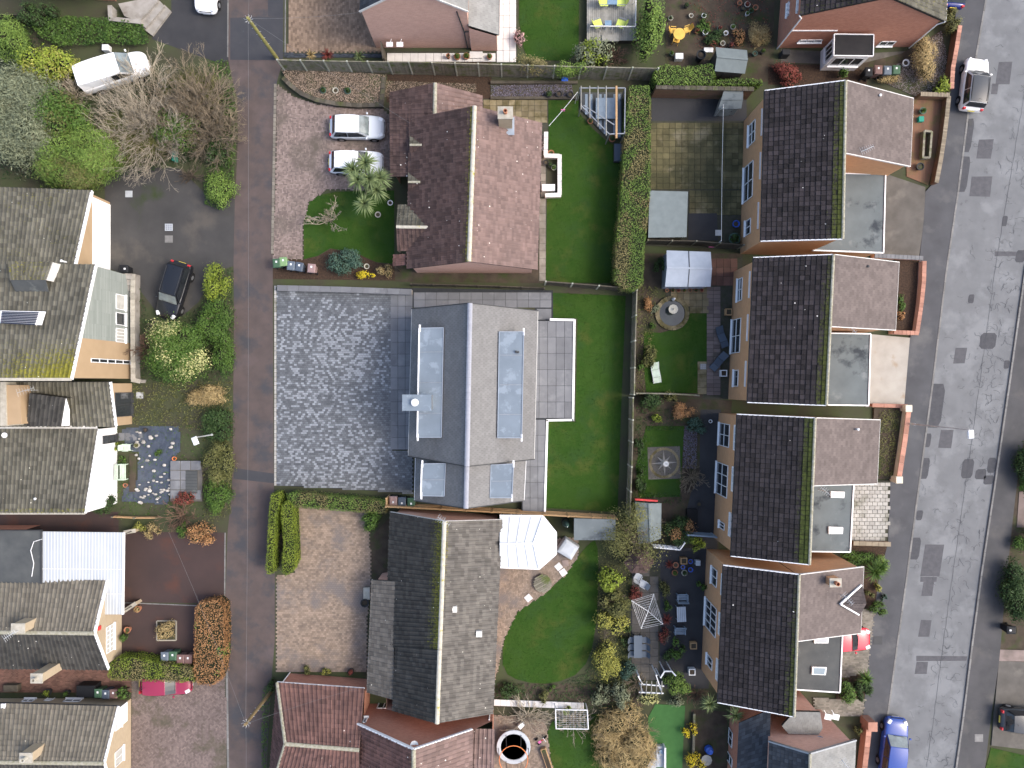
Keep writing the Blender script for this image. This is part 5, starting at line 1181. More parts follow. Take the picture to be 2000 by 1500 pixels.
MB().box((*W(746, 97, 1.9)[:2], 0), (.12, 1.3, 1.9), .15).build('side_gate', 'timber_dark', h)
# ---- bungalow with red-brown tiles
h = thing('bungalow', 'bungalow with reddish brown tiled roof and small gablets behind two silver cars', 'house', W(915, 370)); M1 = h
zr = 5.9
R0, R1 = W(927, 207, zr), W(916, 511, zr); A0, A1 = W(800, 232, 2.95), W(795, 525, 2.95); B0, B1 = W(1058, 240, 2.6), W(1049, 527, 2.6)
mo = lambda s, t: max(0, (t-.86)/.14)*.6+.04+.3*max(0, s-.85)
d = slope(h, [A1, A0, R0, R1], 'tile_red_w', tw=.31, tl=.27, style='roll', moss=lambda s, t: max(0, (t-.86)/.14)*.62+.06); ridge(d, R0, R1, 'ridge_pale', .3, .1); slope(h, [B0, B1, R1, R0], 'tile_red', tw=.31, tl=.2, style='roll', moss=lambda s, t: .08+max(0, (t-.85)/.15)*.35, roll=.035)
a0, a1, b1, b0 = gable_walls(h, A0, A1, R0, R1, B0, B1, 'brick_pink', oe=.35, og=.15); gutter(h, B0, B1, 'metal_dark', .05)
n0, n1, n2, n3 = W(762, 180, 2.3), W(762, 236, 2.3), W(849, 236, 3.85), W(850, 162, 3.85)
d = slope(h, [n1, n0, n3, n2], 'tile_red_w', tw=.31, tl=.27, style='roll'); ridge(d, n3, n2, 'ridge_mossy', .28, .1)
slope(h, [W(942, 187, 2.3), W(942, 236, 2.3), n2, n3], 'tile_red', tw=.31, tl=.25, style='roll')
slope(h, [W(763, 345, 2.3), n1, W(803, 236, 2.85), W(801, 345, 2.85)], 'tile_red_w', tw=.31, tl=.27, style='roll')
g = lambda p: Vector((p.x, p.y, -.05)); o = Vector((.3, -.15, -.12)); p = [n0+o, W(942, 187, 2.3)+Vector((-.2, -.15, -.12)), Vector((W(942, 236).x, n2.y, 2.2)), W(763, 345, 2.3)+Vector((.35, .1, -.12))]
wallmesh(h, [[g(p[0]), g(p[1]), p[1], n3+Vector((0, -.15, -.15)), p[0]], [g(p[0]), g(p[3]), p[3], p[0]], [g(p[1]), g(p[2]), p[2], p[1]]], 'brick_pink')
gd = window(h, g(p[3]), g(p[0]), None, 2, 1, world=(.6, .05, 3.9, 2.05), glass='white_pvc', name='garage_door', sill=False)
def gablet(h, x0, x1, y0, y1, zt, zl, m0, m1, rp=None, skew=0):
    ym = (y0+y1)/2; F = W(x0, ym, zt); Bk = W(x1, ym+skew, zt); a = W(x0, y0, zl); b = W(x0, y1, zl)
    for tri, m in (((a, Bk, F), m0), ((b, F, Bk), m1)):
        d = deck(h, list(tri), 'gablet_roof', .05); tri_tiles(d, [F, Bk, tri[0]], m, .31, .25, .0)
    ridge(d, F, Bk, rp or 'ridge_mossy', .16, .06); wallmesh(h, [[a+Vector((.12, 0, -.05)), b+Vector((.12, 0, -.05)), F+Vector((.12, 0, -.05))]], 'timber_dark', 'gablet_front')
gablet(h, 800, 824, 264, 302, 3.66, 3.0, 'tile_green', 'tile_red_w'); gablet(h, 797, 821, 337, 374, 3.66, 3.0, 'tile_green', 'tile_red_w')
# porch gable
f, k = W(774, 443, 3.92), W(836, 444, 3.92); n_, s_ = W(777, 400, 2.95), W(776, 490, 2.95); n2_, s2_ = W(797, 400, 2.95), W(797, 490, 2.95)
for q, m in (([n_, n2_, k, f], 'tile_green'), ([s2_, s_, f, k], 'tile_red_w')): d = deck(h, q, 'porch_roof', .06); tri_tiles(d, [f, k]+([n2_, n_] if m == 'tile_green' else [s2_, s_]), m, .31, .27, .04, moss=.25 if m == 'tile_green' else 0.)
ridge(d, f, k, 'ridge_pale', .22, .08); wallmesh(h, [[n_+Vector((.1, 0, -.1)), s_+Vector((.1, 0, -.1)), f+Vector((.1, 0, -.1))]], 'timber_dark', 'gablet_front')
q = [W(768, 520, 2.3), W(769, 497, 2.3), W(793, 496, 2.75), W(792, 518, 2.75)]; slope(h, q, 'tile_terra', tw=.3, tl=.25, style='roll')
for z in (q[0], q[1], n_, s_): MB().tube([Vector((z.x+.12, z.y, 0)), Vector((z.x+.12, z.y, z.z-.1))], .06, 6).build('porch_post', 'timber_dark', h)
window(h, a0, a1, None, 3, 1, world=(7.2, .9, 9.6, 2.1)); window(h, b1, b0, None, 4, 1, world=(1.2, .2, 4.2, 2.1), name='patio_door', sill=False); window(h, b1, b0, None, 2, 1, world=(6.5, .9, 8.2, 2.1))
c = W(987, 222, 6.2); chimney(h, (c.x, c.y, 0), (.95, .75), 3.9, 6.3, 'brick_buff', 1, cap='stone'); MB().box((c.x, c.y-.2, 4.35), (1.25, 1.25, .05), 0).build('flashing', 'metal_light', h)
MB().box((*W(822, 519, 2.2)[:2], 2.15), (.7, .1, .3), 0).build('wall_vent', 'white_pvc', h)
# ---- the new grey house
h = thing('house', 'new grey slate house with flat grey dormers and metal-clad chimney on the block-paved plot', 'house', W(920, 770)); M2 = h
R0, R1 = W(918, 592, 6.8), W(912, 911, 6.8); A0, A1 = W(805, 603, 2.8), W(798, 891, 2.8); B0, B1 = W(1050, 607, 2.8), W(1043, 897, 2.8)
kw = dict(tw=.25, tl=.2, gap=.03, lift=.022, stagger=True)
d = slope(h, [A1, A0, R0, R1], 'tile_slate', **kw); ridge(d, R0, R1, 'ridge_metal', .34, .1, .5); slope(h, [B0, B1, R1, R0], 'tile_slate', **kw)
a0, a1, b1, b0 = gable_walls(h, A0, A1, R0, R1, B0, B1, 'render_white', oe=.3, og=.15); gutter(h, A0, A1, 'white_dirty', .05); gutter(h, B0, B1, 'white_dirty', .05); bargeboard(h, [A0, R0, B0], 'metal_dark', .06, .2); bargeboard(h, [A1, R1, B1], 'metal_dark', .06, .2)
r0, r1 = W(912, 905, 6.1), W(910, 993, 6.1); c0, c1 = W(812, 893, 2.8), W(810, 978, 2.8); e0, e1 = W(1027, 897, 2.8), W(1023, 978, 2.8)
d = slope(h, [c1, c0, r0, r1], 'tile_slate', **kw); ridge(d, r0, r1, 'ridge_metal', .34, .1, .5); slope(h, [e0, e1, r1, r0], 'tile_slate', **kw)
s0, s1, t1, t0 = gable_walls(h, c0, c1, r0, r1, e0, e1, 'render_white', oe=.3, og=.15); gutter(h, c0, c1, 'white_pvc', .05); gutter(h, e0, e1, 'white_pvc', .05); bargeboard(h, [c1, r1, e1], 'metal_dark', .06, .2)
def dormer(px, z, zf, front):
    r, q = flat_roof(h, px, z, 'metal_roof', 'metal_light', .05, .14, 'dormer_roof', .03)
    q = WL(px, z); i = 0 if front == 'w' else 1; fx = [q[0], q[3]] if front == 'w' else [q[1], q[2]]; bx = [q[1], q[2]] if front == 'w' else [q[0], q[3]]
    off = Vector((.12 if front == 'w' else -.12, 0, 0)); f0, f1 = fx[0]+off-Vector((0, .1, 0)), fx[1]+off+Vector((0, .1, 0)); b0_, b1_ = bx[0]-Vector((0, .1, 0)), bx[1]+Vector((0, .1, 0))
    Z = lambda p, zz: Vector((p.x, p.y, zz))
    wallmesh(h, [[Z(f0, zf-.1), Z(f1, zf-.1), Z(f1, z-.1), Z(f0, z-.1)], [Z(f0, zf-.1), Z(b0_, z-.4), Z(b0_, z-.1), Z(f0, z-.1)], [Z(f1, zf-.1), Z(b1_, z-.4), Z(b1_, z-.1), Z(f1, z-.1)]], 'metal_grey', 'dormer_wall')
    for f in ((.22, .5, .78) if (q[3]-q[0]).length > 4 else (.5,)): MB().bar(q[0]+(q[3]-q[0])*f+Vector((.08, 0, .008)), q[1]+(q[2]-q[1])*f+Vector((-.05, 0, .008)), .04, .016).build('sheet_lap', 'metal_grey', r)
    L = (f1-f0).length; n = max(1, round(L/2.6))
    o = Vector((-.02 if front == 'w' else .02, 0, 0))
    for k in range(n): window(h, f0+o, f1+o, None, 2, 1, world=(L*(k+.15)/n, zf+.15, L*(k+.85)/n, z-.3), proud=.05 if front == 'w' else -.05, sill=False)
    for p in fx: MB().box((p.x, p.y, z-.02), (.12, .5, .06)).build('dormer_trim', 'white_pvc', r)
    if front == 'w': MB().bar(Vector((fx[0].x-.03, fx[0].y, z+.0)), Vector((fx[1].x-.03, fx[1].y, z+.0)), .1, .16).build('gutter', 'white_pvc', r)
dormer([(820, 641), (866, 640), (862, 854), (816, 854)], 5.25, 3.75, 'w'); dormer([(975, 648), (1023, 648), (1019, 855), (972, 855)], 5.25, 3.75, 'e')
dormer([(825, 906), (870, 905), (868, 969), (823, 968)], 4.85, 3.5, 'w'); dormer([(959, 908), (1003, 906), (1000, 972), (957, 972)], 4.85, 3.5, 'e')
x0, x1 = W(787, 785, 6.6).x, W(841, 785, 6.6).x; y0, y1 = W(0, 801, 6.6).y, W(0, 772, 6.6).y
ch = MB().box(((x0+x1)/2, (y0+y1)/2, 0), (x1-x0, y1-y0, 6.55)).build('chimney', 'metal_grey', h); MB().box(((x0+x1)/2, (y0+y1)/2, 6.55), (x1-x0+.1, y1-y0+.1, .07)).build('chimney_cap', 'metal_roof', ch); p = W(811, 786, 6.7); MB().lathe([(.22, 0), (.22, .22), (.26, .24), (.26, .28), (.01, .34)], (p.x, p.y, 6.62), 14).build('flue', 'plast_white', ch)
window(h, a1, a0, None, 3, 1, world=(1., .9, 3.2, 2.2), glass='glass'); window(h, a1, a0, None, 1, 1, world=(8.2, .05, 9.2, 2.15), glass='metal_dark', name='door', sill=False); window(h, b1, b0, None, 5, 1, world=(2., .6, 7., 2.4), name='patio_door', proud=-.05, sill=False); window(h, s1, s0, None, 2, 1, world=(.8, .9, 2.4, 2.1))
for x, y in ((1012, 688), (1008, 687)): vent_pipe(h, W(x, y, 5.3)-Vector((0, 0, .1)), .15, 'metal_dark')
# ---- bungalow below
h = thing('bungalow', 'long bungalow with yellow lichened grey tile roof beside the white conservatory', 'house', W(865, 1200)); M3 = h
R0, R1, R2 = W(868, 1018, 6.1), W(859, 1268, 6.1), W(854, 1412, 6.05); A0, A1 = W(763, 1000, 2.6), W(753, 1264, 2.6); B0, B1 = W(980, 1015, 2.6), W(962, 1394, 2.6)
mo = lambda s, t: .2+max(0, (t-.7)/.3)*.45
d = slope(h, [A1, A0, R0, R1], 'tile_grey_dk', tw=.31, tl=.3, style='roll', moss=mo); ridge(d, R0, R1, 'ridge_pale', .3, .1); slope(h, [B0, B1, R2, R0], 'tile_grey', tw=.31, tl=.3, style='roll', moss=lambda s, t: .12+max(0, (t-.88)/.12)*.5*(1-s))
S0, S1 = W(773, 1262, 3.3), W(767, 1388, 3.3)
d = slope(h, [S1, S0, R1+Vector((0, 0, .12)), R2+Vector((0, 0, .1))], 'tile_grey_dk', tw=.33, tl=.33, style='roll', moss=lambda s, t: .0+max(0, (t-.9)/.1)*.4); ridge(d, R1+Vector((0, 0, .1)), R2+Vector((0, 0, .1)), 'ridge_pale', .3, .1)
l0, l1, l2, l3 = W(727, 1132, 2.2), W(717, 1352, 2.2), W(768, 1366, 3.2), W(772, 1135, 3.15)
slope(h, [l1, l0, l3, l2], 'tile_grey', tw=.31, tl=.25, style='roll'); gutter(h, l0, l1, 'white_dirty', .05)
a0, a1, b1, b0 = gable_walls(h, A0, W(745, 1390, 2.6), R0, R2, B0, B1, 'brick_pink', oe=.35, og=.18); bargeboard(h, [A0, R0, B0], 'white_dirty', .05, .14); gutter(h, B0, B1, 'metal_dark', .05)
g = lambda p: Vector((p.x, p.y, -.05)); wl0, wl1 = l0+Vector((.35, -.1, -.1)), l1+Vector((.35, .1, -.1)); wallmesh(h, [[g(wl0), g(wl1), wl1, wl0], [g(wl0), g(l3), l3-Vector((0, .1, .15)), wl0], [g(wl1), g(l2), l2-Vector((0, -.1, .15)), wl1]], 'brick_pink')
wallmesh(h, [[g(S0)+Vector((.2, 0, 0)), g(S1)+Vector((.2, .1, 0)), S1+Vector((.2, .1, -.1)), S0+Vector((.2, 0, -.1))], [g(S1)+Vector((.2, .15, 0)), g(R2)+Vector((0, .15, 0)), R2+Vector((0, .15, -.15)), S1+Vector((.2, .15, -.1))]], 'brick_pink')
window(h, g(wl0), g(wl1), None, 2, 1, world=(5.2, .05, 7.6, 2.0), glass='white_pvc', name='garage_door', sill=False); window(h, a0, a1, None, 3, 1, world=(1.2, .9, 3.4, 2.1)); window(h, b1, b0, None, 3, 1, world=(5.5, .8, 7.6, 2.1), proud=.1); window(h, b1, b0, None, 2, 1, world=(1.8, .9, 3.2, 2.1), proud=.1)
for x, y, z in ((887, 1188, 5.2), (936, 1236, 3.9)): MB().box((*W(x, y, z)[:2], z), (.42, .42, .3), 0).build('roof_vent', 'white_dirty', h)
aerial(h, W(870, 1010, 6.2), 1.4, -.6)
# ---- conservatory leaning on it
h = thing('conservatory', 'white conservatory with pale blue translucent faceted roof', 'conservatory', W(1030, 1060))
E = [W(x, y, 2.3) for x, y in ((976, 1007), (1060, 1008), (1086, 1040), (1086, 1082), (1053, 1111), (976, 1108))]; r0, r1 = W(976, 1062, 3.1), W(1042, 1061, 3.1)
P = [[E[0], E[1], r1, r0], [E[1], E[2], r1], [E[2], E[3], r1], [E[3], E[4], r1], [E[4], E[5], r0, r1]]
def bars(p, n): return
for q in P:
    d = deck(h, q, 'roof_pane', .03, 'conserv', 0)
    if len(q) == 4:
        for k in range(1, 4): MB().bar(q[0]+(q[1]-q[0])*(k/4)+Vector((0, 0, .02)), q[3]+(q[2]-q[3])*(k/4)+Vector((0, 0, .02)), .05, .05).build('glazing_bar', 'white_pvc', d)
    else: MB().bar((q[0]+q[1])/2+Vector((0, 0, .02)), q[2]+Vector((0, 0, .02)), .04, .05).build('glazing_bar', 'white_pvc', d)
for q in E[1:5]: MB().bar(q+Vector((0, 0, .03)), r1+Vector((0, 0, .03)), .09, .07).build('hip_bar', 'white_pvc', h)
MB().bar(r0+Vector((0, 0, .05)), r1+Vector((0, 0, .05)), .13, .08).build('ridge_bar', 'white_pvc', h)
for a, b in zip(E, E[1:]):
    MB().bar(a-Vector((0, 0, .03)), b-Vector((0, 0, .03)), .12, .1).build('gutter', 'white_pvc', h); i = (Vector((W(1030, 1060).x, W(1030, 1060).y, 0))-Vector((a.x, a.y, 0))).normalized()*.12; i2 = (Vector((W(1030, 1060).x, W(1030, 1060).y, 0))-Vector((b.x, b.y, 0))).normalized()*.12
    a_, b_ = Vector((a.x, a.y, 0))+i, Vector((b.x, b.y, 0))+i2; wallmesh(h, [[a_-Vector((0, 0, .05)), b_-Vector((0, 0, .05)), b_+Vector((0, 0, .6)), a_+Vector((0, 0, .6))]], 'brick_pink', 'dwarf_wall')
    L = (b_-a_).length; n = max(1, round(L/.8)); mb = MB()
    for k in range(n+1): mb.bar(a_+(b_-a_)*(k/n)+Vector((0, 0, .6)), a_+(b_-a_)*(k/n)+Vector((0, 0, 2.25)), .07, .07)
    mb.bar(a_+Vector((0, 0, 2.2)), b_+Vector((0, 0, 2.2)), .065, .09); mb.bar(a_+Vector((0, 0, .63)), b_+Vector((0, 0, .63)), .065, .06)
    fr = mb.build('frame', 'white_pvc', h)
    for k in range(n): p, q = a_+(b_-a_)*(k/n), a_+(b_-a_)*((k+1)/n); gl = MB(); gl.face([p+Vector((0, 0, .6)), q+Vector((0, 0, .6)), q+Vector((0, 0, 2.25)), p+Vector((0, 0, 2.25))]); gl.build('pane', 'glass', fr)
# ---- terracotta house at the bottom
h = thing('brick_house', 'terracotta tiled house with orange brick gable, cut by the bottom edge', 'house', W(760, 1460)); M4 = h
n0, n1, r0, r1 = W(541, 1333, 2.3), W(712, 1345, 2.3), W(557, 1453, 4.4), W(702, 1465, 4.4)
w0, s0, s1 = W(526, 1396, 2.3), W(520, 1640, 2.3), W(690, 1640, 2.3)
d = slope(h, [n0, n1, r1, r0], 'tile_terra', tw=.31, tl=.33, style='roll'); ridge(d, r0, r1, 'ridge_mossy', .28, .1)
sw_, se_ = W(522, 1570, 2.3), W(702, 1580, 2.3)
slope(h, [se_, sw_, r0, r1], 'tile_terra', tw=.31, tl=.33, style='roll'); hp = [sw_, n0, r0]; d = deck(h, hp); tri_tiles(d, hp, 'tile_terra', .31, .33); ridge(d, n0, r0, 'ridge_mossy', .24, .08); ridge(d, sw_, r0, 'ridge_mossy', .24, .08)
g = lambda p: Vector((p.x, p.y, -.05)); k = .25; p = [n0+Vector((k, -k, -.1)), n1+Vector((0, -k, -.1)), sw_+Vector((k, k, -.1)), se_+Vector((0, k, -.1))]; wallmesh(h, [[g(p[0]), g(p[1]), p[1], p[0]], [g(p[0]), g(p[2]), p[2], p[0]], [g(p[1]), g(p[3]), p[3], p[1]], [g(p[2]), g(p[3]), p[3], p[2]]], 'brick_red'); gutter(h, n0, n1, 'white_pvc', .05)
MB().tube([n0+Vector((.1, -.05, -.1)), Vector((p[0].x, p[0].y+.06, 2.)), Vector((p[0].x, p[0].y+.06, 0))], .045, 6).build('downpipe', 'white_pvc', h)
ap, le, ri = W(808, 1464, 7.1), W(679, 1405, 2.9), W(922, 1425, 4.4); dy = Vector((0, -9, 0))
d = slope(h, [le, le+dy, ap+dy, ap], 'tile_terra', tw=.31, tl=.33, style='roll', moss=lambda s, t: max(0, (t-.92)/.08)*.55); ridge(d, ap, ap+dy, 'ridge_mossy', .28, .1); slope(h, [ri+dy, ri, ap, ap+dy], 'tile_red', tw=.31, tl=.33, style='roll', moss=lambda s, t: .06)
e0, e1 = W(922, 1423, 2.9), W(966, 1424, 2.9); e2, e3 = W(966, 1640, 6.4), W(868, 1620, 6.4); q = [e0, e1, e1+Vector((0, -6.5, 4.2)), W(866, 1505, 5.6)]
e2 = e1+Vector((0, -6, 3.6)); e3 = e0+Vector((-2.6, -6, 3.6)); d = deck(h, [e0, e1, e2, e3]); tri_tiles(d, [e0, e1, e2, e3], 'tile_red', .31, .33, .045)
MB().bar(e0+Vector((0, 0, .06)), e3+Vector((0, 0, .06)), .14, .05).build('valley_flashing', 'metal_grey', d)
la, ra = le+Vector((.1, -.15, -.12)), Vector((W(962, 1424, 2.9).x, le.y-.15, 2.8)); top = ap+Vector((0, -.15, -.14)); rr = ri+Vector((0, -.15, -.14))
wallmesh(h, [[g(la), g(ra), ra, Vector((rr.x, la.y, rr.z)), Vector((top.x, la.y, top.z)), la], [g(ra), g(ra)+dy, ra+dy, ra], [g(la), g(la)+dy, la+dy, la]], 'brick_red'); bargeboard(h, [le, ap, ri], 'white_pvc', .1, .2); MB().tube([Vector((ra.x-.25, ra.y+.06, 0)), Vector((ra.x-.25, ra.y+.06, 2.8))], .05, 6).build('downpipe', 'white_pvc', h)
window(h, g(la), g(ra), (735, 1371, 765, 1384), 2, 1); window(h, g(la), g(ra), (707, 1402, 719, 1412), 1, 1, glass='glass_blue')
dish(h, W(898, 1422, 3.2), (.4, .6, .4), .33, 'metal_grey'); dish(h, W(809, 1456, 6.3), (.1, .5, .6), .28)
# ---- west side: large single-slope house with green boarding
h = thing('house', 'house with mossy grey tile roof, green boarded gable and tan end panel', 'house', W(180, 560)); L1 = h
X0 = -100; n0, n1, m1, m0 = W(X0, 363, 2.5), W(179, 373, 2.5), W(146, 520, 4.65), W(X0, 520, 4.65)
slope(h, [n1, n0, m0, m1], 'tile_green', tw=.31, tl=.36, style='roll', moss=lambda s, t: .30+.12*noise.noise((s*5, t*4, 2))); bargeboard(h, [n1, m1], 'white_pvc', .12, .22); gutter(h, n0, n1, 'metal_dark', .06)
q = [W(187, 517, 4.75), W(X0, 517, 4.75), W(X0, 741, 7.6), W(139, 741, 7.6)]; slope(h, q, 'tile_green', tw=.33, tl=.36, style='roll', moss=lambda s, t: .2+max(0, (t-.55)/.45)*.5*(1.15-s)); bargeboard(h, [q[0], q[3]], 'white_pvc', .1, .22); MB().bar(q[3], q[2], .2, .1).build('top_trim', 'stone', h)
xa = W(215, 400).x; xb = W(258, 640).x; ya, yb, yc = n1.y-.2, q[0].y-.1, q[3].y+.1; g = lambda x, y, z: Vector((x, y, z))
z1 = lambda y: 2.5+(n1.y-y)/(n1.y-m1.y)*2.15-.15; z2 = lambda y: 4.75+(q[0].y-y)/(q[0].y-q[3].y)*2.85-.15
wallmesh(h, [[g(xa, ya, -.05), g(xa, yb, -.05), g(xa, yb, z1(yb)), g(xa, ya, z1(ya))], [g(xa, ya, -.05), g(-40, ya, -.05), g(-40, ya, 2.35), g(xa, ya, 2.35)]], 'wall_tan')
wb = Vector((xa, ya, 0)), Vector((xa, yb, 0)); panel = MB(); y0_, y1_ = W(0, 392, 1.3).y, W(0, 518, 1.3).y; panel.prism([(xa+.01, y0_), (xa+.06, y0_), (xa+.06, yb+.1), (xa+.01, yb+.1)], .05, 2.35); panel.build('garage_door', 'render_white', h)
ym = W(0, 666, 3).y
wallmesh(h, [[g(xb, yb, -.05), g(xb, ym, -.05), g(xb, ym, z2(ym)), g(xb, yb, z2(yb))], [g(xb, yb, -.05), g(xa, yb, -.05), g(xa, yb, z2(yb)), g(xb, yb, z2(yb))]], 'cladding_green', 'boarded_wall')
wallmesh(h, [[g(xb, ym, -.05), g(xb, yc, -.05), g(xb, yc, z2(yc)), g(xb, ym, z2(ym))], [g(xb, yc, -.05), g(-40, yc, -.05), g(-40, yc, z2(yc)), g(xb, yc, z2(yc))]], 'wall_tan')
wb = g(xb, yb, 0), g(xb, yc, 0); window(h, *wb, (226, 573, 244, 607), 1, 1, glass='curtain'); window(h, *wb, (226, 609, 244, 637), 1, 1); window(h, *wb, (226, 640, 244, 670), 4, 1, glass='curtain'); window(h, *wb, (177, 699, 254, 712), 1, 5)
# roof box with dark glazing, solar tubes
b0, b1, b2, b3 = W(22, 512, 5.7), W(106, 513, 5.7), W(98, 549, 5.6), W(30, 549, 5.6); z = 5.4
t0, t1, t2, t3 = b0+Vector((0, 0, .25)), b1+Vector((0, 0, .25)), b2+Vector((0, 0, .5)), b3+Vector((0, 0, .5)); d = deck(h, [t0, t1, t2, t3], 'dormer_roof', .06); tiles(d, [t0, t1, t2, t3], 'tile_green', .31, .36, 'roll', moss=lambda s, t: .4)
wl = [t3, t2, W(96, 573, 5.4), W(32, 573, 5.4)]; d = deck(h, wl, 'dormer_window', .05, 'felt_dark', 0); wallmesh(h, [[t0, t3, b3-Vector((0, 0, .5)), b0-Vector((0, 0, .7))], [t1, t2, b2-Vector((0, 0, .5)), b1-Vector((0, 0, .7))], [t0, t1, b1-Vector((0, 0, .7)), b0-Vector((0, 0, .7))]], 'white_dirty', 'dormer_wall')
s0, s1, s2, s3 = W(3, 608, 6.15), W(91, 610, 6.15), W(83, 636, 6.45), W(0, 632, 6.45); sp = deck(h, [s0, s1, s2, s3], 'solar_frame', .05, 'white_pvc', -.12)
for k in range(8): f = (k+.5)/8; MB().tube([s0+(s3-s0)*f+(s1-s0)*.06+Vector((0, 0, .2)), s1+(s2-s1)*f-(s1-s0)*.13+Vector((0, 0, .2))], .045, 6).build('solar_tube', 'solar', sp)
vent_pipe(h, W(126, 511, 4.9), .3)
# ---- west side: valley-roofed house with white gable
h = thing('house', 'house with valley roof and bright white end wall above the black sheeted garden', 'house', W(180, 880)); L2 = h
a0, a1, v1, v0 = W(215, 746, 3.2), W(X0, 746, 3.2), W(X0, 833, 2.3), W(226, 833, 2.3); slope(h, [v0, v1, a1, a0], 'tile_green', tw=.31, tl=.33, style='roll', moss=lambda s, t: .3 if s < .4 else .1); bargeboard(h, [a0, v0], 'white_pvc', .12, .2)
c0, c1, k1, k0 = W(192, 838, 2.45), W(X0, 838, 2.45), W(X0, 1003, 4.1), W(166, 1003, 4.1); slope(h, [c0, c1, k1, k0], 'tile_green', tw=.31, tl=.35, style='roll', moss=lambda s, t: .2+max(0, (t-.9)/.1)*.3); MB().bar(k0, k1, .12, .1).build('top_trim', 'stone', h); bargeboard(h, [c0, k0], 'white_pvc', .06, .2)
MB().bar(W(190, 836, 2.33), W(X0, 836, 2.33), .35, .06).build('valley_gutter', 'white_dirty', h)
xw = W(229, 890).x; xe = W(258, 790).x; y0_, y1_ = c0.y, k0.y+.05; wallmesh(h, [[g(xw, y0_, -.05), g(xw, y1_, -.05), g(xw, y1_, 3.98), g(xw, y0_, 2.35)], [g(xw, y1_, -.05), g(-40, y1_, -.05), g(-40, y1_, 3.98), g(xw, y1_, 3.98)]], 'render_white'); window(h, g(xw, y0_, 0), g(xw, y1_, 0), (200, 848, 226, 868), 1, 2, frame='metal_dark')
ye0, ye1 = a0.y-.1, v0.y+.05; wallmesh(h, [[g(xe, ye0, -.05), g(xe, ye1, -.05), g(xe, ye1, 2.1), g(xe, ye0, 2.9)], [g(xe, ye1, -.05), g(xw, ye1, -.05), g(xw, ye1, 2.1), g(xe, ye1, 2.1)]], 'wall_tan'); window(h, g(xe, ye0, 0), g(xe, ye1, 0), (224, 766, 257, 815), 2, 1, frame='metal_dark')
# its roof box and tan chimney-like screen
b = [W(53, 832, 3.4), W(120, 832, 3.4), W(129, 777, 4.1), W(58, 768, 4.1)]; d = deck(h, b, 'dormer_roof', .06); tiles(d, b, 'tile_grey_dk', .31, .33, 'roll', moss=lambda s, t: .12)
wallmesh(h, [[b[1], b[2], W(136, 800, 3.6), W(136, 831, 3.0)]], 'white_pvc', 'dormer_wall'); wallmesh(h, [[b[0], b[1], b[1]-Vector((0, 0, .9)), b[0]-Vector((0, 0, .9))], [b[0], b[3], b[3]-Vector((0, 0, 1.2)), b[0]-Vector((0, 0, .9))], [b[3], b[2], b[2]-Vector((0, 0, 1.)), b[3]-Vector((0, 0, 1.))]], 'felt_black', 'dormer_wall')
MB().prism([(p.x, p.y) for p in WL([(10, 752), (38, 752), (42, 828), (12, 830)], 4.2)], 2.5, 4.2).build('roof_screen', 'wall_tan', h)
MB().prism([(p.x, p.y) for p in WL([(0, 746), (11, 746), (13, 832), (0, 832)], 4.3)], 2.5, 4.3).build('roof_screen', 'stone', h)
aerial(h, W(74, 762, 4.2), 1.3, .3, 1.2); vent_pipe(h, W(78, 972, 3.4), .5); dish(h, W(10, 850, 3.), (.2, 0, 1), .2)
# ---- west side: buff bungalow with lean-to
h = thing('bungalow', 'buff bungalow with beige tile roof, white multi-pane window and two chimneys beside the beech hedge', 'house', W(120, 1220)); L3 = h
n0, n1, r1, r0 = W(X0, 1128, 2.3), W(209, 1134, 2.3), W(184, 1237, 4.3), W(X0, 1234, 4.3); s1, s0 = W(211, 1307, 2.3), W(X0, 1304, 2.3)
d = slope(h, [n1, n0, r0, r1], 'tile_beige', tw=.31, tl=.36, style='roll', moss=lambda s, t: .08); ridge(d, r0, r1, 'ridge_mossy', .28, .1); slope(h, [s0, s1, r1, r0], 'tile_grey_dk', tw=.31, tl=.36, style='roll', moss=lambda s, t: .02); bargeboard(h, [n1, r1, s1], 'white_pvc', .12, .22)
xw = W(238, 1240).x; y0_, y1_ = n1.y-.25, s1.y+.25; wallmesh(h, [[g(xw, y0_, -.05), g(xw, y1_, -.05), g(xw, y1_, 2.35), g(xw, r1.y, 4.1), g(xw, y0_, 2.35)], [g(xw, y1_, -.05), g(-40, y1_, -.05), g(-40, y1_, 2.25), g(xw, y1_, 2.25)], [g(xw, y0_, -.05), g(-40, y0_, -.05), g(-40, y0_, 2.25), g(xw, y0_, 2.25)]], 'brick_buff')
w_ = window(h, g(xw, y0_, 0), g(xw, y1_, 0), (207, 1216, 222, 1278), 6, 2, glass='curtain'); MB().box((xw+.03, W(0, 1225, 2.9).y, 2.9), (.12, .3, .3)).build('alarm_box', 'plast_red', h)
c = W(46, 1222, 4.6); chimney(h, (c.x, c.y, 0), (.85, .6), 3.3, 5.1, 'brick_buff', 0); aerial(h, W(36, 1232, 5.2), .9, .6)
c = W(100, 1306, 3.6); chimney(h, (W(118, 1300, 2.).x, s1.y+.3, 0), (.75, .6), 1.9, 4.6, 'brick_buff', 1, potm='stone')
r, q = flat_roof(h, [(X0, 1036), (80, 1036), (80, 1142), (X0, 1142)], 2.5, 'felt_dark', 'metal_dark', .06, .2); wallmesh(h, [[Vector((-40, q[2].y-.1, 0)), Vector((W(80, 1036).x, q[2].y-.1, 0)), Vector((W(80, 1036).x, q[2].y-.1, 2.4)), Vector((-40, q[2].y-.1, 2.4))]], 'brick_red')
MB().tube([W(62, 1126, 2.56), W(66, 1100, 2.56), W(60, 1075, 2.56), W(66, 1058, 2.56), W(82, 1053, 2.56)], .03, 5).build('hose', 'plast_white', h)
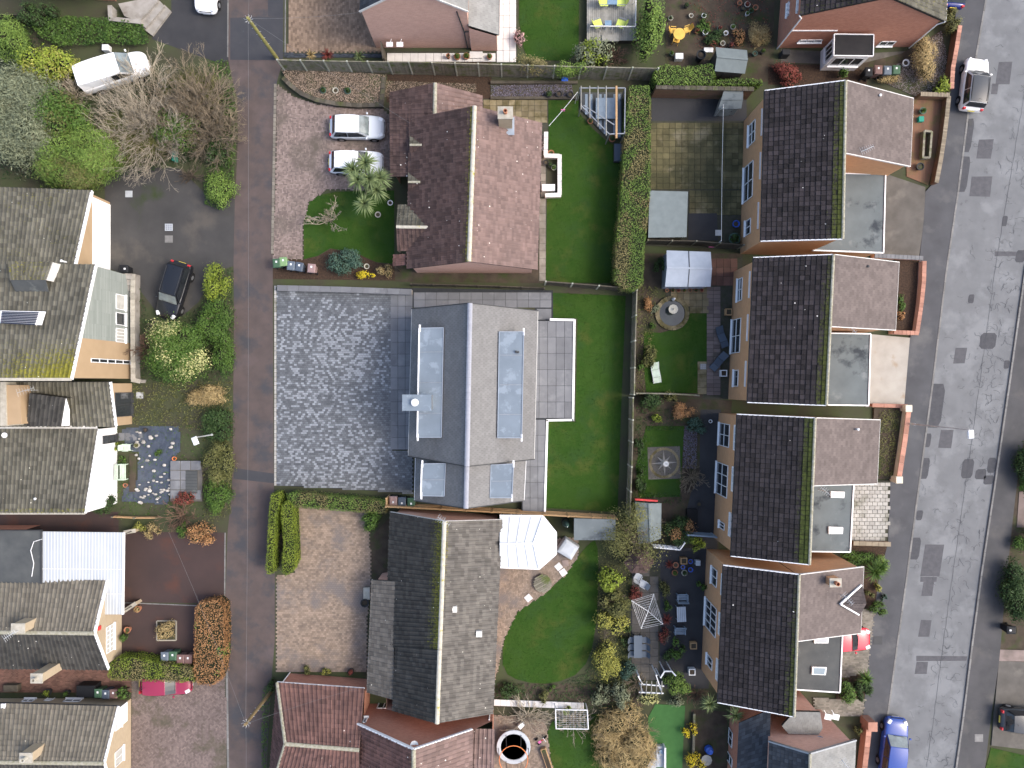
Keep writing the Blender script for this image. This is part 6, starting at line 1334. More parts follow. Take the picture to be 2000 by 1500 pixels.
pq = [W(82, 1038, 2.45), W(242, 1040, 2.25), W(240, 1200, 2.25), W(82, 1200, 2.45)]; lean = deck(h, pq, 'lean_to_roof', .03, 'polycarb', 0)
for k in range(1, 26):
    f = k/26; MB().bar(pq[0]+(pq[1]-pq[0])*f+Vector((0, 0, .012)), pq[3]+(pq[2]-pq[3])*f+Vector((0, 0, .012)), .035 if k % 4 else .06, .02).build('glazing_bar', 'conserv' if k % 4 else 'white_dirty', lean)
for f in (.45, .75): MB().bar(pq[0]+(pq[3]-pq[0])*f+Vector((0, 0, .02)), pq[1]+(pq[2]-pq[1])*f+Vector((0, 0, .02)), .04, .02).build('cross_bar', 'white_dirty', lean)
MB().bar(pq[1], pq[2], .12, .16).build('fascia', 'white_pvc', h); MB().bar(pq[0]+Vector((0, 0, .03)), pq[3]+Vector((0, 0, .03)), .1, .2).build('fascia', 'metal_dark', h)
for y in (1045, 1195): p = W(238, y, 2.2); MB().tube([(p.x, p.y, 0), (p.x, p.y, 2.2)], .03, 6).build('lean_to_post', 'timber_dark', h)
# ---- west side: bungalow at the bottom left
h = thing('bungalow', 'buff bungalow with beige tile roof at the bottom left corner', 'house', W(120, 1470)); L4 = h
n0, n1, r1, r0 = W(X0, 1371, 2.4), W(231, 1380, 2.4), W(203, 1491, 4.5), W(X0, 1488, 4.5); s1, s0 = W(230, 1590, 2.4), W(X0, 1590, 2.4)
d = slope(h, [n1, n0, r0, r1], 'tile_beige', tw=.31, tl=.36, style='roll', moss=lambda s, t: .08+max(0, (t-.93)/.07)*.4); ridge(d, r0, r1, 'ridge_mossy', .28, .1); slope(h, [s0, s1, r1, r0], 'tile_grey_dk', tw=.31, tl=.36, style='roll'); bargeboard(h, [n1, r1, s1], 'white_pvc', .1, .22); gutter(h, n0, n1, 'metal_dark', .06)
xw = W(256, 1440).x; y0_, y1_ = n1.y-.45, s1.y+.25; wallmesh(h, [[g(xw, y0_, -.05), g(xw, y1_, -.05), g(xw, y1_, 2.35), g(xw, r1.y, 4.3), g(xw, y0_, 2.35)]], 'brick_buff'); wallmesh(h, [[g(xw, y0_, -.05), g(-40, y0_, -.05), g(-40, y0_, 2.35), g(xw, y0_, 2.35)]], 'brick_buff')
yp = W(0, 1425, 2.).y; MB().prism([(xw+.01, y0_+.02), (xw+.05, y0_+.02), (xw+.05, yp), (xw+.01, yp)], .6, 2.3).build('white_panel', 'render_white', h)
window(h, g(xw, y0_, 0), g(xw, y1_, 0), (226, 1405, 236, 1428), 1, 1); window(h, g(xw, y0_, 0), g(xw, y1_, 0), (224, 1455, 240, 1500), 2, 1, glass='curtain')
wn = (g(-40, y0_, 0), g(xw, y0_, 0)); window(h, *wn, (40, 1366, 70, 1371), 2, 1); window(h, *wn, (122, 1366, 162, 1371), 2, 1); dr = window(h, *wn, (85, 1354, 122, 1369), 1, 1, glass='white_pvc', name='door', sill=False)
c = W(62, 1470, 4.6); chimney(h, (W(74, 1460, 4.).x, W(74, 1462, 4.).y, 0), (.8, .6), 3.4, 5.2, 'brick_buff', 1, potm='pot_stone'); MB().box((*W(6, 1380, 2.6)[:2], 2.5), (.3, .4, .12)).build('roof_vent', 'white_pvc', h)
# ---- house at the top left edge, seen only by its foot
h = thing('brick_house', 'red brick house at the top edge above the concrete steps', 'house', W(170, -20))
q = [W(x, y) for x, y in ((118, 0), (232, 10), (238, -160), (110, -160))]; wl = [W(x, y, 4.5) for x, y in ((92, -60), (224, -52), (232, -220), (88, -220))]
box = [Vector((-36, 30.0)), Vector((-30.6, 29.6)), Vector((-30.6, 36)), Vector((-36, 36))]
wallmesh(h, [[Vector((*box[i], -.05)), Vector((*box[(i+1) % 4], -.05)), Vector((*box[(i+1) % 4], 3.2)), Vector((*box[i], 3.2))] for i in range(4)], 'brick_red')
e = [Vector((-36.4, 29.5, 3.2)), Vector((-30.2, 29.1, 3.2)), Vector((-30.2, 36.4, 3.2)), Vector((-36.4, 36.4, 3.2))]; ra, rb = Vector((-36.4, 33, 5.)), Vector((-30.2, 33, 5.)); slope(h, [e[0], e[1], rb, ra], 'tile_grey_dk', style='roll'); slope(h, [e[2], e[3], ra, rb], 'tile_grey_dk', style='roll')
# ================================================================ PLANTS
def Bs(rows):
    for r in rows:
        kw = r[8] if len(r) > 8 else {}
        bush(r[0], r[1], r[2], r[3], r[4], r[5], r[6], 'leaf_'+r[7], **kw)
T = dict(cat='tree', trunk=.12)
Bs([
 # top left thicket
 ('evergreen_shrub', 'pale yellow green glossy shrub left of the white van', 92, 135, 58, 44, 2.4, 'lime', dict(s=.2, second=('leaf_yellow', .35))),
 ('conifer_bush', 'feathery green conifer bush at the left edge above the pale shrub', 26, 92, 34, 50, 2.4, 'hedge', dict(s=.22, ar=.18)),
 ('grey_leaved_tree', 'silvery grey leaved tree at the left edge', 42, 230, 76, 100, 3.4, 'grey', dict(s=.26, ar=.22, twigs=70, **T)),
 ('broadleaf_tree', 'mid green broadleaf tree between the silvery tree and the bare shrub', 128, 228, 52, 50, 3.4, 'green', dict(s=.2, ar=.35, second=('leaf_olive', .35), **T)),
 ('conifer_tree', 'dark feathery conifer above the mossy roof at the left', 150, 312, 84, 56, 3., 'hedge', dict(s=.24, ar=.16, second=('leaf_olive', .3), **T)),
 ('ivy_bush', 'dense green ivy bush inside the bare tree by the lane', 350, 256, 50, 44, 2.2, 'green', dict(s=.16, second=('leaf_olive', .4))),
 ('twiggy_shrub', 'olive twiggy shrub under the wide leafless tree', 262, 262, 64, 54, 1.5, 'olive', dict(s=.34, ar=.1)),
 ('twiggy_shrub', 'olive twiggy shrub under the leafless tree right of the van', 372, 176, 60, 42, 1.4, 'olive', dict(s=.34, ar=.1)),
 ('dark_bush', 'dark green bush with yellow flowers near the top left corner', 62, 30, 28, 26, 1.8, 'dark', dict(s=.14)),
 ('dark_bush', 'small dark bush right of the yellow flowers at the top edge', 98, 22, 20, 20, 1.5, 'dark', dict(s=.14)),
 ('lane_bush', 'rounded green bush at the lane edge above the dark drive', 430, 372, 31, 38, 1.5, 'hedge', dict(s=.13)),
 ('lane_bush', 'dark green bush at the lane edge beside the brush pile', 425, 300, 24, 34, 1.3, 'dark', dict(s=.13)),
 ('lane_bush', 'yellow green bush at the lane edge right of the black car, upper end', 424, 556, 25, 42, 1.7, 'lime', dict(s=.13)),
 ('lane_bush', 'green bush with bare twigs right of the black car, middle', 420, 625, 34, 46, 1.8, 'green', dict(s=.13, twigs=14)),
 ('lane_bush', 'bright green bush at the lane edge level with the tan wall', 436, 690, 22, 52, 1.6, 'green', dict(s=.12)),
 ('variegated_shrub', 'large cream and green variegated shrub below the black car', 350, 685, 62, 68, 2.8, 'green', dict(s=.14, second=('leaf_variegated', .34))),
 ('ornamental_grass', 'straw coloured grass clump below the variegated shrub', 400, 772, 44, 24, 1., 'straw', dict(s=.3, ar=.12, solid=False)),
 ('lane_bush', 'dark shrub beside the leaning lamp post', 425, 832, 34, 36, 1.4, 'dark', dict(s=.13)),
 ('lane_bush', 'olive shrub at the lane edge right of the grey pond cover', 428, 905, 32, 44, 1.4, 'olive', dict(s=.13, twigs=12)),
 ('lane_bush', 'loose green shrub at the lane edge below the pond cover', 425, 968, 30, 38, 1.2, 'green', dict(s=.13, twigs=8)),
 ('dark_bush', 'small dark reddish bush under the pond cover', 360, 972, 24, 16, .9, 'red', dict(s=.12)),
 ('yellow_bush', 'small bright yellow bush beside the red drive', 272, 1033, 14, 14, .9, 'yellow', dict(s=.1)),
 ('brown_bush', 'small brown bush beside the yellow bush', 295, 1040, 17, 16, .9, 'straw', dict(s=.08)),
 ('copper_bush', 'round copper leaved bush at the red drive corner', 392, 1043, 29, 23, 1.3, 'copper', dict(s=.12)),
 ('green_bush', 'small green bush left of the copper bush', 357, 1034, 15, 16, .8, 'green', dict(s=.1)),
 ('wall_bush', 'dark bush growing against the white gable wall', 205, 985, 26, 22, 1.6, 'dark', dict(s=.13)),
 ('straw_shrub', 'straw coloured shrub in the square planter of the red yard', 326, 1231, 22, 20, .9, 'straw', dict(s=.1)),
 ('glossy_bush', 'glossy green bush beside the bins left of the pink car', 243, 1352, 15, 18, 1.4, 'green', dict(s=.15)),
 ('yard_bush', 'green pot bush at the foot of the multi-pane window', 243, 1240, 12, 14, .8, 'green', dict(s=.12)),
 # middle
 ('laurel_bush', 'rounded dark green bush on the front lawn beside the bins', 674, 511, 37, 25, 1.3, 'blue', dict(s=.13)),
 ('forsythia', 'yellow flowering bush at the edge of the front lawn', 715, 538, 21, 11, .8, 'gold', dict(s=.1)),
 ('brown_bush', 'brown twiggy bush beside the yellow flowering bush', 752, 527, 18, 16, 1., 'straw', dict(s=.08)),
 ('hydrangea', 'pinkish brown dead headed hydrangea at the white paving', 1015, 77, 14, 22, .9, 'pink', dict(s=.14)),
 ('climber_hedge', 'olive leafy climber on the long fence left part', 1035, 128, 44, 15, 2.4, 'hedge_brown', dict(s=.12, solid=False)),
 ('climber_hedge', 'yellow green climber on the long fence by the yellow crate', 1110, 136, 42, 16, 2.3, 'hedge', dict(s=.12, solid=False)),
 ('grey_green_tree', 'grey green bushy tree at the corner of the decking', 1158, 104, 37, 34, 3., 'grey', dict(s=.18, second=('leaf_lime', .25), **T)),
 ('laurel_hedge', 'tall bright green laurel beside the decking', 1268, 56, 33, 66, 3., 'hedge', dict(s=.18, lumps=16)),
 ('fountain_grass', 'straw coloured fountain plant among the pots at the top', 1482, 70, 26, 26, .9, 'straw', dict(s=.3, ar=.1, solid=False)),
 ('pot_plants', 'mixed dark red and green plants in the cluttered top garden', 1395, 75, 24, 20, .7, 'dark', dict(s=.12, second=('leaf_red', .3))),
 ('dried_plants', 'dried brown flower heads in the cluttered top garden', 1440, 72, 20, 16, .6, 'copper', dict(s=.12)),
 ('garden_plants', 'green leaves beside the black barrel in the top garden', 1372, 50, 16, 20, .6, 'green', dict(s=.12)),
 ('dark_bush', 'dark reddish bush left of the white porch', 1535, 145, 32, 24, 1., 'red', dict(s=.13)),
 ('green_bush', 'bright green shrub just below the white porch', 1646, 143, 10, 14, 1.2, 'green', dict(s=.12)),
 ('straw_shrub', 'large straw brown shrub in the gravel front garden', 1808, 112, 28, 42, 1.4, 'straw', dict(s=.1)),
 ('straw_shrub', 'low straw brown shrub below the three bins', 1735, 155, 30, 13, .7, 'straw', dict(s=.1)),
 ('lime_shrub', 'lime green shrub at the corner of the gravel front garden', 1836, 166, 20, 23, 1.1, 'lime', dict(s=.14)),
 ('round_bush', 'rounded olive bush at the pavement near the top right', 1856, 40, 21, 24, 1.2, 'olive', dict(s=.1)),
 # east gardens
 ('conifer_bush', 'grey green conifer at the fence beside the small lawn with the pale lounger', 1266, 690, 17, 30, 1., 'olive', dict(s=.1)),
 ('silver_plant', 'silvery plant drooping over the round pond', 1282, 608, 14, 14, .5, 'grey', dict(s=.12)),
 ('green_plant', 'small bright green plant below the round pond', 1274, 636, 7, 9, .5, 'green', dict(s=.1)),
 ('fence_plant', 'light green plant at the fence left of the pale lounger', 1250, 712, 9, 14, .8, 'green', dict(s=.12)),
 ('dark_bush', 'dark bush in the pondside bed behind the metal shed', 1290, 520, 14, 18, 1., 'dark', dict(s=.12)),
 ('reddish_bush', 'reddish bush in the bed left of the round pond', 1268, 585, 14, 22, .7, 'copper', dict(s=.11)),
 ('dark_bush', 'dark evergreen in the corner above the star paving', 1268, 783, 28, 22, 1.4, 'dark', dict(s=.13)),
 ('lime_bush', 'small lime bush above the star paving', 1281, 820, 11, 11, .8, 'lime', dict(s=.1)),
 ('green_bush', 'grey green bush above the star paving', 1310, 778, 16, 14, 1., 'olive', dict(s=.11)),
 ('dried_plant', 'dried tawny plant above the slate chip strip', 1335, 800, 24, 22, .9, 'copper', dict(s=.2, ar=.2, solid=False)),
 ('juniper', 'spreading blue green juniper at the slate chip strip', 1362, 830, 25, 18, .8, 'blue', dict(s=.14, ar=.3)),
 ('fence_ivy', 'dark ivy bush at the fence left of the star paving', 1248, 870, 11, 22, 1., 'dark', dict(s=.12)),
 ('fence_ivy', 'dark bush at the fence below left of the star paving', 1252, 940, 13, 26, 1., 'dark', dict(s=.12)),
 ('sparse_tree', 'sparse pale leaved tree standing over the grey shed', 1240, 1045, 62, 66, 3.4, 'olive', dict(s=.12, dens=.35, twigs=30, solid=False, **T)),
 ('shed_bush', 'rounded dark green bush right of the grey shed', 1325, 1037, 30, 32, 1.5, 'dark', dict(s=.11, second=('leaf_copper', .15))),
 ('box_ball', 'bright lime clipped ball beside the white trellis', 1358, 1065, 20, 17, .9, 'lime', dict(s=.1)),
 ('laurel_bush', 'bright glossy laurel at the top of the long shrub border', 1193, 1128, 33, 25, 2., 'lime', dict(s=.18)),
 ('border_shrub', 'olive twiggy shrub in the long border below the laurel', 1200, 1178, 32, 26, 1.8, 'olive', dict(s=.12, twigs=16)),
 ('border_shrub', 'yellow green loose shrub in the long border beside the rotary airer', 1192, 1222, 36, 34, 1.8, 'yellow', dict(s=.15, dens=.55, twigs=14)),
 ('border_shrub', 'golden olive shrub in the long border level with the grey table', 1186, 1288, 30, 38, 1.7, 'yellow', dict(s=.12, dens=.8)),
 ('clipped_ball', 'dark clipped bush left of the grey garden table', 1223, 1226, 13, 14, 1., 'dark', dict(s=.1)),
 ('clipped_ball', 'blue green rounded bush below the grey garden table', 1225, 1309, 21, 20, 1.2, 'blue', dict(s=.1)),
 ('clipped_ball', 'small dark bush left of the grey table, lower', 1220, 1252, 9, 10, .8, 'dark', dict(s=.1)),
 ('border_shrub', 'grey green conical shrub at the foot of the curved lawn', 1175, 1357, 22, 22, 1.5, 'grey', dict(s=.11)),
 ('border_shrub', 'pale green shrub left of the white arch', 1212, 1356, 20, 28, 1.6, 'grey', dict(s=.12)),
 ('feathery_shrub', 'feathery bright green dome right of the white arch', 1320, 1338, 25, 26, 1.5, 'hedge', dict(s=.11)),
 ('variegated_hedge', 'cream variegated bushes along the artificial lawn', 1274, 1366, 30, 13, 1.1, 'variegated', dict(s=.12)),
 ('variegated_hedge', 'pale grey bush at the right end of the variegated row', 1318, 1368, 20, 14, 1., 'grey', dict(s=.12)),
 ('leafy_shrub', 'bright green leafy shrub right of the grey table', 1320, 1266, 19, 20, 1., 'green', dict(s=.15)),
 ('leafy_shrub', 'dark green rounded shrub below the bright leafy shrub', 1300, 1286, 13, 12, .8, 'dark', dict(s=.11)),
 ('clipped_ball', 'small round green bush left of the blue benches', 1302, 1184, 11, 12, .8, 'green', dict(s=.1)),
 ('acer', 'reddish dome shaped shrub above the rotary airer', 1240, 1156, 18, 18, .9, 'red', dict(s=.1)),
 ('pot_shrub', 'bright green round plant beside the patio wall', 1369, 1146, 11, 11, .8, 'green', dict(s=.12)),
 ('border_shrub', 'straw and green shrub on the left of the benches', 1298, 1150, 10, 26, .8, 'olive', dict(s=.11)),
 ('border_shrub', 'dark reddish shrub below the phormium', 1296, 1245, 12, 18, .7, 'red', dict(s=.11)),
 ('pampas_grass', 'large tawny ornamental grass mound at the bottom', 1222, 1452, 62, 70, 1.7, 'straw', dict(s=.5, ar=.07, dens=1.2, twigs=90, lumps=14)),
 ('gold_bush', 'yellow bush beside the artificial lawn', 1348, 1425, 17, 15, .9, 'gold', dict(s=.1, dens=.7)),
 ('gold_bush', 'yellow bush at the bottom edge beside the patio table', 1356, 1488, 20, 18, 1., 'gold', dict(s=.1, dens=.7)),
 ('bed_shrub', 'green shrub in the bed below the curved lawn, left', 992, 1346, 22, 18, .9, 'dark', dict(s=.12)),
 ('bed_shrub', 'pale green shrub in the bed below the curved lawn, beside the stone path', 1062, 1362, 14, 12, .7, 'olive', dict(s=.11)),
 ('bed_shrub', 'small rounded bright plant in the bed below the curved lawn', 1077, 1343, 7, 7, .5, 'green', dict(s=.1)),
 ('goal_bush', 'lime green bush growing at the top of the football goal', 1105, 1387, 14, 9, .7, 'lime', dict(s=.11)),
 ('patio_shrub', 'small shrub at the end of the tiled paving beside the terracotta roof', 598, 1308, 13, 10, .6, 'olive', dict(s=.1)),
 ('patio_shrub', 'yellow green small shrub beside the terracotta roof, middle one', 638, 1312, 12, 9, .6, 'yellow', dict(s=.1)),
 ('drive_bush', 'dark green rounded bush at the corner of the tan drive', 729, 1018, 29, 23, 1.3, 'green', dict(s=.13)),
 ('lane_bush', 'small green bush at the lane beside the terracotta roof corner', 535, 1340, 14, 14, .8, 'dark', dict(s=.12)),
 # street side
 ('shrub', 'dark green shrub at the left of the front bed above the red car', 1676, 1094, 34, 20, .9, 'green', dict(s=.13)),
 ('shrub', 'rounded green shrub at the pavement end of the front bed above the red car', 1722, 1100, 18, 20, .9, 'hedge', dict(s=.12)),
 ('yellow_ball', 'yellow clipped ball in the front bed above the red car', 1717, 1148, 11, 10, .7, 'yellow', dict(s=.09)),
 ('green_ball', 'pale green clipped ball in the front bed above the red car', 1727, 1168, 8, 9, .7, 'blue', dict(s=.08)),
 ('brown_ball', 'olive brown clipped ball in the front bed above the red car', 1698, 1162, 11, 9, .7, 'olive', dict(s=.08)),
 ('green_ball', 'rich green rounded bush at the foot of the front bed above the red car', 1716, 1187, 19, 16, .9, 'green', dict(s=.1)),
 ('conifer', 'large rounded green conifer below the red car drive', 1656, 1350, 24, 25, 1.3, 'green', dict(s=.12)),
 ('conifer', 'rounded green conifer at the pavement below the red car drive', 1684, 1346, 20, 25, 1.2, 'dark', dict(s=.12)),
 ('planter_shrub', 'fresh green plants in the pink walled planter', 1762, 585, 9, 24, .6, 'green', dict(s=.12, z0=.25)),
 ('planter_shrub', 'reddish grassy plant in the pink walled planter', 1763, 618, 12, 12, .5, 'copper', dict(s=.1, z0=.25)),
 ('verge_tree', 'dark green bush at the right edge above the black bin', 1985, 1160, 34, 60, 1.8, 'dark', dict(s=.15)),
 ('verge_tree', 'green bush at the right edge beside the pinkish path', 2005, 1055, 26, 30, 1.2, 'green', dict(s=.13)),
 ('verge_tree', 'dark hedge bush at the right edge higher up the pavement', 2020, 905, 34, 60, 1.6, 'dark', dict(s=.15)),
 ('wall_bush', 'small bush behind the brick wall at the bottom right', 1676, 1425, 8, 12, .7, 'olive', dict(s=.1)),
])
def bares(rows):
    for (nm, lab, x, y, r, h, n, dp, m, kw) in rows: bare(nm, lab, x, y, r, h, n, dp, m, **kw)
bares([
 ('bare_tree', 'wide leafless grey brown tree below the white van', 278, 240, 118, 3.2, 130, 4, 'twig_pale', dict(cat='tree', rad0=.034)),
 ('bare_tree', 'leafless brown tree beside the lane right of the white van', 374, 204, 108, 3.2, 130, 4, 'twig', dict(cat='tree', rad0=.034)),
 ('bare_shrub', 'leafless fawn shrub overhanging the grass verge at the top of the lane', 404, 250, 84, 2.8, 60, 4, 'twig', dict(rad0=.04)),
 ('bare_shrub', 'thin leafless shrub between the white van and the silvery tree', 135, 185, 55, 2.2, 40, 3, 'twig_pale', {}),
 ('bare_shrub', 'leafless reddish shrub in front of the green boarded wall', 285, 680, 46, 1.8, 26, 3, 'twig_red', {}),
 ('bare_shrub', 'leafless brown shrub at the foot of the sheeted garden', 350, 1010, 46, 1.6, 26, 3, 'twig_red', {}),
 ('bare_tree', 'small leafless pale tree on the front lawn', 640, 424, 52, 2.4, 11, 4, 'twig_pale', dict(cat='tree', rad0=.045)),
 ('bare_shrub', 'leafless brown shrub beside the slate chip strip', 1352, 932, 38, 1.3, 26, 3, 'twig', {}),
 ('bare_shrub', 'leafless dark shrub below the decking', 1205, 108, 34, 1.3, 20, 3, 'twig_red', {}),
 ('bare_shrub', 'weeping straw coloured stems left of the football goal', 1030, 1402, 56, 1.5, 40, 3, 'twig_pale', dict(droop=.4, squash=.6)),
 ('bare_shrub', 'weeping straw coloured stems growing through the football goal', 1120, 1408, 48, 1.4, 34, 3, 'twig_pale', dict(droop=.4, squash=.7)),
 ('bare_shrub', 'tangled bare climber beside the white arch', 1245, 1340, 36, 1.4, 18, 3, 'twig', {}),
 ('bare_shrub', 'bare reddish shrub behind the cordyline palms', 1362, 1360, 28, 1.2, 20, 3, 'twig_red', {}),
 ('bare_shrub', 'thin bare shrub in the bed right of the grey table', 1300, 1243, 16, .9, 16, 2, 'twig', {}),
 ('brush_pile', 'heap of dark cut branches beside the dark drive', 372, 342, 34, .8, 34, 2, 'bark', {}),
 ('bare_shrub', 'bare brown twigs at the variegated shrub foot', 300, 640, 26, 1.2, 14, 3, 'twig', {}),
])
palm('cabbage_palm', 'multi-headed spiky cabbage palm beside the lower silver car', 716, 368, [(690, 332, 2.6), (714, 318, 2.9), (742, 348, 2.7), (700, 352, 3.1), (712, 398, 2.6), (736, 372, 2.6), (722, 350, 3.2)], 1.05, 110, w=.075)
palm('cabbage_palm', 'spiky palm below the black roof corner, left one', 1385, 1373, [(1386, 1374, 1.5)], .85, 90, w=.06)
palm('cabbage_palm', 'spiky palm below the black roof corner, right one', 1432, 1398, [(1436, 1396, 2.4)], .85, 90, w=.06)
palm('cabbage_palm', 'green palm in the front bed above the red car', 1708, 1113, [(1708, 1118, 1.3), (1716, 1108, 1.2)], 1.0, 110, m='leaf_green', w=.06)
palm('cabbage_palm', 'green palm beside the conifers below the red car', 1690, 1325, [(1691, 1325, 1.1)], .8, 90, m='leaf_green', w=.055)
spiky('spiky_plant', 'pale striped spiky plant in the bed by the tan drive gate', 702, 108, 17)
spiky('spiky_plant', 'bronze spiky plant in the bed at the top fence', 639, 106, 18, 'leaf_red')
spiky('spiky_plant', 'straw coloured spiky plant in the bed at the top fence, leftmost', 606, 106, 15, 'leaf_straw')
spiky('phormium', 'dark red spiky plant beside the rotary airer', 1303, 1212, 16, 'leaf_red', 70)
spiky('phormium', 'red spiky plant among the pots beside the hexagonal roof', 1308, 1103, 12, 'leaf_red', 50)
spiky('spiky_plant', 'green spiky plant at the right of the cluttered top garden', 1497, 78, 14, 'leaf_yucca', 50)
# hedges
hedge('clipped_hedge', 'long tall clipped hedge between the back lawn and the slabbed yard', [(1229, 166), (1268, 167), (1271, 200), (1270, 380), (1259, 480), (1256, 556), (1238, 567), (1214, 563), (1200, 548), (1203, 480), (1213, 380), (1218, 300), (1224, 220)], 2.3, 'leaf_hedge', .11, second=('leaf_hedge_brown', .05))
hedge('beech_hedge', 'copper brown clipped beech hedge beside the lane', [(381, 1188), (390, 1176), (422, 1172), (436, 1184), (438, 1240), (437, 1290), (430, 1330), (412, 1340), (385, 1337), (378, 1312), (379, 1250)], 1.6, 'leaf_copper', .12, second=('leaf_hedge', .42))
hedge('privet_hedge', 'clipped yellow green hedge between the red yard and the pink car', [(210, 1318), (214, 1298), (228, 1284), (262, 1284), (320, 1296), (376, 1305), (379, 1334), (320, 1332), (250, 1330), (215, 1328)], 1.5, 'leaf_lime', .11, second=('leaf_hedge_brown', .02))
hedge('conifer_hedge', 'bright green conifer hedge at the lane, left band', [(529, 965), (542, 962), (548, 975), (540, 1010), (536, 1060), (533, 1120), (522, 1122), (518, 1110), (522, 1060), (525, 1000)], 1.8, 'leaf_lime', .1)
hedge('conifer_hedge', 'bright green conifer hedge at the lane, right band beside the tan drive', [(550, 985), (560, 978), (572, 990), (575, 1050), (577, 1098), (570, 1118), (556, 1125), (549, 1115), (554, 1060), (548, 1010)], 1.8, 'leaf_lime', .1)
bare('hedge_stems', 'dark bare stems in the hollow of the conifer hedge', 543, 1060, 22, 1.2, 40, 2, 'bark', squash=2.6)
hedge('clipped_hedge', 'low brownish green clipped hedge along the top of the tan drive', [(560, 966), (575, 961), (650, 968), (752, 978), (754, 1003), (690, 1000), (600, 993), (572, 990), (562, 980)], 1.5, 'leaf_hedge', .1, second=('leaf_hedge_brown', .1))
hedge('clipped_hedge', 'bright green hedge behind the grey shed in the top garden', [(1280, 132), (1300, 126), (1340, 130), (1392, 124), (1398, 150), (1394, 164), (1340, 165), (1284, 164), (1276, 150)], 1.9, 'leaf_hedge', .12)
hedge('clipped_hedge', 'narrow green hedge right of the grey shed in the top garden', [(1396, 156), (1440, 152), (1488, 155), (1490, 164), (1440, 166), (1396, 166)], 1.6, 'leaf_hedge', .12)
# ground cover
ivy('ground_ivy', 'green ivy bank above the white van', [(60, 45), (150, 40), (215, 42), (285, 55), (300, 85), (280, 95), (200, 90), (130, 100), (90, 80)], .3, 1.2, 'leaf_green', .16, 230)
ivy('verge_growth', 'green weedy verge along the lane at the top left', [(405, 122), (446, 119), (458, 165), (465, 250), (461, 330), (456, 385), (430, 412), (402, 400), (400, 340), (425, 300), (440, 230), (435, 170)], .05, .5, 'leaf_green', .13, 150)
ivy('bank_growth', 'tangled dark undergrowth in the top left garden', [(-60, 60), (60, 60), (140, 100), (145, 190), (300, 180), (420, 130), (430, 300), (330, 330), (200, 350), (-60, 350)], .02, .35, 'leaf_dark', .14, 45)
ivy('verge_growth', 'rough undergrowth along the lane below the variegated shrub', [(262, 745), (455, 745), (455, 1000), (400, 1040), (395, 840), (262, 828)], .02, .4, 'leaf_olive', .13, 60)
ivy('verge_growth', 'rough undergrowth at the lane beside the black car', [(275, 560), (300, 640), (390, 600), (420, 530), (456, 522), (456, 745), (275, 745)], .02, .3, 'leaf_dark', .13, 60)
ivy('verge_growth', 'green weeds at the lane beside the terracotta roof', [(515, 1340), (535, 1330), (526, 1400), (522, 1500), (512, 1500)], .05, .5, 'leaf_green', .12, 160)
ivy('bed_growth', 'low dark plants in the bed below the curved lawn', [(966, 1330), (1080, 1338), (1140, 1316), (1170, 1270), (1260, 1330), (1240, 1385), (966, 1372)], .02, .3, 'leaf_dark', .12, 70)
ivy('bed_growth', 'low plants along the fence of the pond garden', [(1243, 560), (1285, 560), (1275, 660), (1256, 690), (1262, 770), (1240, 772)], .02, .3, 'leaf_olive', .11, 70)
ivy('bed_growth', 'low plants around the star paving', [(1240, 790), (1336, 800), (1330, 840), (1262, 840), (1262, 960), (1330, 965), (1330, 985), (1240, 985)], .02, .3, 'leaf_dark', .11, 70)
ivy('bed_growth', 'leaf litter and low plants under the long shrub border', [(1165, 1100), (1230, 1100), (1232, 1340), (1150, 1340), (1168, 1250)], .02, .35, 'leaf_olive', .11, 80)
ivy('bed_growth', 'low plants in the front bed of the third east house', [(1712, 800), (1752, 800), (1742, 930), (1712, 930)], .2, .45, 'leaf_olive', .11, 110)
ivy('bed_growth', 'sparse plants among the pots of the cluttered top garden', [(1340, 0), (1500, 0), (1505, 95), (1360, 95)], .02, .25, 'leaf_red', .1, 22)
ivy('bed_growth', 'low weeds around the black sheeting', [(222, 835), (400, 830), (402, 1010), (222, 1015)], .02, .12, 'leaf_green', .11, 25)
# ================================================================ VEHICLES
car('white panel van among the shrubs at the top left', 220, 137, 18, 'car_white', 5.2, 1.92, 1.95, van=True, name='van', glass='car_glass_l')
car('white car cut by the top edge on the dark drive', 404, -30, -96, 'car_white', 4.1, 1.78, 1.5)
car('silver hatchback with dark lower sides, upper of the two on the herringbone drive', 697, 247, -1, 'car_silver', 4.2, 1.8, 1.5, roofm='car_silver_l', glass='car_glass_l')
car('pale silver hatchback partly under the cabbage palm', 695, 316, -1, 'car_silver_l', 4.15, 1.76, 1.45, roofm='car_white')
car('black estate car on the dark drive', 337, 567, -107, 'car_black', 4.5, 1.82, 1.6, style='suv', rails=True, glass='car_glass_l')
car('crimson pink saloon half hidden below the hedge', 322, 1336, 0, 'car_pink', 3.95, 1.72, 1.42)
car('off white small suv with dark glass roof on the road', 1906, 163, 83, 'car_beige', 4.1, 1.84, 1.58, roofm='car_dark', style='suv', rails=True)
car('red hatchback nosing out beside the white edged garage roof', 1650, 1250, 1, 'car_red', 4.1, 1.76, 1.46)
car('blue car parked at the kerb at the bottom edge', 1748, 1460, 83, 'car_blue', 4.4, 1.86, 1.5, glass='car_glass_l')
car('dark grey car with yellow plate at the bottom right edge', 2010, 1409, -3, 'car_dark', 4.3, 1.8, 1.5, z0=.08)
car('navy car just showing at the top edge beside the round bush', 1868, -40, 85, 'car_navy', 4.2, 1.78, 1.48, z0=.1)
